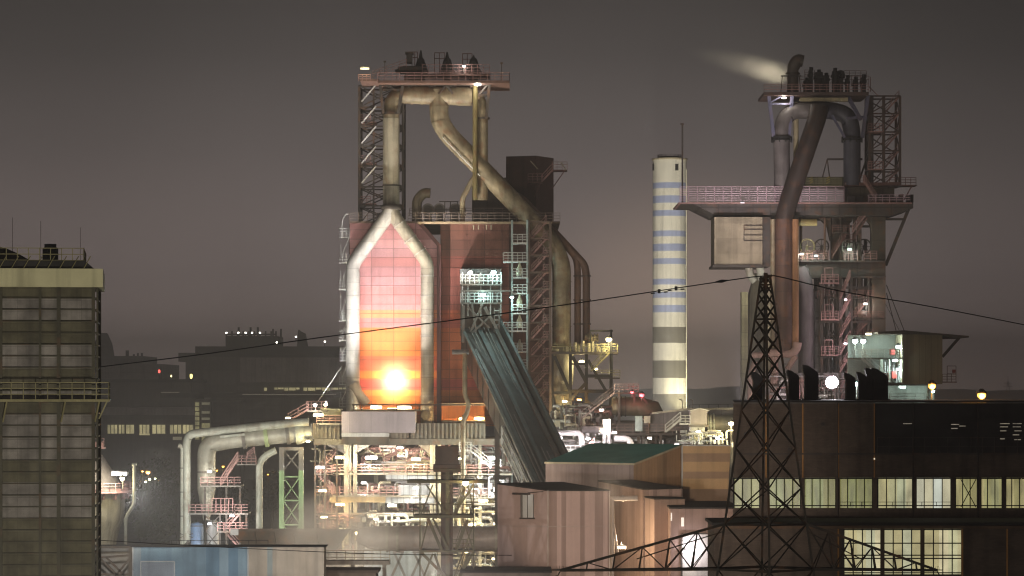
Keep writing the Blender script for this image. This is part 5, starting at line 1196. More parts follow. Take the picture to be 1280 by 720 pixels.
b = MB(); b.bar(P(1034, 199, D+3), P(1078, 199, D+3), .35); b.bar(P(1034, 199, D+3), P(1028, 222, D+3), .2); b.bar(P(1034, 199, D+3), P(1037, 222, D+3), .2); b.bar(P(1083, 199, D+3), P(1074, 226, D+3), .3); part('jib_frame', b, dstl, t)
b = MB(); b.stair(P(1096, 250, D-3), P(1066, 290, D-3), 1.2, .1); b.stair(P(1080, 226, D-3), P(1096, 250, D-3), 1.2, .1); part('flight', b, rpk, t)
# counterweight cabin
b = MB(); b.pbox(893, 953, 271.3, 331, D-6, 10); part('cabin', b, mat('tan_cabin_sheet', (.34, .285, .2), .7, dirt=.35, streak=.35, grid=(2.9, 2.6, .06, .3)), t)
b = MB(); b.pbox(891, 955, 331, 334, D-6.3, 11); b.pbox(953.2, 963, 271.3, 333, D-5, 9); part('cabin_frame', b, dstl, t)
b = MB()
for y in (282, 287, 294, 301): b.bar(P(930, y, D-6.2), P(953, y, D-6.2), .12)
b.bar(P(930, 282, D-6.2), P(930, 301, D-6.2), .14); part('cabin_rack', b, dstl, t)
part('rod', MB().bar(P(853, 253, D+3), P(853, 154, D+3), .3).pbox(850.5, 855, 154, 156, D+2.8, .4), dstl, t)
part('chute', MB().ptube([(936, 334), (938, 345), (944, 352)], .7, D-2, 12, rad=.6).ptube([(950, 334), (952, 350)], .7, D-2, 12), M['pipe_pale'], t)
# pipes
t = thing('uptake_pipework', 'dark brown slanting uptake pipes joining under the hooked vent platform', 'gas pipe', (X(1010, D), D-2, Z(270, D)))
b = MB(); b.ptube([(978, 265), (977, 180), (977, 165), (980, 148), (992, 138), (1030, 139)], 1.42, D-3, 22, rad=3); part('uptake_pipe', b, M['pipe_grey'], t)
b = MB(); b.ptube([(990, 137), (1040, 138), (1060, 144), (1065, 162), (1065, 232)], 1.5, D, 22, rad=3.6); part('uptake_pipe', b, mat('blue_grey_pipe', (.10, .10, .125), .5, .1, streak=.5), t)
b = MB(); b.ptube([(1024, 132), (1022, 146), (985, 254), (980, 276)], 1.6, D-6, 26, rad=2.2); part('downcomer', b, mat('dark_downcomer', (.05, .037, .032), .5, .05, streak=.4, rust=.25), t); b = MB(); b.ptube([(980, 274), (980, 440)], 1.62, D-6, 26); part('gas_leg', b, mat('brown_downcomer', (.12, .068, .052), .55, .05, streak=.5, rust=.5, grid=(400, 4.5, .12, .5)), t)
for px, r, m in ((966, .42, M['pipe_khaki']), (994, .62, mat('orange_brown_pipe', (.34, .17, .08), .6, rust=.5))): part('pipe', MB().ptube([(px, 274), (px, 440)], r, D-6.5, 12), m, t)
rg = MB()
for px, d in ((977, D-3), (1065, D)):
    rg.ring(P(px, 172, d), (0, 0, 1), 1.4, 1.85, .3); rg.ring(P(px, 175, d), (0, 0, 1), 1.4, 1.7, .2)
    for k in range(10): a = k*.63; c = P(px, 174, d); rg.bar(c+Vector((1.75*math.cos(a), 1.75*math.sin(a), -.6)), c+Vector((1.75*math.cos(a), 1.75*math.sin(a), .4)), .2)
part('flange', rg, M['black'], t)
part('vent_stack', MB().ptube([(995, 128), (995, 222)], .46, D-.5, 12), mat('tan_stack', (.4, .34, .2), .6, streak=.5), t)
b = MB(); b.ptube([(962, 441), (990, 442), (996, 436), (997, 428)], .75, D-7, 14, rad=1.2); b.ptube([(968, 446), (968, 505)], .7, D-7, 14); b.ptube([(940, 444), (966, 443)], .55, D-7, 12); b.ptube([(995, 445), (990, 452), (984, 462)], .5, D-7, 12); b.ptube([(944, 452), (938, 470), (938, 505)], .55, D-7.5, 12, rad=1); b.ptube([(1000, 470), (1008, 505)], .4, D-8, 12); part('pipe_bend', b, mat('dusty_pink_pipe', (.42, .28, .24), .6, rust=.3), t)
# top platform
t = thing('top_platform', 'high platform with a hooked vent and a row of dark machinery', 'platform', (X(1020, D), D, Z(120, D)))
b = MB(); b.pbox(955, 1086, 115, 119, D-6, 13); part('deck', b, mat('dark_red_deck', (.12, .085, .08), .6, rust=.4), t)
b = MB(); b.rail(P(955, 115, D-6), P(1086, 115, D-6), h=1.35, post=1.2, w=.09); b.rail(P(955, 115, D-6), P(955, 115, D+7), h=1.35, post=1.4, w=.09); b.rail(P(1000, 108, D), P(1086, 108, D), h=1.8, bars=3, post=1.5, w=.09); part('railing', b, rpk, t)
b = MB(); b.pbox(1000, 1060, 122, 126.5, D-5.6, .6); part('cream_beam', b, mat('cream_beam2', (.42, .36, .22), .6), t)
b = MB(); b.tube(bend([P(991, 115, D-2), P(991, 84, D-2), P(997, 75, D-2), P(1004, 76.5, D-2)], 1.5), [1.0, 1.0, 1.0, 1.0, 1.05, 1.1, 1.1, 1.1, 1.1, 1.1, 1.1, 1.1, 1.1, 1.1, 1.1, 1.1, 1.05, 1.0][:2+8*2], 18); v = part('hooked_vent', b, mat('vent_steel', (.12, .105, .09), .5, .2, rust=.3), t)
b = MB(); b.ring(P(991, 92, D-2), (0, 0, 1), .95, 1.25, .3)
for px in (976, 984, 998, 1001): b.bar(P(px, 115, D-3.4), P(px+(2 if px < 990 else -2), 95, D-3.4), .14)
b.bar(P(976, 95, D-3.4), P(1001, 95, D-3.4), .2); part('vent_stand', b, dstl, v)
rr = random.Random(12)
for px, w_, y0 in ((1009, 7, 100), (1014, 4, 87), (1024, 9, 90), (1033, 7, 94), (1044, 5, 88), (1051, 6, 98), (1060, 4, 97), (1070, 5, 99), (1080, 5, 96)):
    b = MB(); b.pbox(px-w_/2, px+w_/2, y0, 115, D-2+rr.uniform(-1, 1), 2.5); b.pbox(px-w_/2-.8, px+w_/2+.8, y0+4, y0+7, D-2.4, 3); b.ptube([(px, y0), (px, y0-3)], .35, D-1, 10); part('machine', b, M['black'], t)
b = MB(); b.tube(bend([P(1046, 115, D), P(1046, 92, D), P(1053, 90, D), P(1053, 98, D)], 1), .45, 12); part('machine', b, M['black'], t)
b = MB(); b.rail(P(1006, 96, D+2), P(1018, 96, D+2), h=1.2, post=.7, w=.08); b.bar(P(1006, 115, D+2), P(1006, 88, D+2), .1); b.rail(P(1055, 97, D+2), P(1083, 97, D+2), h=1.2, post=1, w=.08); part('machine_rail', b, M['rail_brown'], t)
blu = mat('blue_grey_strut', (.13, .13, .2), .5, rust=.2); b = MB()
for p, q in (((961, 119), (967, 171)), ((990, 119), (986, 171)), ((1085, 119), (1078, 172)), ((1060, 121), (1076, 150))): b.bar(P(*p, D-4), P(*q, D-3.6), .6); b.bar(P(*p, D+3), P(*q, D+2), .5)
b.bar(P(962, 130, D-4.2), P(989, 130, D-4.2), .3); b.bar(P(963, 128, D-4.2), P(978, 120, D-4.2), .25); b.bar(P(1040, 144, D-2), P(1056, 172, D-2), .4); b.bar(P(1058, 148, D-2), P(1082, 146, D-2), .45); part('support_strut', b, blu, t)
part('aerial', MB().bar(P(1088, 115, D), P(1088, 96, D), .12).bar(P(1086, 108, D), P(1098, 120, D), .14), rpk, t)
lamp('strip', 980, 122.5, D-4.5, WHITE, 500, 'tiny white strip lamp below the left end of the top platform behind the brick hall', em=14, size=.6)
# stair lattice
t = thing('stair_tower', 'open lattice stair tower with pink landings beside the dark machinery platform', 'lattice tower', (X(1105, D), D+2, Z(232, D)))
lv = [Z(y, D) for y in (232, 212, 188.5, 165, 142, 120)]
b = MB(); b.lattice(X(1087, D), X(1125, D), D, D+6, lv, .42, .2, xbr=False); b.bar((X(1104.5, D), D-.1, lv[0]), (X(1104.5, D), D-.1, lv[-1]), .5)
for k in range(len(lv)-1): b.bar((X(1104.5, D), D-.05, lv[k+1]), (X(1087, D), D-.05, lv[k]), .18)
part('frame', b, mat('dark_brown_frame', (.1, .07, .06), .6, rust=.3), t)
part('lift_shaft', MB().pbox(1085, 1092, 120, 228, D+3, 2), M['pipe_grey'], t)
for y in (164, 211): l = part('landing', MB().pbox(1085, 1104, y, y+1.4, D-.4, 4), rpk, t); part('railing', MB().rail(P(1085, y, D-.4), P(1104, y, D-.4), h=1.3, post=.7, w=.1), rpk, l)
for y0, y1, d in ((164, 142, 1), (187, 165, 1), (211, 188, 1), (231, 212, 1), (142, 121, 1)): part('flight', MB().stair(P(1105, y0, D+1), P(1124, y1, D+1), 1.2, .09), M['rail_pink'], t)
# lower body: stoves and pipes behind the pylon
t = thing('stove_columns', 'olive and pale stove shell with a dark curved pipe behind the pylon', 'stove', (X(970, D), D+6, 0))
b = MB(); c = P(951, 400, D+6); b.lathe([(2.6, 0), (2.6, Z(400, D)), (2.5, Z(372, D)), (1.7, Z(352, D)), (1.2, Z(340, D))], (c.x, c.y), 28); part('shell', b, mat('olive_shell', (.2, .19, .14), .6, streak=.5), t)
b = MB(); b.pbox(927, 935, 365, 700, D+3, 3); part('pale_column', b, mat('pale_yellow_column', (.5, .48, .3), .6, streak=.3, grid=(50, 2.4, .12, .3)), t)
b = MB(); b.pbox(956, 963, 346, 700, D+2, 1); part('pale_column', b, M['cream'], t)
b = MB(); b.ptube([(999, 335), (1004, 347), (1008, 370), (1008, 520)], 1.42, D-1, 22, rad=4); part('curved_pipe', b, mat('mauve_grey_pipe', (.21, .18, .19), .55, streak=.4), t)
b = MB(); b.pbox(1016, 1026, 364, 700, D+2, 3); part('pale_column', b, mat('grey_column', (.3, .28, .26), .7, streak=.4, grid=(50, 3, .12, .4)), t)
t = thing('stair_tower', 'pink stair tower with small railed cages in the dark frame beside the white floodlight', 'stairs', (X(1050, D-3), D-3, 0))
Dq = D-4
b = MB()
for px in (1027, 1050, 1064): b.bar(P(px, 345, Dq+1), (X(px, Dq+1), Dq+1, 0), .5)
for y in (358, 401, 444, 487): b.bar(P(1022, y+1.5, Dq+1), P(1090, y+1.5, Dq+1), .4)
for px in (1024, 1036): b.bar(P(px, 370, Dq+2), (X(px, Dq+2), Dq+2, 0), .25)
part('frame', b, dstl, t)
for y in (353, 399, 443, 487):
    l = part('landing', MB().pbox(1026, 1049, y, y+1.6, Dq, 3), rpk, t); part('railing', MB().rail(P(1027, y, Dq), P(1048, y, Dq), h=1.4, post=.7, w=.11).bar(P(1031, y, Dq), P(1031, y-18, Dq), .12).bar(P(1041, y, Dq), P(1041, y-18, Dq), .12).bar(P(1031, y-18, Dq), P(1041, y-18, Dq), .12), rpk, l)
for y0, y1 in ((374, 345), (399, 374), (421, 399), (443, 421), (465, 443), (487, 465), (505, 487)): part('flight', MB().stair(P(1050, y0, Dq+.5), P(1063, y1, Dq+.5), 1.1, .1), rpk, t)
t = thing('furnace_core', 'dark machinery and pale pipes inside the frame above the control house', 'machinery', (X(1070, D), D+6, 0))
b = MB(); b.pbox(1050, 1092, 398, 700, D+4, 8); b.pbox(1016, 1090, 428, 700, D+7, 6); part('casing', b, mat('casing_sheet', (.17, .155, .145), .7, dirt=.5, rust=.3, grid=(2.5, 4, .15, .5)), t)
b = MB(); b.ptube([(1066, 372), (1066, 392)], .7, D+2, 12); b.ptube([(1060, 392), (1086, 390)], .5, D+2, 12); b.ptube([(1084, 370), (1088, 396)], .7, D+1.5, 12); part('pale_pipe', b, M['pipe_white'], t)
pipework('furnace_foot_pipework', 'violet lit pipes behind the black roof ducts of the brick hall', 940, 1075, 470, 510, D-10, 61, 40, (M['pipe_white'], M['rail_pink'], M['steel_mid'], M['pipe_pale']), .35, vfrac=.6)
t = thing('pale_plinth', 'long pale wall seen just above the brick hall roof', 'wall', (X(1000, D-4), D-4, 0))
part('wall', MB().pbox(938, 1075, 466, 760, D-3, 1), mat('plinth_paint', (.4, .37, .36), .8, dirt=.4, streak=.4), t)

# ================================================================ CONTROL HOUSE right
D = 470; s = D/F
t = thing('control_house', 'beige control house with a cantilever roof and a blue-white lit open bay', 'building', (X(1130, D), D+5, 0))
b = MB(); b.pbox(1129, 1178, 418, 480, D, 9); part('wall', b, mat('beige_sheet', (.36, .29, .19), .6, dirt=.12, streak=.25, grid=(.9, 90, .12, .22)), t)
b = MB(); b.pbox(1060, 1129, 419, 760, D+8, .6); part('bay_wall', b, mat('pale_bay_wall', (.4, .43, .4), .7, dirt=.3), t)
b = MB(); b.pbox(1127.5, 1129, 418, 480, D-.2, 8); part('corner_trim', b, M['cream'], t)
b = MB(); b.prism([(X(1096, D), Z(415, D)), (X(1129, D), Z(413, D)), (X(1210, D), Z(420, D)), (X(1210, D), Z(422, D)), (X(1190, D), Z(422.5, D)), (X(1178, D), Z(419, D)), (X(1129, D), Z(417.5, D)), (X(1096, D), Z(417.5, D))][::-1], D-1, D+11); part('roof', b, mat('house_roof', (.15, .13, .11), .7, rust=.3), t)
part('roof_strut', MB().bar(P(1199, 422, D+1), P(1178, 446, D+1), .4), M['steel'], t)
b = MB(); b.pbox(1066, 1129, 447, 448.6, D-.3, 8); b.pbox(1100, 1129, 478, 480, D-.3, 8); b.pbox(1108, 1170, 480.3, 482, D-.2, 9); part('floor', b, M['steel_mid'], t)
b = MB(); b.rail(P(1066, 447, D-.3), P(1129, 447, D-.3), h=1.2, post=.9, w=.08); b.rail(P(1102, 478, D-.3), P(1114, 478, D-.3), h=1.2, post=.7, w=.08); b.rail(P(1112, 502, D-.3), P(1166, 502, D-.3), h=1.15, post=1.2, w=.08); part('railing', b, M['rail_white'], t)
part('flight', MB().stair(P(1109, 475, D-.6), P(1078, 448, D-.6), 1.2, .09), M['rail_white'], t)
b = MB(); b.pbox(1108, 1168, 482, 760, D+7, .5); part('wall', b, mat('lower_bay_wall', (.36, .37, .34), .7, dirt=.4, streak=.3), t)
b = MB()
for px, w_ in ((1102, 3.4), (1126, 1.6), (1112, 1.4)): b.pbox(px-w_/2, px+w_/2, 449, 478, D+1, .8)
b.pbox(1159, 1162, 482, 700, D+.2, .5); part('post', b, M['pipe_pale'], t)
for px, y0, y1 in ((1113, 436, 444), (1115, 464, 473), (1106, 466, 472)): part('red_cabinet', MB().pbox(px, px+6, y0, y1, D+2, 1).pbox(px+.8, px+5.2, y0+1.5, y0+4, D+1.96, .03), M['red_cabinet'], t)
for k in range(6): a = 1106+k*3.6; part('pipe', MB().ptube([(a, 478), (a, 452+(k*5) % 11)], .16, D+3, 8), M['pipe_white'], t)
b = MB(); b.pbox(1178, 1196, 477, 478.4, D+1, 2.5); part('balcony', b, M['rail_brown'], t); part('railing', MB().rail(P(1184, 477, D+1), P(1195, 477, D+1), h=2.3, bars=2, post=1.2, w=.08).rail(P(1178, 477, D+1), P(1195, 477, D+1), h=1.1, post=.8, w=.07), M['rail_brown'], t); part('switch_box', MB().pbox(1190.5, 1194.5, 462, 466, D+.9, .3), M['red_cabinet'], t)
part('stay', MB().bar(P(1107, 380, D+20), P(1124, 413, D+4), .05), M['steel'], t)
lamp('post', 1069, 426, D+2.5, (.75, 1, .93), 700, 'left of the two blue-white lamps on the control house landing', em=55, size=1.5, pole=2.4)
lamp('post', 1079, 426, D+2.5, (.75, 1, .93), 700, 'right of the two blue-white lamps on the control house landing', em=55, size=1.5, pole=2.4)
lamp('strip', 1086, 417.8, D-.2, (1, .85, .5), 300, 'small warm strip lamp under the left tip of the control house roof', em=12, size=.7)
lamp('post', 1123, 433, D+1, (.75, 1, .95), 500, 'round white lamp on the upper floor of the control house bay', em=30, size=1.4, pole=1.6)
lamp('strip', 1119, 451, D+.5, (.75, 1, .95), 500, 'lamp under the upper floor of the control house bay', em=25, size=.6)
lamp('strip', 1123, 462, D+1.5, (.75, 1, .95), 400, 'lamp beside the red cabinets in the control house bay', em=25, size=.5)
lamp('strip', 1128, 484, D+1.5, (.75, 1, .9), 500, 'lamp below the lowest floor of the control house', em=14, size=.8)
lamp('post', 1166, 489, D+3, (.75, 1, .9), 700, 'small blue-white lamp under the sodium lamp at the control house corner', em=30, size=.9, pole=1.4)
lamp('post', 1061, 480, 372, (.7, 1, .95), 120, 'left small blue-white post lamp between the black roof ducts', em=60, size=1.2, pole=2.1)
lamp('post', 1071.5, 479, 372, (.7, 1, .95), 120, 'right small blue-white post lamp between the black roof ducts', em=60, size=1.2, pole=2.1)
lamp('flood', 1040, 478, 378, (1, .95, 1), 9000, 'dazzling white floodlight behind the black roof ducts of the brick hall', em=160, size=1.8, pole=2.3, toward=(-.1, -1, -.1), spot=(10, 100, 20), cone=130)
lamp('post', 1165, 482, 385, (1, .42, .06), 1300, 'orange sodium lamp beside the control house on the brick hall roof', em=3, size=1.8, pole=1.9)
lamp('post', 1227, 493.5, 375, (1, .42, .06), 1300, 'orange sodium lamp standing alone at the far right of the brick hall roof', em=3.2, size=2.0, pole=.75)

# ================================================================ BRICK HALL (right foreground)
D = 330; s = D/F
zr_ = Z(503, D)
t = thing('brick_hall', 'long dark brick works hall with a lit window strip and black upper cladding', 'building', (X(1100, D), D+20, 0))
bk = brickmat('dark_brick', (.15, .13, .112), (.105, .09, .078), (.11, .095, .085))
b = MB(); b.pbox(917, 1094, 503, 597, D, .6); b.pbox(1094, 1420, 567, 597, D, .6); b.pbox(917, 1420, 635.2, 900, D, .6); b.column([(X(917, D), D+.6), (X(917, D)+.6, D+.6), (X(917, D+42)+.6, D+42), (X(917, D+42), D+42)], 0, zr_); part('brick_wall', b, bk, t)
b = MB(); b.pbox(1094, 1420, 504, 566.8, D+.25, .5); part('black_cladding', b, mat('black_cladding', (.018, .016, .0145), .5, .1, dirt=.4, grid=(5.2, 3.1, .1, .9)), t)
b = MB(); b.column([(X(916, D), D-.25), (X(1420, D), D-.25), (X(1420, D), D+42), (X(916, D+42), D+42)], zr_+.003, zr_+.18); rf = part('roof', b, M['roof_dark'], t)
b = MB(); b.bar(P(917, 567.3, D-.1), P(1420, 567.3, D-.1), .16)
b.bar(P(1097, 558, D-.3), P(1420, 558, D-.3), .06); b.bar(P(1097, 547, D-.3), P(1420, 547, D-.3), .06)
for k in range(22): px = 1097+k*14.6; b.bar(P(px, 567, D-.3), P(px, 546, D-.3), .05)
part('cat_ladder_rail', b, M['steel'], t)
jm = mat('orange_joint_strip', (.5, .25, .08), .8, streak=.4); b = MB()
for px in (957.5, 1003.5, 1048, 1093): b.pbox(px-.8, px+.8, 504, 597, D-.05, .048)
part('joint_strip', b, jm, t)
b = MB()
for px, y, w_ in ((1129, 529, 11), (1189, 530, 10), (1189, 535, 8), (1199, 532, 8), (1250, 529, 12), (1250, 533, 10), (1266, 529, 11), (1266, 533, 10), (1250, 538, 8), (1268, 538, 9), (1266, 543, 8), (1250, 548, 6), (1268, 549, 8)): b.pbox(px, px+w_, y, y+1.1, D+.22, .03)
part('lit_louvre', b, emit('louvre_glow', (1, .85, .6), .22, (.3, (1.5, 1, 1))), t)  # slats glow by their own emission to look lit
# window strip
wins = ((917, 950, 0), (960, 1001, 0), (1005, 1045, 0), (1049, 1091, 0), (1097, 1141, 1), (1144, 1189, 2), (1194, 1222, 3), (1225, 1253, 3), (1255, 1284, 3), (1286, 1330, 1), (1334, 1380, 0))
gl = [emit('green_lit_glass', (.66, .68, .25), .42, (.4, (1.6, .5, .35), .83)), emit('mixed_lit_glass', (.95, .9, .55), .62, (.4, (.8, .5, .3), .9)), emit('white_lit_glass', (1, .97, .82), .8, (.55, (.8, .5, .3), .93)), emit('yellow_lit_glass', (.95, .85, .4), .5, (.35, (1.2, .5, .25), .77))]
for x0, x1, k in wins:
    w = part('window', MB().pbox(x0, x1, 597.2, 635, D+.32, .05), gl[k], t); b = MB(); n = 4 if x1-x0 > 35 else 3
    for i in range(n+1): x = x0+(x1-x0)*i/n; b.bar(P(x, 597.2, D+.2), P(x, 635, D+.2), .09 if 0 < i < n else .16)
    b.bar(P(x0, 632, D+.2), P(x1, 632, D+.2), .1); b.bar(P(x0, 598, D+.2), P(x1, 598, D+.2), .12); part('frame', b, M['black'], w)
    part('pier', MB().pbox(x1, x1+(10 if x1 == 950 else 5), 597.1, 635.1, D+.02, .5), bk, t)
b = MB(); b.bar(P(1201, 599, D+.25), P(1220, 634, D+.25), .08); b.bar(P(1220, 599, D+.25), P(1201, 634, D+.25), .08); part('window_brace', b, M['black'], t)
b = MB(); b.rail(P(1049, 633, D+.1), P(1091, 633, D+.1), h=.45, bars=1, post=1.2, w=.05); b.rail(P(1097, 633, D+.1), P(1189, 633, D+.1), h=.45, bars=1, post=1.4, w=.05); part('window_rail', b, M['black'], t)
# lower projecting storey
dp = MB()
for px in (1047, 1141.5, 1222.5): dp.tube([P(px, 503.6, D-.16), P(px, 652, D-.16)], .06, 8)
part('pipe', dp, M['steel'], t)
for px, y in ((930, 540), (985, 560), (1026, 528), (1072, 552)): part('air_vent', MB().pbox(px, px+5, y, y+4, D-.12, .12), M['steel'], t)
for px in (1093, ): part('wall_light', MB().pbox(px-.6, px+.9, 572.5, 574.5, D-.25, .19), emit('small_wall_light', (1, .8, .55), .8), t)
part('coping', MB().pbox(917, 1420, 503.1, 504.4, D-.12, .118), M['steel_mid'], t)
pb = MB().pbox(1163, 1232, 500.5, 503.5, 376, 1.2); part('parapet', pb, mat('parapet_concrete', (.4, .36, .3), .8), t)
t2 = thing('brick_annexe', 'lower brick storey with tall lit gridded windows projecting below the window strip', 'building', (X(1060, 318), 322, 0))
Dl = 318
b = MB(); b.pbox(893, 1052, 657, 900, Dl, .5); b.pbox(1205, 1420, 657, 900, Dl, .5); b.pbox(1052, 1205, 718, 900, Dl, .5); b.pbox(893, 897, 657, 900, Dl+.5, 11); part('brick_wall', b, bk, t2)
b = MB(); b.box(X(890, Dl), X(1420, Dl), Dl-.5, D-.06, Z(656.5, Dl), Z(653, Dl)); part('roof', b, M['roof_dark'], t2)
b = MB(); b.pbox(893, 1420, 657.2, 661, Dl-.3, .28); part('lintel_beam', b, mat('rust_lintel', (.16, .1, .06), .7, rust=.4), t2)
b = MB()
for px in (1048, 1203, 1259): b.pbox(px-1, px+1, 661.2, 900, Dl-.12, .1)
part('joint_strip', b, jm, t2)
g2 = emit('cream_lit_glass', (1, .91, .58), .66, (.5, (.5, .5, .5), .91))
for x0, x1 in ((1055, 1101), (1105, 1151), (1155, 1202)):
    w = part('window', MB().pbox(x0, x1, 661.2, 717.9, Dl+.3, .05), g2, t2); b = MB()
    for i in range(5): x = x0+(x1-x0)*i/4; b.bar(P(x, 661.2, Dl+.2), P(x, 718, Dl+.2), .1)
    for y in (662, 679, 694, 698, 716): b.bar(P(x0, y, Dl+.2), P(x1, y, Dl+.2), .11)
    part('frame', b, M['black'], w); part('pier', MB().pbox(x1, x1+(4 if x1 < 1200 else 3), 661.1, 718, Dl-.1, .5), mat('pier_steel', (.14, .10, .06), .7), t2)
part('pier', MB().pbox(1052, 1055, 661.1, 718, Dl-.1, .5), M['steel'], t2)
# black gooseneck ducts on the roof
Dn = 352
def gooseneck(px, ytop, w_, label, flip=1):
    t = thing('roof_duct', label, 'duct', (X(px, Dn), Dn, zr_), 'black hooded ducts on the brick hall roof'); r = w_*Dn/F/2; h = 502.5-ytop
    x = X(px, Dn); z0 = zr_+.2; zt_ = Z(ytop, Dn)
    prof = [(x-r, z0), (x+r, z0), (x+r, zt_-1.15*r), (x+.75*r, zt_-.75*r), (x-.5*r, zt_+.1*r), (x-1.25*r, zt_+.25*r), (x-1.35*r, zt_-.2*r), (x-1.2*r, zt_-.9*r), (x-r, zt_-1.5*r)]
    part('duct', MB().prism(prof, Dn-r, Dn+r), M['black'], t)
    part('flashing', MB().box(x-r*1.3, x+r*1.3, Dn-r*1.3, Dn+r*1.3, zr_+.18, z0+.1), M['roof_dark'], t)
for px, yt, w_, lb in ((948, 466, 14, 'black hooded roof duct standing inside the pylon outline'), (992, 464, 13, 'black hooded duct just clear of the pylon legs'), (1014, 458, 17, 'tallest black hooded duct, next to the dazzling floodlight'), (1063, 467, 12, 'black hooded duct right of the dazzling floodlight'), (1078, 466, 11, 'narrow black hooded duct third from the right end of the duct row'), (1089, 461, 12, 'black hooded duct partly behind the rightmost one'), (1100, 462, 18, 'rightmost and broadest black hooded duct below the control house stair')): gooseneck(px, yt, w_, lb)
# extra dark steelwork that fills the frame of the furnace behind the brick hall
t = FURN; D = 560; R = random.Random(77)
for px, y0, y1, r in ((1046, 272, 345, .3), (1051, 272, 400, .22), (1060, 272, 330, .35), (1068, 272, 520, .3), (1082, 300, 430, .28), (1033, 347, 505, .3), (1039, 350, 505, .2), (1055, 347, 505, .26), (1076, 347, 500, .34), (1086, 347, 430, .3), (1001, 272, 330, .26), (1031, 272, 322, .2), (1095, 345, 420, .22), (1019, 345, 500, .24)):
    part('service_pipe', MB().ptube([(px, y1), (px, y0)], r, D+R.uniform(-1.5, 5), 8), R.choice((M['steel'], M['pipe_brown'], M['steel'])), t)
for a, c_, w in (((1040, 300), (1058, 272), .3), ((1058, 300), (1042, 272), .2), ((1040, 272), (1062, 322), .24), ((1062, 345), (1090, 400), .3), ((1090, 345), (1064, 400), .3), ((1064, 400), (1092, 440), .25), ((1030, 347), (1050, 398), .24), ((1050, 347), (1028, 398), .24), ((1030, 400), (1050, 440), .22), ((1050, 400), (1028, 440), .22), ((1107, 345), (1076, 365), .3), ((1040, 283), (1090, 283), .4), ((1020, 372), (1106, 372), .4), ((1020, 398), (1106, 398), .45), ((1020, 420), (1106, 420), .4)):
    part('bracing', MB().bar(P(*a, D+1.5), P(*c_, D+1.5), w), M['steel'], t)
for x0, x1, y in ((1040, 1062, 290), (1056, 1076, 302), (1066, 1092, 372), (1066, 1104, 398), (1022, 1044, 372), (1066, 1092, 420)):
    l = part('landing', MB().pbox(x0, x1, y, y+1.2, D-1, 2.5), M['steel'], t); part('railing', MB().rail(P(x0, y, D-1), P(x1, y, D-1), h=1.2, post=.9, w=.09), M['rail_brown'], l)
for x0, y0, x1, y1 in ((1066, 300, 1084, 272), (1040, 322, 1058, 292), (1066, 398, 1086, 374), (1068, 420, 1088, 400)):
    part('flight', MB().stair(P(x0, y0, D-.6), P(x1, y1, D-.6), 1.0, .09), M['rail_brown'], t)
for k in range(16):
    x = R.uniform(1020, 1100); y = R.choice((327, 372, 398, 420, 326)); w_ = R.uniform(3, 9); h_ = R.uniform(4, 12)
    part('machine', MB().pbox(x, x+w_, y-h_, y, D+R.uniform(0, 4), 1.5), R.choice((M['steel'], M['pipe_brown'], M['pipe_grey'])), t)
for k in range(14):     # clutter on the charging deck
    x = R.uniform(1056, 1136); w_ = R.uniform(3, 9); h_ = R.uniform(4, 11)
    part('machine', MB().pbox(x, x+w_, 253-h_, 253, D+R.uniform(-2, 2), 1.8), R.choice((M['steel'], M['pipe_brown'], M['pipe_grey'])), t)
# ================================================================ TAN BUILDINGS (middle)
def pt(px, D): return (X(px, D), D)
# green roofed hall
A, B_, C_, Dd = pt(682, 387.4), pt(792, 380), pt(852, 388), pt(739, 395.4)
ze, zrg = Z(581, 380), Z(557.5, 388)
t = thing('green_roof_hall', 'hall with a dark green sloping roof and a tan gable wall behind the striped sheds', 'building', (X(770, 388), 388, 0))
tan = mat('tan_sheet', (.46, .30, .18), .6, dirt=.15, streak=.3, grid=(.8, 60, .08, .2)); lavw = mat('mauve_sheet', (.36, .29, .28), .6, dirt=.2, streak=.3, grid=(.8, 60, .08, .2))
b = MB(); b.add([(*B_, 0), (*C_, 0), (*C_, zrg), (*B_, ze), (*Dd, 0), (*Dd, zrg)], [(0, 1, 2, 3), (1, 4, 5, 2)]); part('gable_wall', b, tan, t)
b = MB(); b.add([(*A, 0), (*B_, 0), (*B_, ze), (*A, ze), (*Dd, 0), (*Dd, zrg)], [(0, 1, 2, 3), (4, 0, 3, 5)]); part('wall', b, lavw, t)
o = .12; b = MB(); q = [Vector((*A, ze)), Vector((*B_, ze)), Vector((*C_, zrg)), Vector((*Dd, zrg))]; cc = sum(q, Vector())/4
q = [cc+(v-cc)*1.015 for v in q]; b.hexa([v+Vector((0,0,.02)) for v in q]+[v+Vector((0,0,.2)) for v in q]); part('roof', b, mat('green_roof_sheet', (.08, .34, .28), .5, dirt=.3, streak=.0), t)
b = MB(); b.bar(q[0]+Vector((0,-.05,.1)), q[1]+Vector((0,-.05,.1)), .12, .22); b.bar(q[1]+Vector((.06,0,.1)), q[2]+Vector((.06,0,.1)), .12, .22); part('verge_trim', b, M['cream'], t)
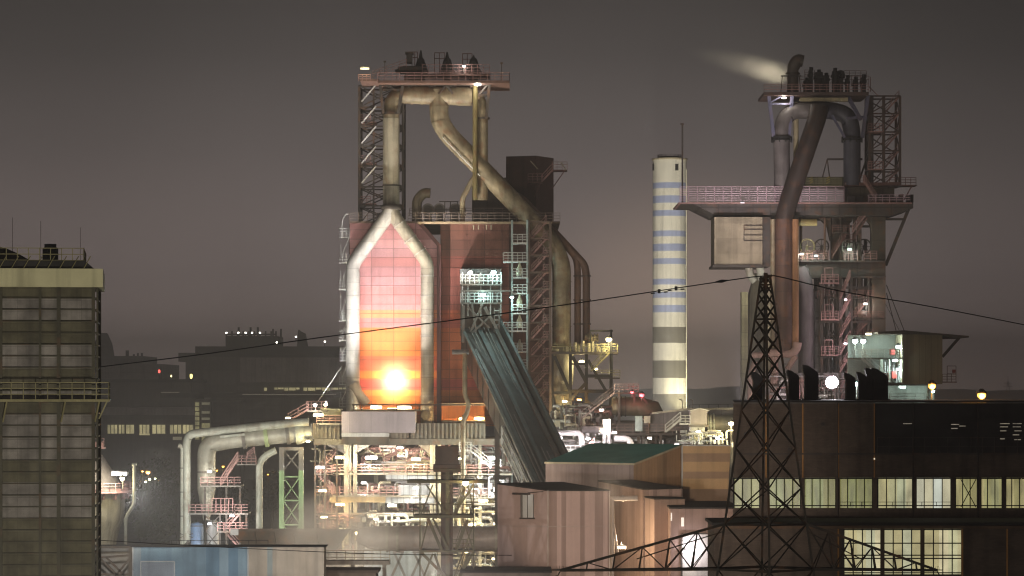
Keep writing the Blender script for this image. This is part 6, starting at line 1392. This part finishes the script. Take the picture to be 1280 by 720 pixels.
# banded block
D = 384
t = thing('banded_block', 'tall block with horizontal tan and brown bands beside the brick hall', 'building', (X(883, D), D+5, 0))
c1, c2 = (.55, .36, .19), (.36, .235, .15)
zt_ = Z(557, D); bd = [(900, c2), (634, (.30, .2, .14)), (612, c1), (599, c2), (590, c1), (578, c2), (567, c1)]
b = MB(); b.prism([(X(852.6, D), 0), (X(908, D), 0), (X(909, D), Z(635, D)), (X(913.5, D), Z(557, D)), (X(852.6, D), Z(557, D))], D, D+9); part('wall', b, mat('banded_sheet', c1, .6, dirt=.12, streak=.25, bands=[(max(0, Z(y, D)/zt_), c) for y, c in bd], zr=(0, zt_)), t)
b = MB(); b.bar(P(852.6, 634, D-.06), P(852.6, 557, D-.06), .14); b.bar(P(852.6, 557, D-.02), P(913.5, 557, D-.02), .14); part('edge_trim', b, M['white_sheet'], t)
part('plinth_roof', MB().pbox(840, 912, 633.5, 636, D-4, 3.9), M['roof_dark'], t)
# striped sheds
sA, sB = (.46, .33, .29), (.30, .21, .18)
st = [(0, sA), (.18, sB), (.28, sA), (.5, sB), (.68, sA), (.78, sB), (.88, sA)]
m1 = mat('striped_sheet', sA, .6, dirt=.12, streak=.15, stripes=(7.0, -50, .6, st)); m2 = mat('plain_mauve_sheet', (.38, .265, .215), .6, dirt=.15, streak=.35, grid=(.7, 70, .07, .2))
def shed(name, label, pts, tops, rpy, mats, zmin=0):
    """pts: (px, D) of left, near corner, right, back; tops: photo heights of the wall tops"""
    xy = [pt(*p) for p in pts]; zt = [Z(y, p[1]) for y, p in zip(tops, pts)]
    t = thing(name, label, 'shed', (sum(p[0] for p in xy)/4, sum(p[1] for p in xy)/4, 0))
    for i, mm in ((0, mats[0]), (1, mats[1])):
        j = i+1; b = MB(); b.add([(*xy[i], zmin), (*xy[j], zmin), (*xy[j], zt[j]), (*xy[i], zt[i])], [(0, 1, 2, 3)]); part('wall', b, mm, t)
    b = MB()
    for i, j in ((2, 3), (3, 0)): b.add([(*xy[i], zmin), (*xy[j], zmin), (*xy[j], zt[j]), (*xy[i], zt[i])], [(0, 1, 2, 3)])
    part('wall', b, mats[1], t)
    q = [Vector((*p, z)) for p, z in zip(xy, zt)]; cc = sum(q, Vector())/4; q = [cc+(v-cc)*1.012 for v in q]
    b = MB(); b.hexa([v+Vector((0,0,.01)) for v in q]+[v+Vector((0,0,.16)) for v in q]); part('roof', b, M['roof_dark'], t)
    return t
k1 = shed('striped_shed', 'nearest shed with vertical pink and brown stripes and a dark window in one wall', [(622, 359), (685, 352), (762, 356), (703, 366)], [605.5, 614, 614, 604], 0, (m1, m1))
b = MB(); dq = 355.0
b.bar(P(641, 617, 356.4), P(662, 617.5, 354.2), .2, .22); part('window_hood', b, M['steel'], k1)
wv = part('window', MB().hexa([P(652.5, 647, 355.5), P(667, 647, 353.9), P(667, 647, 353.95), P(652.5, 647, 355.55), P(652.5, 618, 355.5), P(667, 618, 353.9), P(667, 618, 353.95), P(652.5, 618, 355.55)]), emit('dim_cream_window', (.6, .48, .3), .10, (.4, (1, 1, .3))), k1); b = MB()
for px, w_ in ((652, .22), (659.5, .08), (667, .08)): b.bar(P(px, 618, 355.4-(px-652)*.107), P(px, 648, 355.4-(px-652)*.107), w_)
b.bar(P(650, 648, 355.4), P(668, 648, 353.6), .14); b.bar(P(660, 616, 354.4), P(679, 614.5, 352.4), .08); part('frame', b, M['steel'], wv)
b = MB(); b.bar(P(685, 613, 351.9), P(685, 900, 351.9), .1); b.bar(P(762, 613.5, 355.9), P(762, 900, 355.9), .12); b.bar(P(622, 657.5, 358.6), P(685, 658, 351.6), .05).bar(P(685, 658, 351.6), P(762, 657.5, 355.6), .05); part('corner_trim', b, mat('pale_trim', (.45, .38, .33), .6), k1)
b = MB(); part('gutter', MB().bar(P(622, 712, 358), P(685, 712, 351.5), .2).bar(P(685, 712, 351.5), P(762, 712, 355.5), .2), M['steel'], k1)
k2 = shed('plain_shed', 'plain pink-brown shed with a floodlit wall between the striped shed and the banded block', [(748, 374), (804, 364), (853, 368), (790, 380)], [602, 612.5, 611, 601], 0, (m2, m1))
k3 = shed('annexe_shed', 'low brown shed with a dark roof below the banded block', [(806, 363.4), (818, 361), (856, 363), (840, 370)], [622, 624.5, 624, 621.5], 0, (m2, m2))
D = 356
t = thing('sheet_annexe', 'long low mauve annexe with two small wall lights in front of the banded block', 'building', (X(880, D), D+3, 0))
b = MB(); b.pbox(838, 925, 636, 900, D, 20); part('wall', b, mat('mauve_brown_sheet', (.33, .22, .185), .6, dirt=.2, streak=.3, grid=(.75, 70, .07, .2)), t); part('roof', MB().pbox(837, 926, 633.8, 635.95, D-.2, 20.3), M['roof_dark'], t)
part('doorway', MB().pbox(853, 893, 668, 760, D-.05, .045), mat('white_lit_doorway', (.62, .58, .55), .7, dirt=.2), t); b = MB(); b.bar(P(852, 667, D-.1), P(852, 740, D-.1), .2); b.bar(P(852, 667, D-.1), P(893, 667, D-.1), .14); part('door_frame', b, M['steel'], t)  # lamp light on the door area put into its pale colour
for px, y0, y1 in ((838.5, 641, 651), (851.5, 647, 658)): part('wall_light', MB().pbox(px, px+(1.6 if px < 845 else 3.4), y0, y1, D-.14, .13), emit('wall_light_glow', (1, .85, .7), .75), t)
lamp('strip', 857, 690, D-.5, (.95, .92, 1), 500, 'cold white lamp at the lit doorway of the mauve annexe', em=14, size=.5, toward=(.6, -.6, .3))
t = thing('exhaust_pipe', 'pale drain pipe with a horizontal arm between the striped shed and the plain shed', 'pipe', (X(765, 358), 358, 0))
b = MB(); b.ptube([(764.5, 800), (764.5, 623)], .3, 357.5, 12); b.ptube([(763, 623.5), (797, 622.5)], .28, 357.5, 12); b.ring(P(779, 623, 357.5), (1, 0, 0), .25, .4, .2); b.ptube([(767, 655), (772, 690)], .12, 357.5, 8); part('pipe', b, mat('pale_pink_pipe', (.48, .4, .34), .5, streak=.3), t)
lamp('strip', 777, 684.5, 358.5, (1, .78, .5), 2200, 'bright warm lamp in the gap between the striped shed and the plain shed', em=60, size=.8, toward=(.2, .3, .9), off=1.2)

# ================================================================ LATTICE MAST (foreground)
D = 330; s = D/F
t = thing('lattice_mast', 'olive brown steel mast with two railed platforms and a dark box on top', 'mast', (X(557, D), D, 0))
om = mat('olive_steel', (.12, .105, .06), .65, .1, rust=.5); bx = mat('brown_box', (.085, .062, .045), .7, rust=.3)
b = MB(); b.pbox(551, 566, 590, 900, D+.2, 1.2); part('column', b, bx, t); b = MB(); b.pbox(557, 562, 583, 900, D-.1, .25); part('column', b, om, t)
part('box', MB().pbox(544, 573, 558, 580.5, D-.2, 2).pbox(541.5, 575.5, 580.7, 590, D-.4, 2.4).bar(P(558, 558, D), P(558, 556, D), .3), bx, t)
for y, x0, x1 in ((602, 509, 609), (645.5, 517, 591)):
    l = part('platform', MB().pbox(x0, x1, y-1.5, y+2, D-1.5, 5), om, t); part('railing', MB().loop_rail([P(x0, y-1, D-1.5), P(x1, y-1, D-1.5), P(x1, y-1, D+3.4), P(x0, y-1, D+3.4)], True, h=1.15, bars=2, post=1.0, w=.07), om, l)
part('gallery', MB().pbox(525, 592, 688, 690.5, D-1.2, 4).rail(P(566, 689, D-1.2), P(592, 689, D-1.2), h=1.2, bars=3, post=.9, w=.07), om, t)
b = MB()
for px in (525, 592):
    for dd in (-1, 3): b.bar(P(px, 604, D+dd), (X(px, D+dd), D+dd, 0), .13)
for a, c_, w in (((541, 606), (526, 644), .14), ((533, 606), (556, 640), .16), ((592, 606), (566, 644), .2), ((585, 604), (592, 640), .14), ((545, 606), (548, 644), .14), ((536, 648), (526, 688), .14), ((535, 648), (553, 690), .3), ((541, 648), (560, 686), .2), ((578, 648), (592, 688), .12), ((592, 655), (568, 720), .16), ((526, 690), (560, 724), .3), ((541, 692), (530, 720), .2), ((543, 692), (556, 730), .25), ((592, 690), (572, 724), .25)):
    b.bar(P(*a, D-.8), P(*c_, D-.8), w)
part('brace', b, om, t)
for y0, y1, x0, x1 in ((644, 608, 569, 582), (690, 650, 570, 584), (735, 692, 570, 586)): part('flight', MB().stair(P(x0, y0, D-.2), P(x1, y1, D-.2), .9, .07), om, t)
b = MB(); b.ring(P(580, 614, D-.2), (0, 1, 0), .45, .62, .1); part('cable_drum', b, M['pipe_grey'], t)
lamp('post', 582, 603.5, D-1.9, YEL, 70, 'bright lamp on the edge of the upper mast platform', em=60, size=1.2, pole=.8)
t = thing('roof_edge_shed', 'dark flat shed roof at the bottom edge in front of the striped shed', 'shed', (X(620, 325), 330, 0))
part('roof', MB().pbox(575, 690, 713.5, 716, 325, 8), M['roof_dark'], t); part('wall', MB().pbox(578, 688, 716, 900, 325.4, 7), mat('shed_wall_brown', (.2, .16, .13), .8), t)

# ================================================================ POWER PYLON (near, in front of the brick hall)
D = 250; s = D/F
cx, cyp = X(957, D), D
t = thing('power_pylon', 'dark lattice power pylon with a wide lower crossarm in front of the brick hall', 'pylon', (cx, cyp, 0))
ps = mat('pylon_steel', (.05, .042, .032), .6, .2, rust=.5)
top = Z(346, D)
def leg(z, k):   # 45 degree turned square: left, near, right, far
    r = .35+(top-z)*.1475 ; a = (math.pi, -math.pi/2, 0, math.pi/2)[k]; return Vector((cx+r*math.cos(a), cyp+r*math.sin(a), z))
b = MB()
for k in range(4): b.bar(leg(0, k), leg(top, k), .17)
ys = [346, 356, 368, 382, 399, 419, 443, 474, 513, 560, 610, 655, 712, 790, 890]
for i in range(len(ys)-1):
    za_, zb2 = Z(ys[i], D), max(0, Z(ys[i+1], D))
    for k in range(4):
        j = (k+1) % 4; b.bar(leg(za_, k), leg(zb2, j), .08); b.bar(leg(za_, j), leg(zb2, k), .08)
    if ys[i] in (356, 399, 655, 712):
        for k in range(4): b.bar(leg(za_, k), leg(za_, (k+1) % 4), .12)
part('frame', b, ps, t)
b = MB(); b.bar((cx, cyp, top-.5), (cx, cyp, Z(341, D)), .3); b.bar((cx-.5, cyp, top-.2), (cx+.5, cyp, top+.1), .2); part('peak', b, ps, t)
b = MB()
for i in range(18): z = Z(380+i*15, D); p = leg(z, 2); b.bar(p, p+Vector((.28, 0, 0)), .04)
part('step_bolt', b, ps, t)
for sgn, xt in ((-1, 700), (1, 1172)):
    b = MB(); zt_ = Z(655, D); zb_ = Z(711, D); tip = P(xt, 713, D); tops = [leg(zt_, 0 if sgn < 0 else 2)]; k = 0 if sgn < 0 else 2
    near, far = leg(zb_, 1), leg(zb_, 3); s0 = leg(zb_, k); yn, yf = cyp-1.0, cyp+1.0
    n0, f0 = Vector((s0.x, yn, zb_)), Vector((s0.x, yf, zb_)); tt = tops[0]
    b.bar(tt, tip, .2); b.bar(n0, tip, .19); b.bar(f0, tip, .19); b.bar(leg(zb_, 1), n0, .14); b.bar(leg(zb_, 3), f0, .14)
    b.bar(tt+Vector((0, 0, -.55)), tip+Vector((-sgn*6, 0, .9)), .09)
    m_ = 6
    for i in range(m_):
        f0_, f1 = i/m_, (i+1)/m_
        for base in (n0, f0):
            p0 = base.lerp(tip, f0_); p1 = base.lerp(tip, f1); u0 = tt.lerp(tip, f0_); u1 = tt.lerp(tip, f1)
            b.bar(u1, p1, .11)
            if i < 5: b.bar(u0, p1, .07) if i % 2 else b.bar(p0, u1, .07)
            if i in (0, 1): b.bar(p0, u1, .07) if i % 2 else b.bar(u0, p1, .07)
        b.bar(n0.lerp(tip, f1), f0.lerp(tip, f1), .07)
    part('crossarm', b, ps, t)
    b = MB(); 
    for k2 in range(9): q = tip+Vector((-sgn*k2*.16-(.2 if sgn < 0 else -.1), -.3, .05)); b.bar(q, q+Vector((.03*((k2*7) % 5-2), 0, .32)), .025)
    b.bar(tip+Vector((.4, -.3, .05)), tip+Vector((-sgn*1.6, -.3, .05)), .07); part('bird_spikes', b, ps, t)
    b = MB(); q = tip+Vector((0, 0, -.1)); b.tube([q, q+Vector((sgn*.5, 0, -.9)), q+Vector((sgn*.6, 0, -1.6))], .05, 6)
    for k2 in range(8): b.lathe([(.05, q.z-.3-k2*.16), (.16, q.z-.34-k2*.16), (.05, q.z-.38-k2*.16)], (q.x+sgn*(.25+k2*.04), q.y), 10)
    part('insulator', b, M['black'], t)
# wires
wm = mat('wire', (.02, .02, .02), .6)
def wire(pts, r, label, n=4):
    q = [P(*p) for p in pts]; out = []
    for i in range(len(q)-1):
        for k in range(6):
            tt = k/6; p0 = q[max(0, i-1)]; p1 = q[i]; p2 = q[i+1]; p3 = q[min(len(q)-1, i+2)]
            out.append(.5*((2*p1)+(p2-p0)*tt+(2*p0-5*p1+4*p2-p3)*tt*tt+(3*p1-p0-3*p2+p3)*tt**3))
    out.append(q[-1]); b = MB(); b.tube(out, r, 6); return solo('wire', b, wm, label, 'wire')
def dl(px): return 250-(957-px)*.03
wire([(px, py, dl(px)) for px, py in ((-30, 480), (0, 475), (122, 459), (260, 442), (400, 422), (560, 401), (720, 379), (860, 358), (935, 347), (956, 345))], .045, 'long black earth wire sagging to the left from the pylon peak')
wire([(px, py, 250+(px-957)*.06) for px, py in ((957, 344), (975, 346), (1051, 364), (1140, 379), (1220, 394), (1310, 412))], .045, 'black earth wire running to the right from the pylon peak')
wire([(px, py, 240) for px, py in ((60, 672), (118, 675), (260, 683), (380, 689), (500, 693), (640, 694))], .03, 'thin black wire low across the blue shed roof')
for px, py, lb in ((824, 364, 'small vibration damper on the earth wire before the left edge of the chimney'), (845, 360.5, 'small vibration damper on the earth wire before the right edge of the chimney')):
    c = P(px, py, dl(px)-.1); t = thing('wire_damper', lb, 'damper', c, 'dampers on the earth wire'); b = MB(); b.bar((c.x-.6, c.y, c.z-.17), (c.x+.6, c.y, c.z-.05), .03)
    for k in (-1, 1): b.bar((c.x+k*.35, c.y, c.z-.11+k*.035), (c.x+k*.65, c.y, c.z-.11+k*.065), .1)
    part('weights', b, M['black'], t); part('clamp', MB().box(c.x-.1, c.x+.1, c.y-.1, c.y+.1, c.z-.16, c.z+.16), M['black'], t)
b = P(902, 351.5, dl(902)); solo('wire_clamp', MB().tube([b+Vector((-.5, 0, -.07)), b+Vector((0, 0, 0)), b+Vector((.5, 0, .07))], [.04, .13, .04], 8), M['black'], 'dark spindle shaped clamp on the earth wire just before the pylon peak', 'clamp')
# far pylon on the hills
b = MB(); D = 4100
for k in (-1, 1): b.bar(P(1260+k*3, 492, D), P(1260, 476, D), .8)
b.bar(P(1260, 478, D), P(1260, 470, D), .7); b.bar(P(1255, 479, D), P(1265, 479, D), .8); b.bar(P(1254, 483, D), P(1266, 483, D), .8); solo('far_pylon', b, M['black'], 'tiny pylon silhouette on the far hills beyond the brick hall', 'pylon')

# ================================================================ CASTHOUSE LAMPS
LS = .6
L = lambda px, py, D, c, p, lb, k='strip', em=40, sz=1.0, **kw: lamp(k, px, py, D, c, p*LS, lb, em=em, size=sz, **kw)
Dq = 500
L(464, 572, Dq, WHITE, 5200, 'largest white strip lamp under the casthouse arch, left side', em=60, sz=1.5)
L(520, 574, Dq, WARM, 3600, 'warm strip lamp under the right part of the casthouse arch', em=45, sz=1.2)
L(425, 572, Dq-2, YEL, 2200, 'yellow strip lamp just outside the thick casthouse columns', em=22, sz=1.2)
L(400, 584.5, Dq-2, WHITE, 2000, 'white strip lamp at the far left of the casthouse stair, highest one', em=40, sz=1.1)
L(403, 613.5, Dq-2, YEL, 1000, 'dim yellow strip lamp on the second level of the casthouse stair', em=18, sz=1.0)
L(425, 630.5, Dq-3, (1, .6, .22), 2400, 'orange strip lamp on the casthouse columns above the lowest floor', em=40, sz=1.1)
L(405, 646.5, Dq-3, YEL, 1000, 'yellow strip lamp low on the casthouse stair', em=35, sz=.8)
L(430, 662.5, Dq-6, YEL, 1800, 'long yellow strip lamp at the foot of the casthouse columns', em=24, sz=1.4)
L(447, 666, Dq-28, (1, .7, .3), 900, 'round warm lamp beside the open end of the gas main', 'post', em=45, sz=1.3, pole=2)
L(490, 632, Dq-2, WHITE, 3600, 'white strip lamp above the dense valve pipework', em=45, sz=1.1)
L(520, 610, Dq-1, WHITE, 2000, 'white strip lamp shining on the white screen of the middle floor', em=14, sz=.6)
L(455, 604, Dq+6, WHITE, 1800, 'white strip lamp behind the middle floor railing, left half', em=20, sz=.7)
L(500, 560, Dq+12, (1, .86, .66), 4200, 'warm lamp deep under the slab among the tangled pipes', em=20, sz=.8)
L(575, 573.5, Dq-3, YEL, 2200, 'yellow lamp right beside the mast top box', em=45, sz=.9)
L(617, 572.5, Dq-5, (.9, 1, .95), 6500, 'cold white lamp beside the skip bridge foot', em=70, sz=1.4)
L(604, 578, Dq-4, (.7, .95, 1), 1800, 'small blue-white lamp left of the cold white lamp by the skip bridge', em=22, sz=.6)
L(600, 596, Dq+4, WHITE, 5200, 'white lamp under the white stair floor, behind the mast platform', em=16, sz=.7)
L(622, 606, Dq-4, (1, .97, .95), 5000, 'white lamp just left of the striped shed top corner', em=18, sz=.7)
L(604, 626, Dq-4, YEL, 2600, 'warm lamp above the return bend pipes', em=26, sz=1.2)
L(590, 656, Dq-7, YEL, 2400, 'warm lamp just above the gas main beside the mast', em=40, sz=.9)
L(620, 655, Dq-7, (1, .85, .6), 1500, 'small lamp above the right end of the gas main', em=26, sz=.6)
L(585, 690, Dq-28, YEL, 1800, 'warm lamp under the gas main beside the mast', em=22, sz=.8)
L(618, 699, Dq-6, (1, .75, .4), 1500, 'low warm lamp at the bottom beside the striped shed', em=18, sz=.6)
L(470, 649, Dq-9, (1, .7, .4), 1500, 'warm lamp at the left end of the valve pipework', em=16, sz=.6)
L(398, 518.5, Dq-4, YEL, 3000, 'yellow lamp under the cream hood at the corner of the lavender box', em=40, sz=1.3)
L(394, 506, Dq, WHITE, 1000, 'small white lamp on the pink stair landing before the silver pipe', 'post', em=40, sz=1.1, pole=1.5)
L(407, 505.5, Dq+3, YEL, 1000, 'small yellow lamp on the pink stair landing next to the silver pipe', 'post', em=35, sz=1.1, pole=1.5)
L(360, 523, Dq-4, YEL, 500, 'small lamp at the top of the pink stair beside the gantry pipe', em=20, sz=.6)
# furnace wall lamps
LS = 1.0
L(599, 523, 514, (1, .62, .25), 3000, 'orange-white strip lamp on the glowing wall beside the skip bridge foot, right one', em=45, sz=1.3)
L(578, 523.5, 514, (1, .62, .25), 1500, 'shorter orange-white strip lamp on the glowing wall beside the right silver leg', em=40, sz=.9)
L(505, 509, 515, (1, .8, .5), 1800, 'long cream strip lamp along the ledge at the base of the glowing red wall', em=22, sz=1.9)
L(470, 508.5, 515, (1, .8, .5), 1500, 'cream strip lamp on the wall ledge beside the branch cone', em=22, sz=1.5)
b = thing('glow_flood', 'powerful floodlight standing on the ledge before the glowing red wall', 'floodlight', P(490, 516, 512.0))
part('housing', MB().box(X(484, 512), X(496, 512), 511.7, 512.3, Z(516, 512), Z(511, 512)), M['lamp_body'], b); part('lens', MB().box(X(484.5, 512), X(495.5, 512), 511.75, 512.25, Z(511, 512)+.002, Z(510.5, 512)+.06), lensmat(YEL, 12), b)
point_light(P(493, 475, 518.2), (1, .84, .6), 11500, b, .35, 'SPOT', P(493, 473.5, 520), 165, .25)
t = thing('wall_ledge', 'railed cream ledge running along the foot of the glowing red wall', 'ledge', P(490, 514, 514))
part('deck', MB().pbox(444, 526, 512, 514, 509, 10).pbox(552, 606, 526.5, 528, 503, 14), mat('ledge_paint', (.5, .42, .28), .6), t); b = MB()
b.bar(P(440, 506, 509), P(605, 506, 509), .22)
for px in (442, 452, 496, 524): b.bar(P(px, 513, 509), P(px, 506, 509), .16)
part('handrail', b, M['steel'], t)
t = thing('orange_wall', 'bright orange lit wall segment between the right silver leg and the skip bridge', 'wall', P(578, 530, 518))
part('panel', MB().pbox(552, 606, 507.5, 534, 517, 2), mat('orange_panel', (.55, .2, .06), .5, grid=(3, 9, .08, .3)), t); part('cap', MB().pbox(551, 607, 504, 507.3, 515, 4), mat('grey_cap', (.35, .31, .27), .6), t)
# gantry lamps
L(262, 590, 474, WHITE, 1500, 'white lamp by the upper platform of the gantry stair', em=10, sz=.5)
L(290, 645, 475, (1, .85, .8), 1300, 'lamp under the middle platform of the gantry stair', em=12, sz=.5)
L(262, 655, 474, (.9, .95, 1), 900, 'cold lamp beside the blue tank', em=10, sz=.4)
L(385, 552, 478, YEL, 700, 'yellow lamp under the end hood of the silver duct', em=10, sz=.5)
# process area lamps
LS = .4
for px, py, D_, c, p, lb in ((700, 548, 492, (1, .9, .95), 4200, 'lilac-white lamp over the white railing above the green roof, leftmost'), (735, 549, 492, (1, .9, .95), 3600, 'lilac-white lamp between the lagged pipes above the green roof'), (768, 541, 492, (1, .92, .95), 2400, 'lilac-white lamp right of the twin white risers'), (752, 513, 494, (1, .8, .75), 1500, 'dusty pink lamp on the gas valve cluster'), (812, 548, 494, (1, .85, .7), 900, 'weak lamp under the long walkway'), (873, 540, 484, (.95, 1, .8), 1500, 'yellow-green lamp at the base of the small gabled hut'), (897, 548, 484, (1, .9, .85), 1800, 'pinkish lamp in front of the ribbed drum'), (846, 556, 486, (1, .9, .85), 900, 'low lamp behind the right end of the green roof')):
    L(px, py, D_, c, p, lb, em=24, sz=.55)
# furnace behind the brick hall lamps
LS = .6
L(1002, 318, 556, (1, .9, .75), 900, 'warm lamp behind the railing of the left rope sheave', em=14, sz=.5)
L(1020, 320, 556, (.8, 1, .9), 700, 'greenish lamp between the two left rope sheaves', em=12, sz=.4)
L(1062, 312, 556, (.75, 1, .85), 900, 'greenish lamp behind the right rope sheaves', em=14, sz=.5)
L(1082, 380, 558, WHITE, 900, 'white lamp among the pale pipes inside the furnace behind the brick hall frame', em=16, sz=.5)
L(1057, 430, 552, PINK, 1600, 'pinkish lamp on the pink stair tower', em=10, sz=.4)
L(1057, 375, 552, PINK, 1100, 'higher pinkish lamp on the pink stair tower', em=8, sz=.4)
L(1010, 488, 545, PINK, 2600, 'violet-white lamp behind the tallest black roof duct', em=14, sz=.6)
L(950, 488, 545, (1, .86, .8), 1800, 'pinkish lamp low behind the pylon legs', em=14, sz=.5)
L(928, 253.5, 553.5, PINK, 0, 'dark strip lamp on the charging platform girder', em=1, sz=.6)

# ================================================================ unseen spots added to light the works, many within view, no fixtures modelled
def spot(name, a, b_, col, power, cone, blend=.6, rad=.6):
    o = point_light(Vector(a), col, power, None, rad, 'SPOT', Vector(b_), cone, blend); o.name = name
def PP(px, py, D): return P(px, py, D)
spot('unseen_spot_furnace', PP(488, 512, 503), PP(482, 325, 519), (1, .94, .93), 110000, 62)
spot('unseen_spot_left_pipe', PP(412, 511, 501), PP(438, 350, 518), (1, .97, .93), 70000, 70)
spot('unseen_spot_top', PP(455, 512, 494), PP(548, 160, 520), (1, .84, .56), 76000, 38)
spot('unseen_spot_riser', PP(420, 520, 500), PP(489, 190, 520), (1, .9, .68), 40000, 40)
spot('unseen_spot_dust', PP(760, 545, 494), PP(705, 370, 514), (1, .84, .55), 18000, 60)
spot('unseen_spot_bridge', PP(560, 600, 455), PP(640, 500, 492), (.85, .95, 1), 450, 70)
spot('unseen_spot_chimney', PP(812, 560, 545), PP(838, 330, 637), (1, .95, .84), 420000, 64, 1.0)
spot('unseen_spot_chimney_edge', PP(875, 530, 632), PP(853, 440, 639), (1, .92, .6), 14000, 90)
spot('unseen_spot_sheds', (8, 262, 20), PP(775, 600, 372), (1, .80, .58), 160000, 18, .3)
spot('unseen_spot_striped', (-6, 250, 14), PP(690, 660, 355), (1, .88, .8), 100000, 50)
spot('unseen_spot_tower', (-22, 150, 8), PP(45, 570, 220), (1, .92, .78), 85000, 100)
spot('unseen_spot_silo', (-32, 320, 20), PP(125, 640, 358), (1, .86, .66), 12000, 70)
spot('unseen_spot_shed', (-30, 255, 20), PP(240, 700, 330), (.95, .95, .95), 95000, 60)
spot('unseen_spot_gantry', (-42, 430, 6), PP(310, 590, 480), (.97, 1, .9), 60000, 90)
spot('unseen_spot_brick', (40, 180, 20), PP(1060, 560, 330), (1, .93, .85), 5600, 70)
spot('unseen_spot_second', PP(930, 545, 520), PP(975, 250, 556), (1, .84, .62), 9000, 70)
spot('unseen_spot_cabin', PP(860, 540, 520), PP(915, 300, 554), (1, .93, .78), 34000, 40)
spot('unseen_spot_deck', PP(928, 517, 480), PP(938, 243, 555), (1, .88, .92), 300000, 24, 1.0)
spot('unseen_spot_house', (75, 380, 24), PP(1150, 450, 470), (1, .8, .5), 7000, 60)
spot('unseen_spot_plume', PP(974, 112, 566), PP(940, 72, 563), (1, .88, .62), 9000, 150, 1.0)
spot('unseen_spot_mast', (-10, 270, 14), PP(555, 640, 330), (1, .85, .5), 500, 60)
spot('unseen_spot_lavender', PP(470, 590, 470), PP(470, 528, 497), (1, .92, .92), 12000, 60)
spot('unseen_spot_main', PP(545, 700, 420), PP(540, 668, 468), (1, .9, .78), 22000, 110)
spot('unseen_spot_steam', PP(450, 716, 352), PP(395, 660, 385), (1, .84, .64), 140000, 100)

# ================================================================ STEAM
def steam(name, pts, rads, dens, label, col=(.95, .93, .9), sc=.12, n=20, lo=.38):
    b = MB(); b.tube(pts, rads, n); o = solo(name, b, None, label, 'steam', kind='stuff')
    m = bpy.data.materials.new(name); m.use_nodes = True; N = m.node_tree.nodes; Lk = m.node_tree.links; N.remove(N['Principled BSDF'])
    v = N.new('ShaderNodeVolumePrincipled'); v.inputs['Color'].default_value = (*col, 1); v.inputs['Anisotropy'].default_value = .1
    tc = N.new('ShaderNodeTexCoord'); no = N.new('ShaderNodeTexNoise'); no.inputs['Scale'].default_value = sc; no.inputs['Detail'].default_value = 4
    Lk.new(tc.outputs['Object'], no.inputs[0]); 
    # fade towards the hull of the cloud
    g = N.new('ShaderNodeTexCoord'); sp = N.new('ShaderNodeVectorMath'); sp.operation = 'MULTIPLY_ADD'; sp.inputs[1].default_value = (2, 2, 2); sp.inputs[2].default_value = (-1, -1, -1)
    Lk.new(g.outputs['Generated'], sp.inputs[0]); ln = N.new('ShaderNodeVectorMath'); ln.operation = 'LENGTH'; Lk.new(sp.outputs[0], ln.inputs[0])
    fd = N.new('ShaderNodeMapRange'); fd.interpolation_type = 'SMOOTHSTEP'; fd.inputs[1].default_value = 1.0; fd.inputs[2].default_value = .15; Lk.new(ln.outputs['Value'], fd.inputs[0])
    mr = N.new('ShaderNodeMapRange'); mr.inputs[1].default_value = lo; mr.inputs[2].default_value = .68; mr.inputs[4].default_value = dens; Lk.new(no.outputs[0], mr.inputs[0])
    mm = N.new('ShaderNodeMath'); mm.operation = 'MULTIPLY'; Lk.new(mr.outputs[0], mm.inputs[0]); Lk.new(fd.outputs[0], mm.inputs[1]); Lk.new(mm.outputs[0], v.inputs['Density'])
    Lk.new(v.outputs[0], N['Material Output'].inputs['Volume']); o.data.materials.append(m); return o
def ell(name, c, r, dens, label, sc=.12, **k):
    pts = []; rad = []
    for i in range(13):
        a = -math.pi/2+math.pi*i/12; pts.append(Vector((c[0]+r[0]*math.sin(a), c[1], c[2]))); rad.append(max(.02, r[1]*math.cos(a)))
    return steam(name, pts, rad, dens, label, sc=sc, **k)
c = P(415, 675, 385); ell('steam', c, (9.5, 7.5), .36, 'warm lit steam cloud drifting over the dark hopper behind the blue shed', sc=.09)
c = P(945, 85, 562); pl = ell('plume', c, (14.5, 2.6), .17, 'pale yellow steam plume blowing from the hooked vent of the furnace behind the brick hall', sc=.2, lo=.1)
pl.rotation_euler.y = math.radians(14)
c = P(196, 566, 476); ell('vent_steam', c, (4.2, 1.0), .18, 'thin wisp of steam blown from the hooked vent pipe', sc=.3)
# ================================================================ HAZE (night mist over the works)
b = MB(); b.box(-1600, 1600, -60, 5200, -1, 112); hz = solo('haze', b, None, kind='stuff')
m = bpy.data.materials.new('haze'); m.use_nodes = True; N = m.node_tree.nodes; N.remove(N['Principled BSDF'])
v = N.new('ShaderNodeVolumePrincipled'); v.inputs['Color'].default_value = (.95, .93, .92, 1); v.inputs['Density'].default_value = .00045; v.inputs['Anisotropy'].default_value = 0.0
m.node_tree.links.new(v.outputs[0], N['Material Output'].inputs['Volume']); hz.data.materials.append(m)
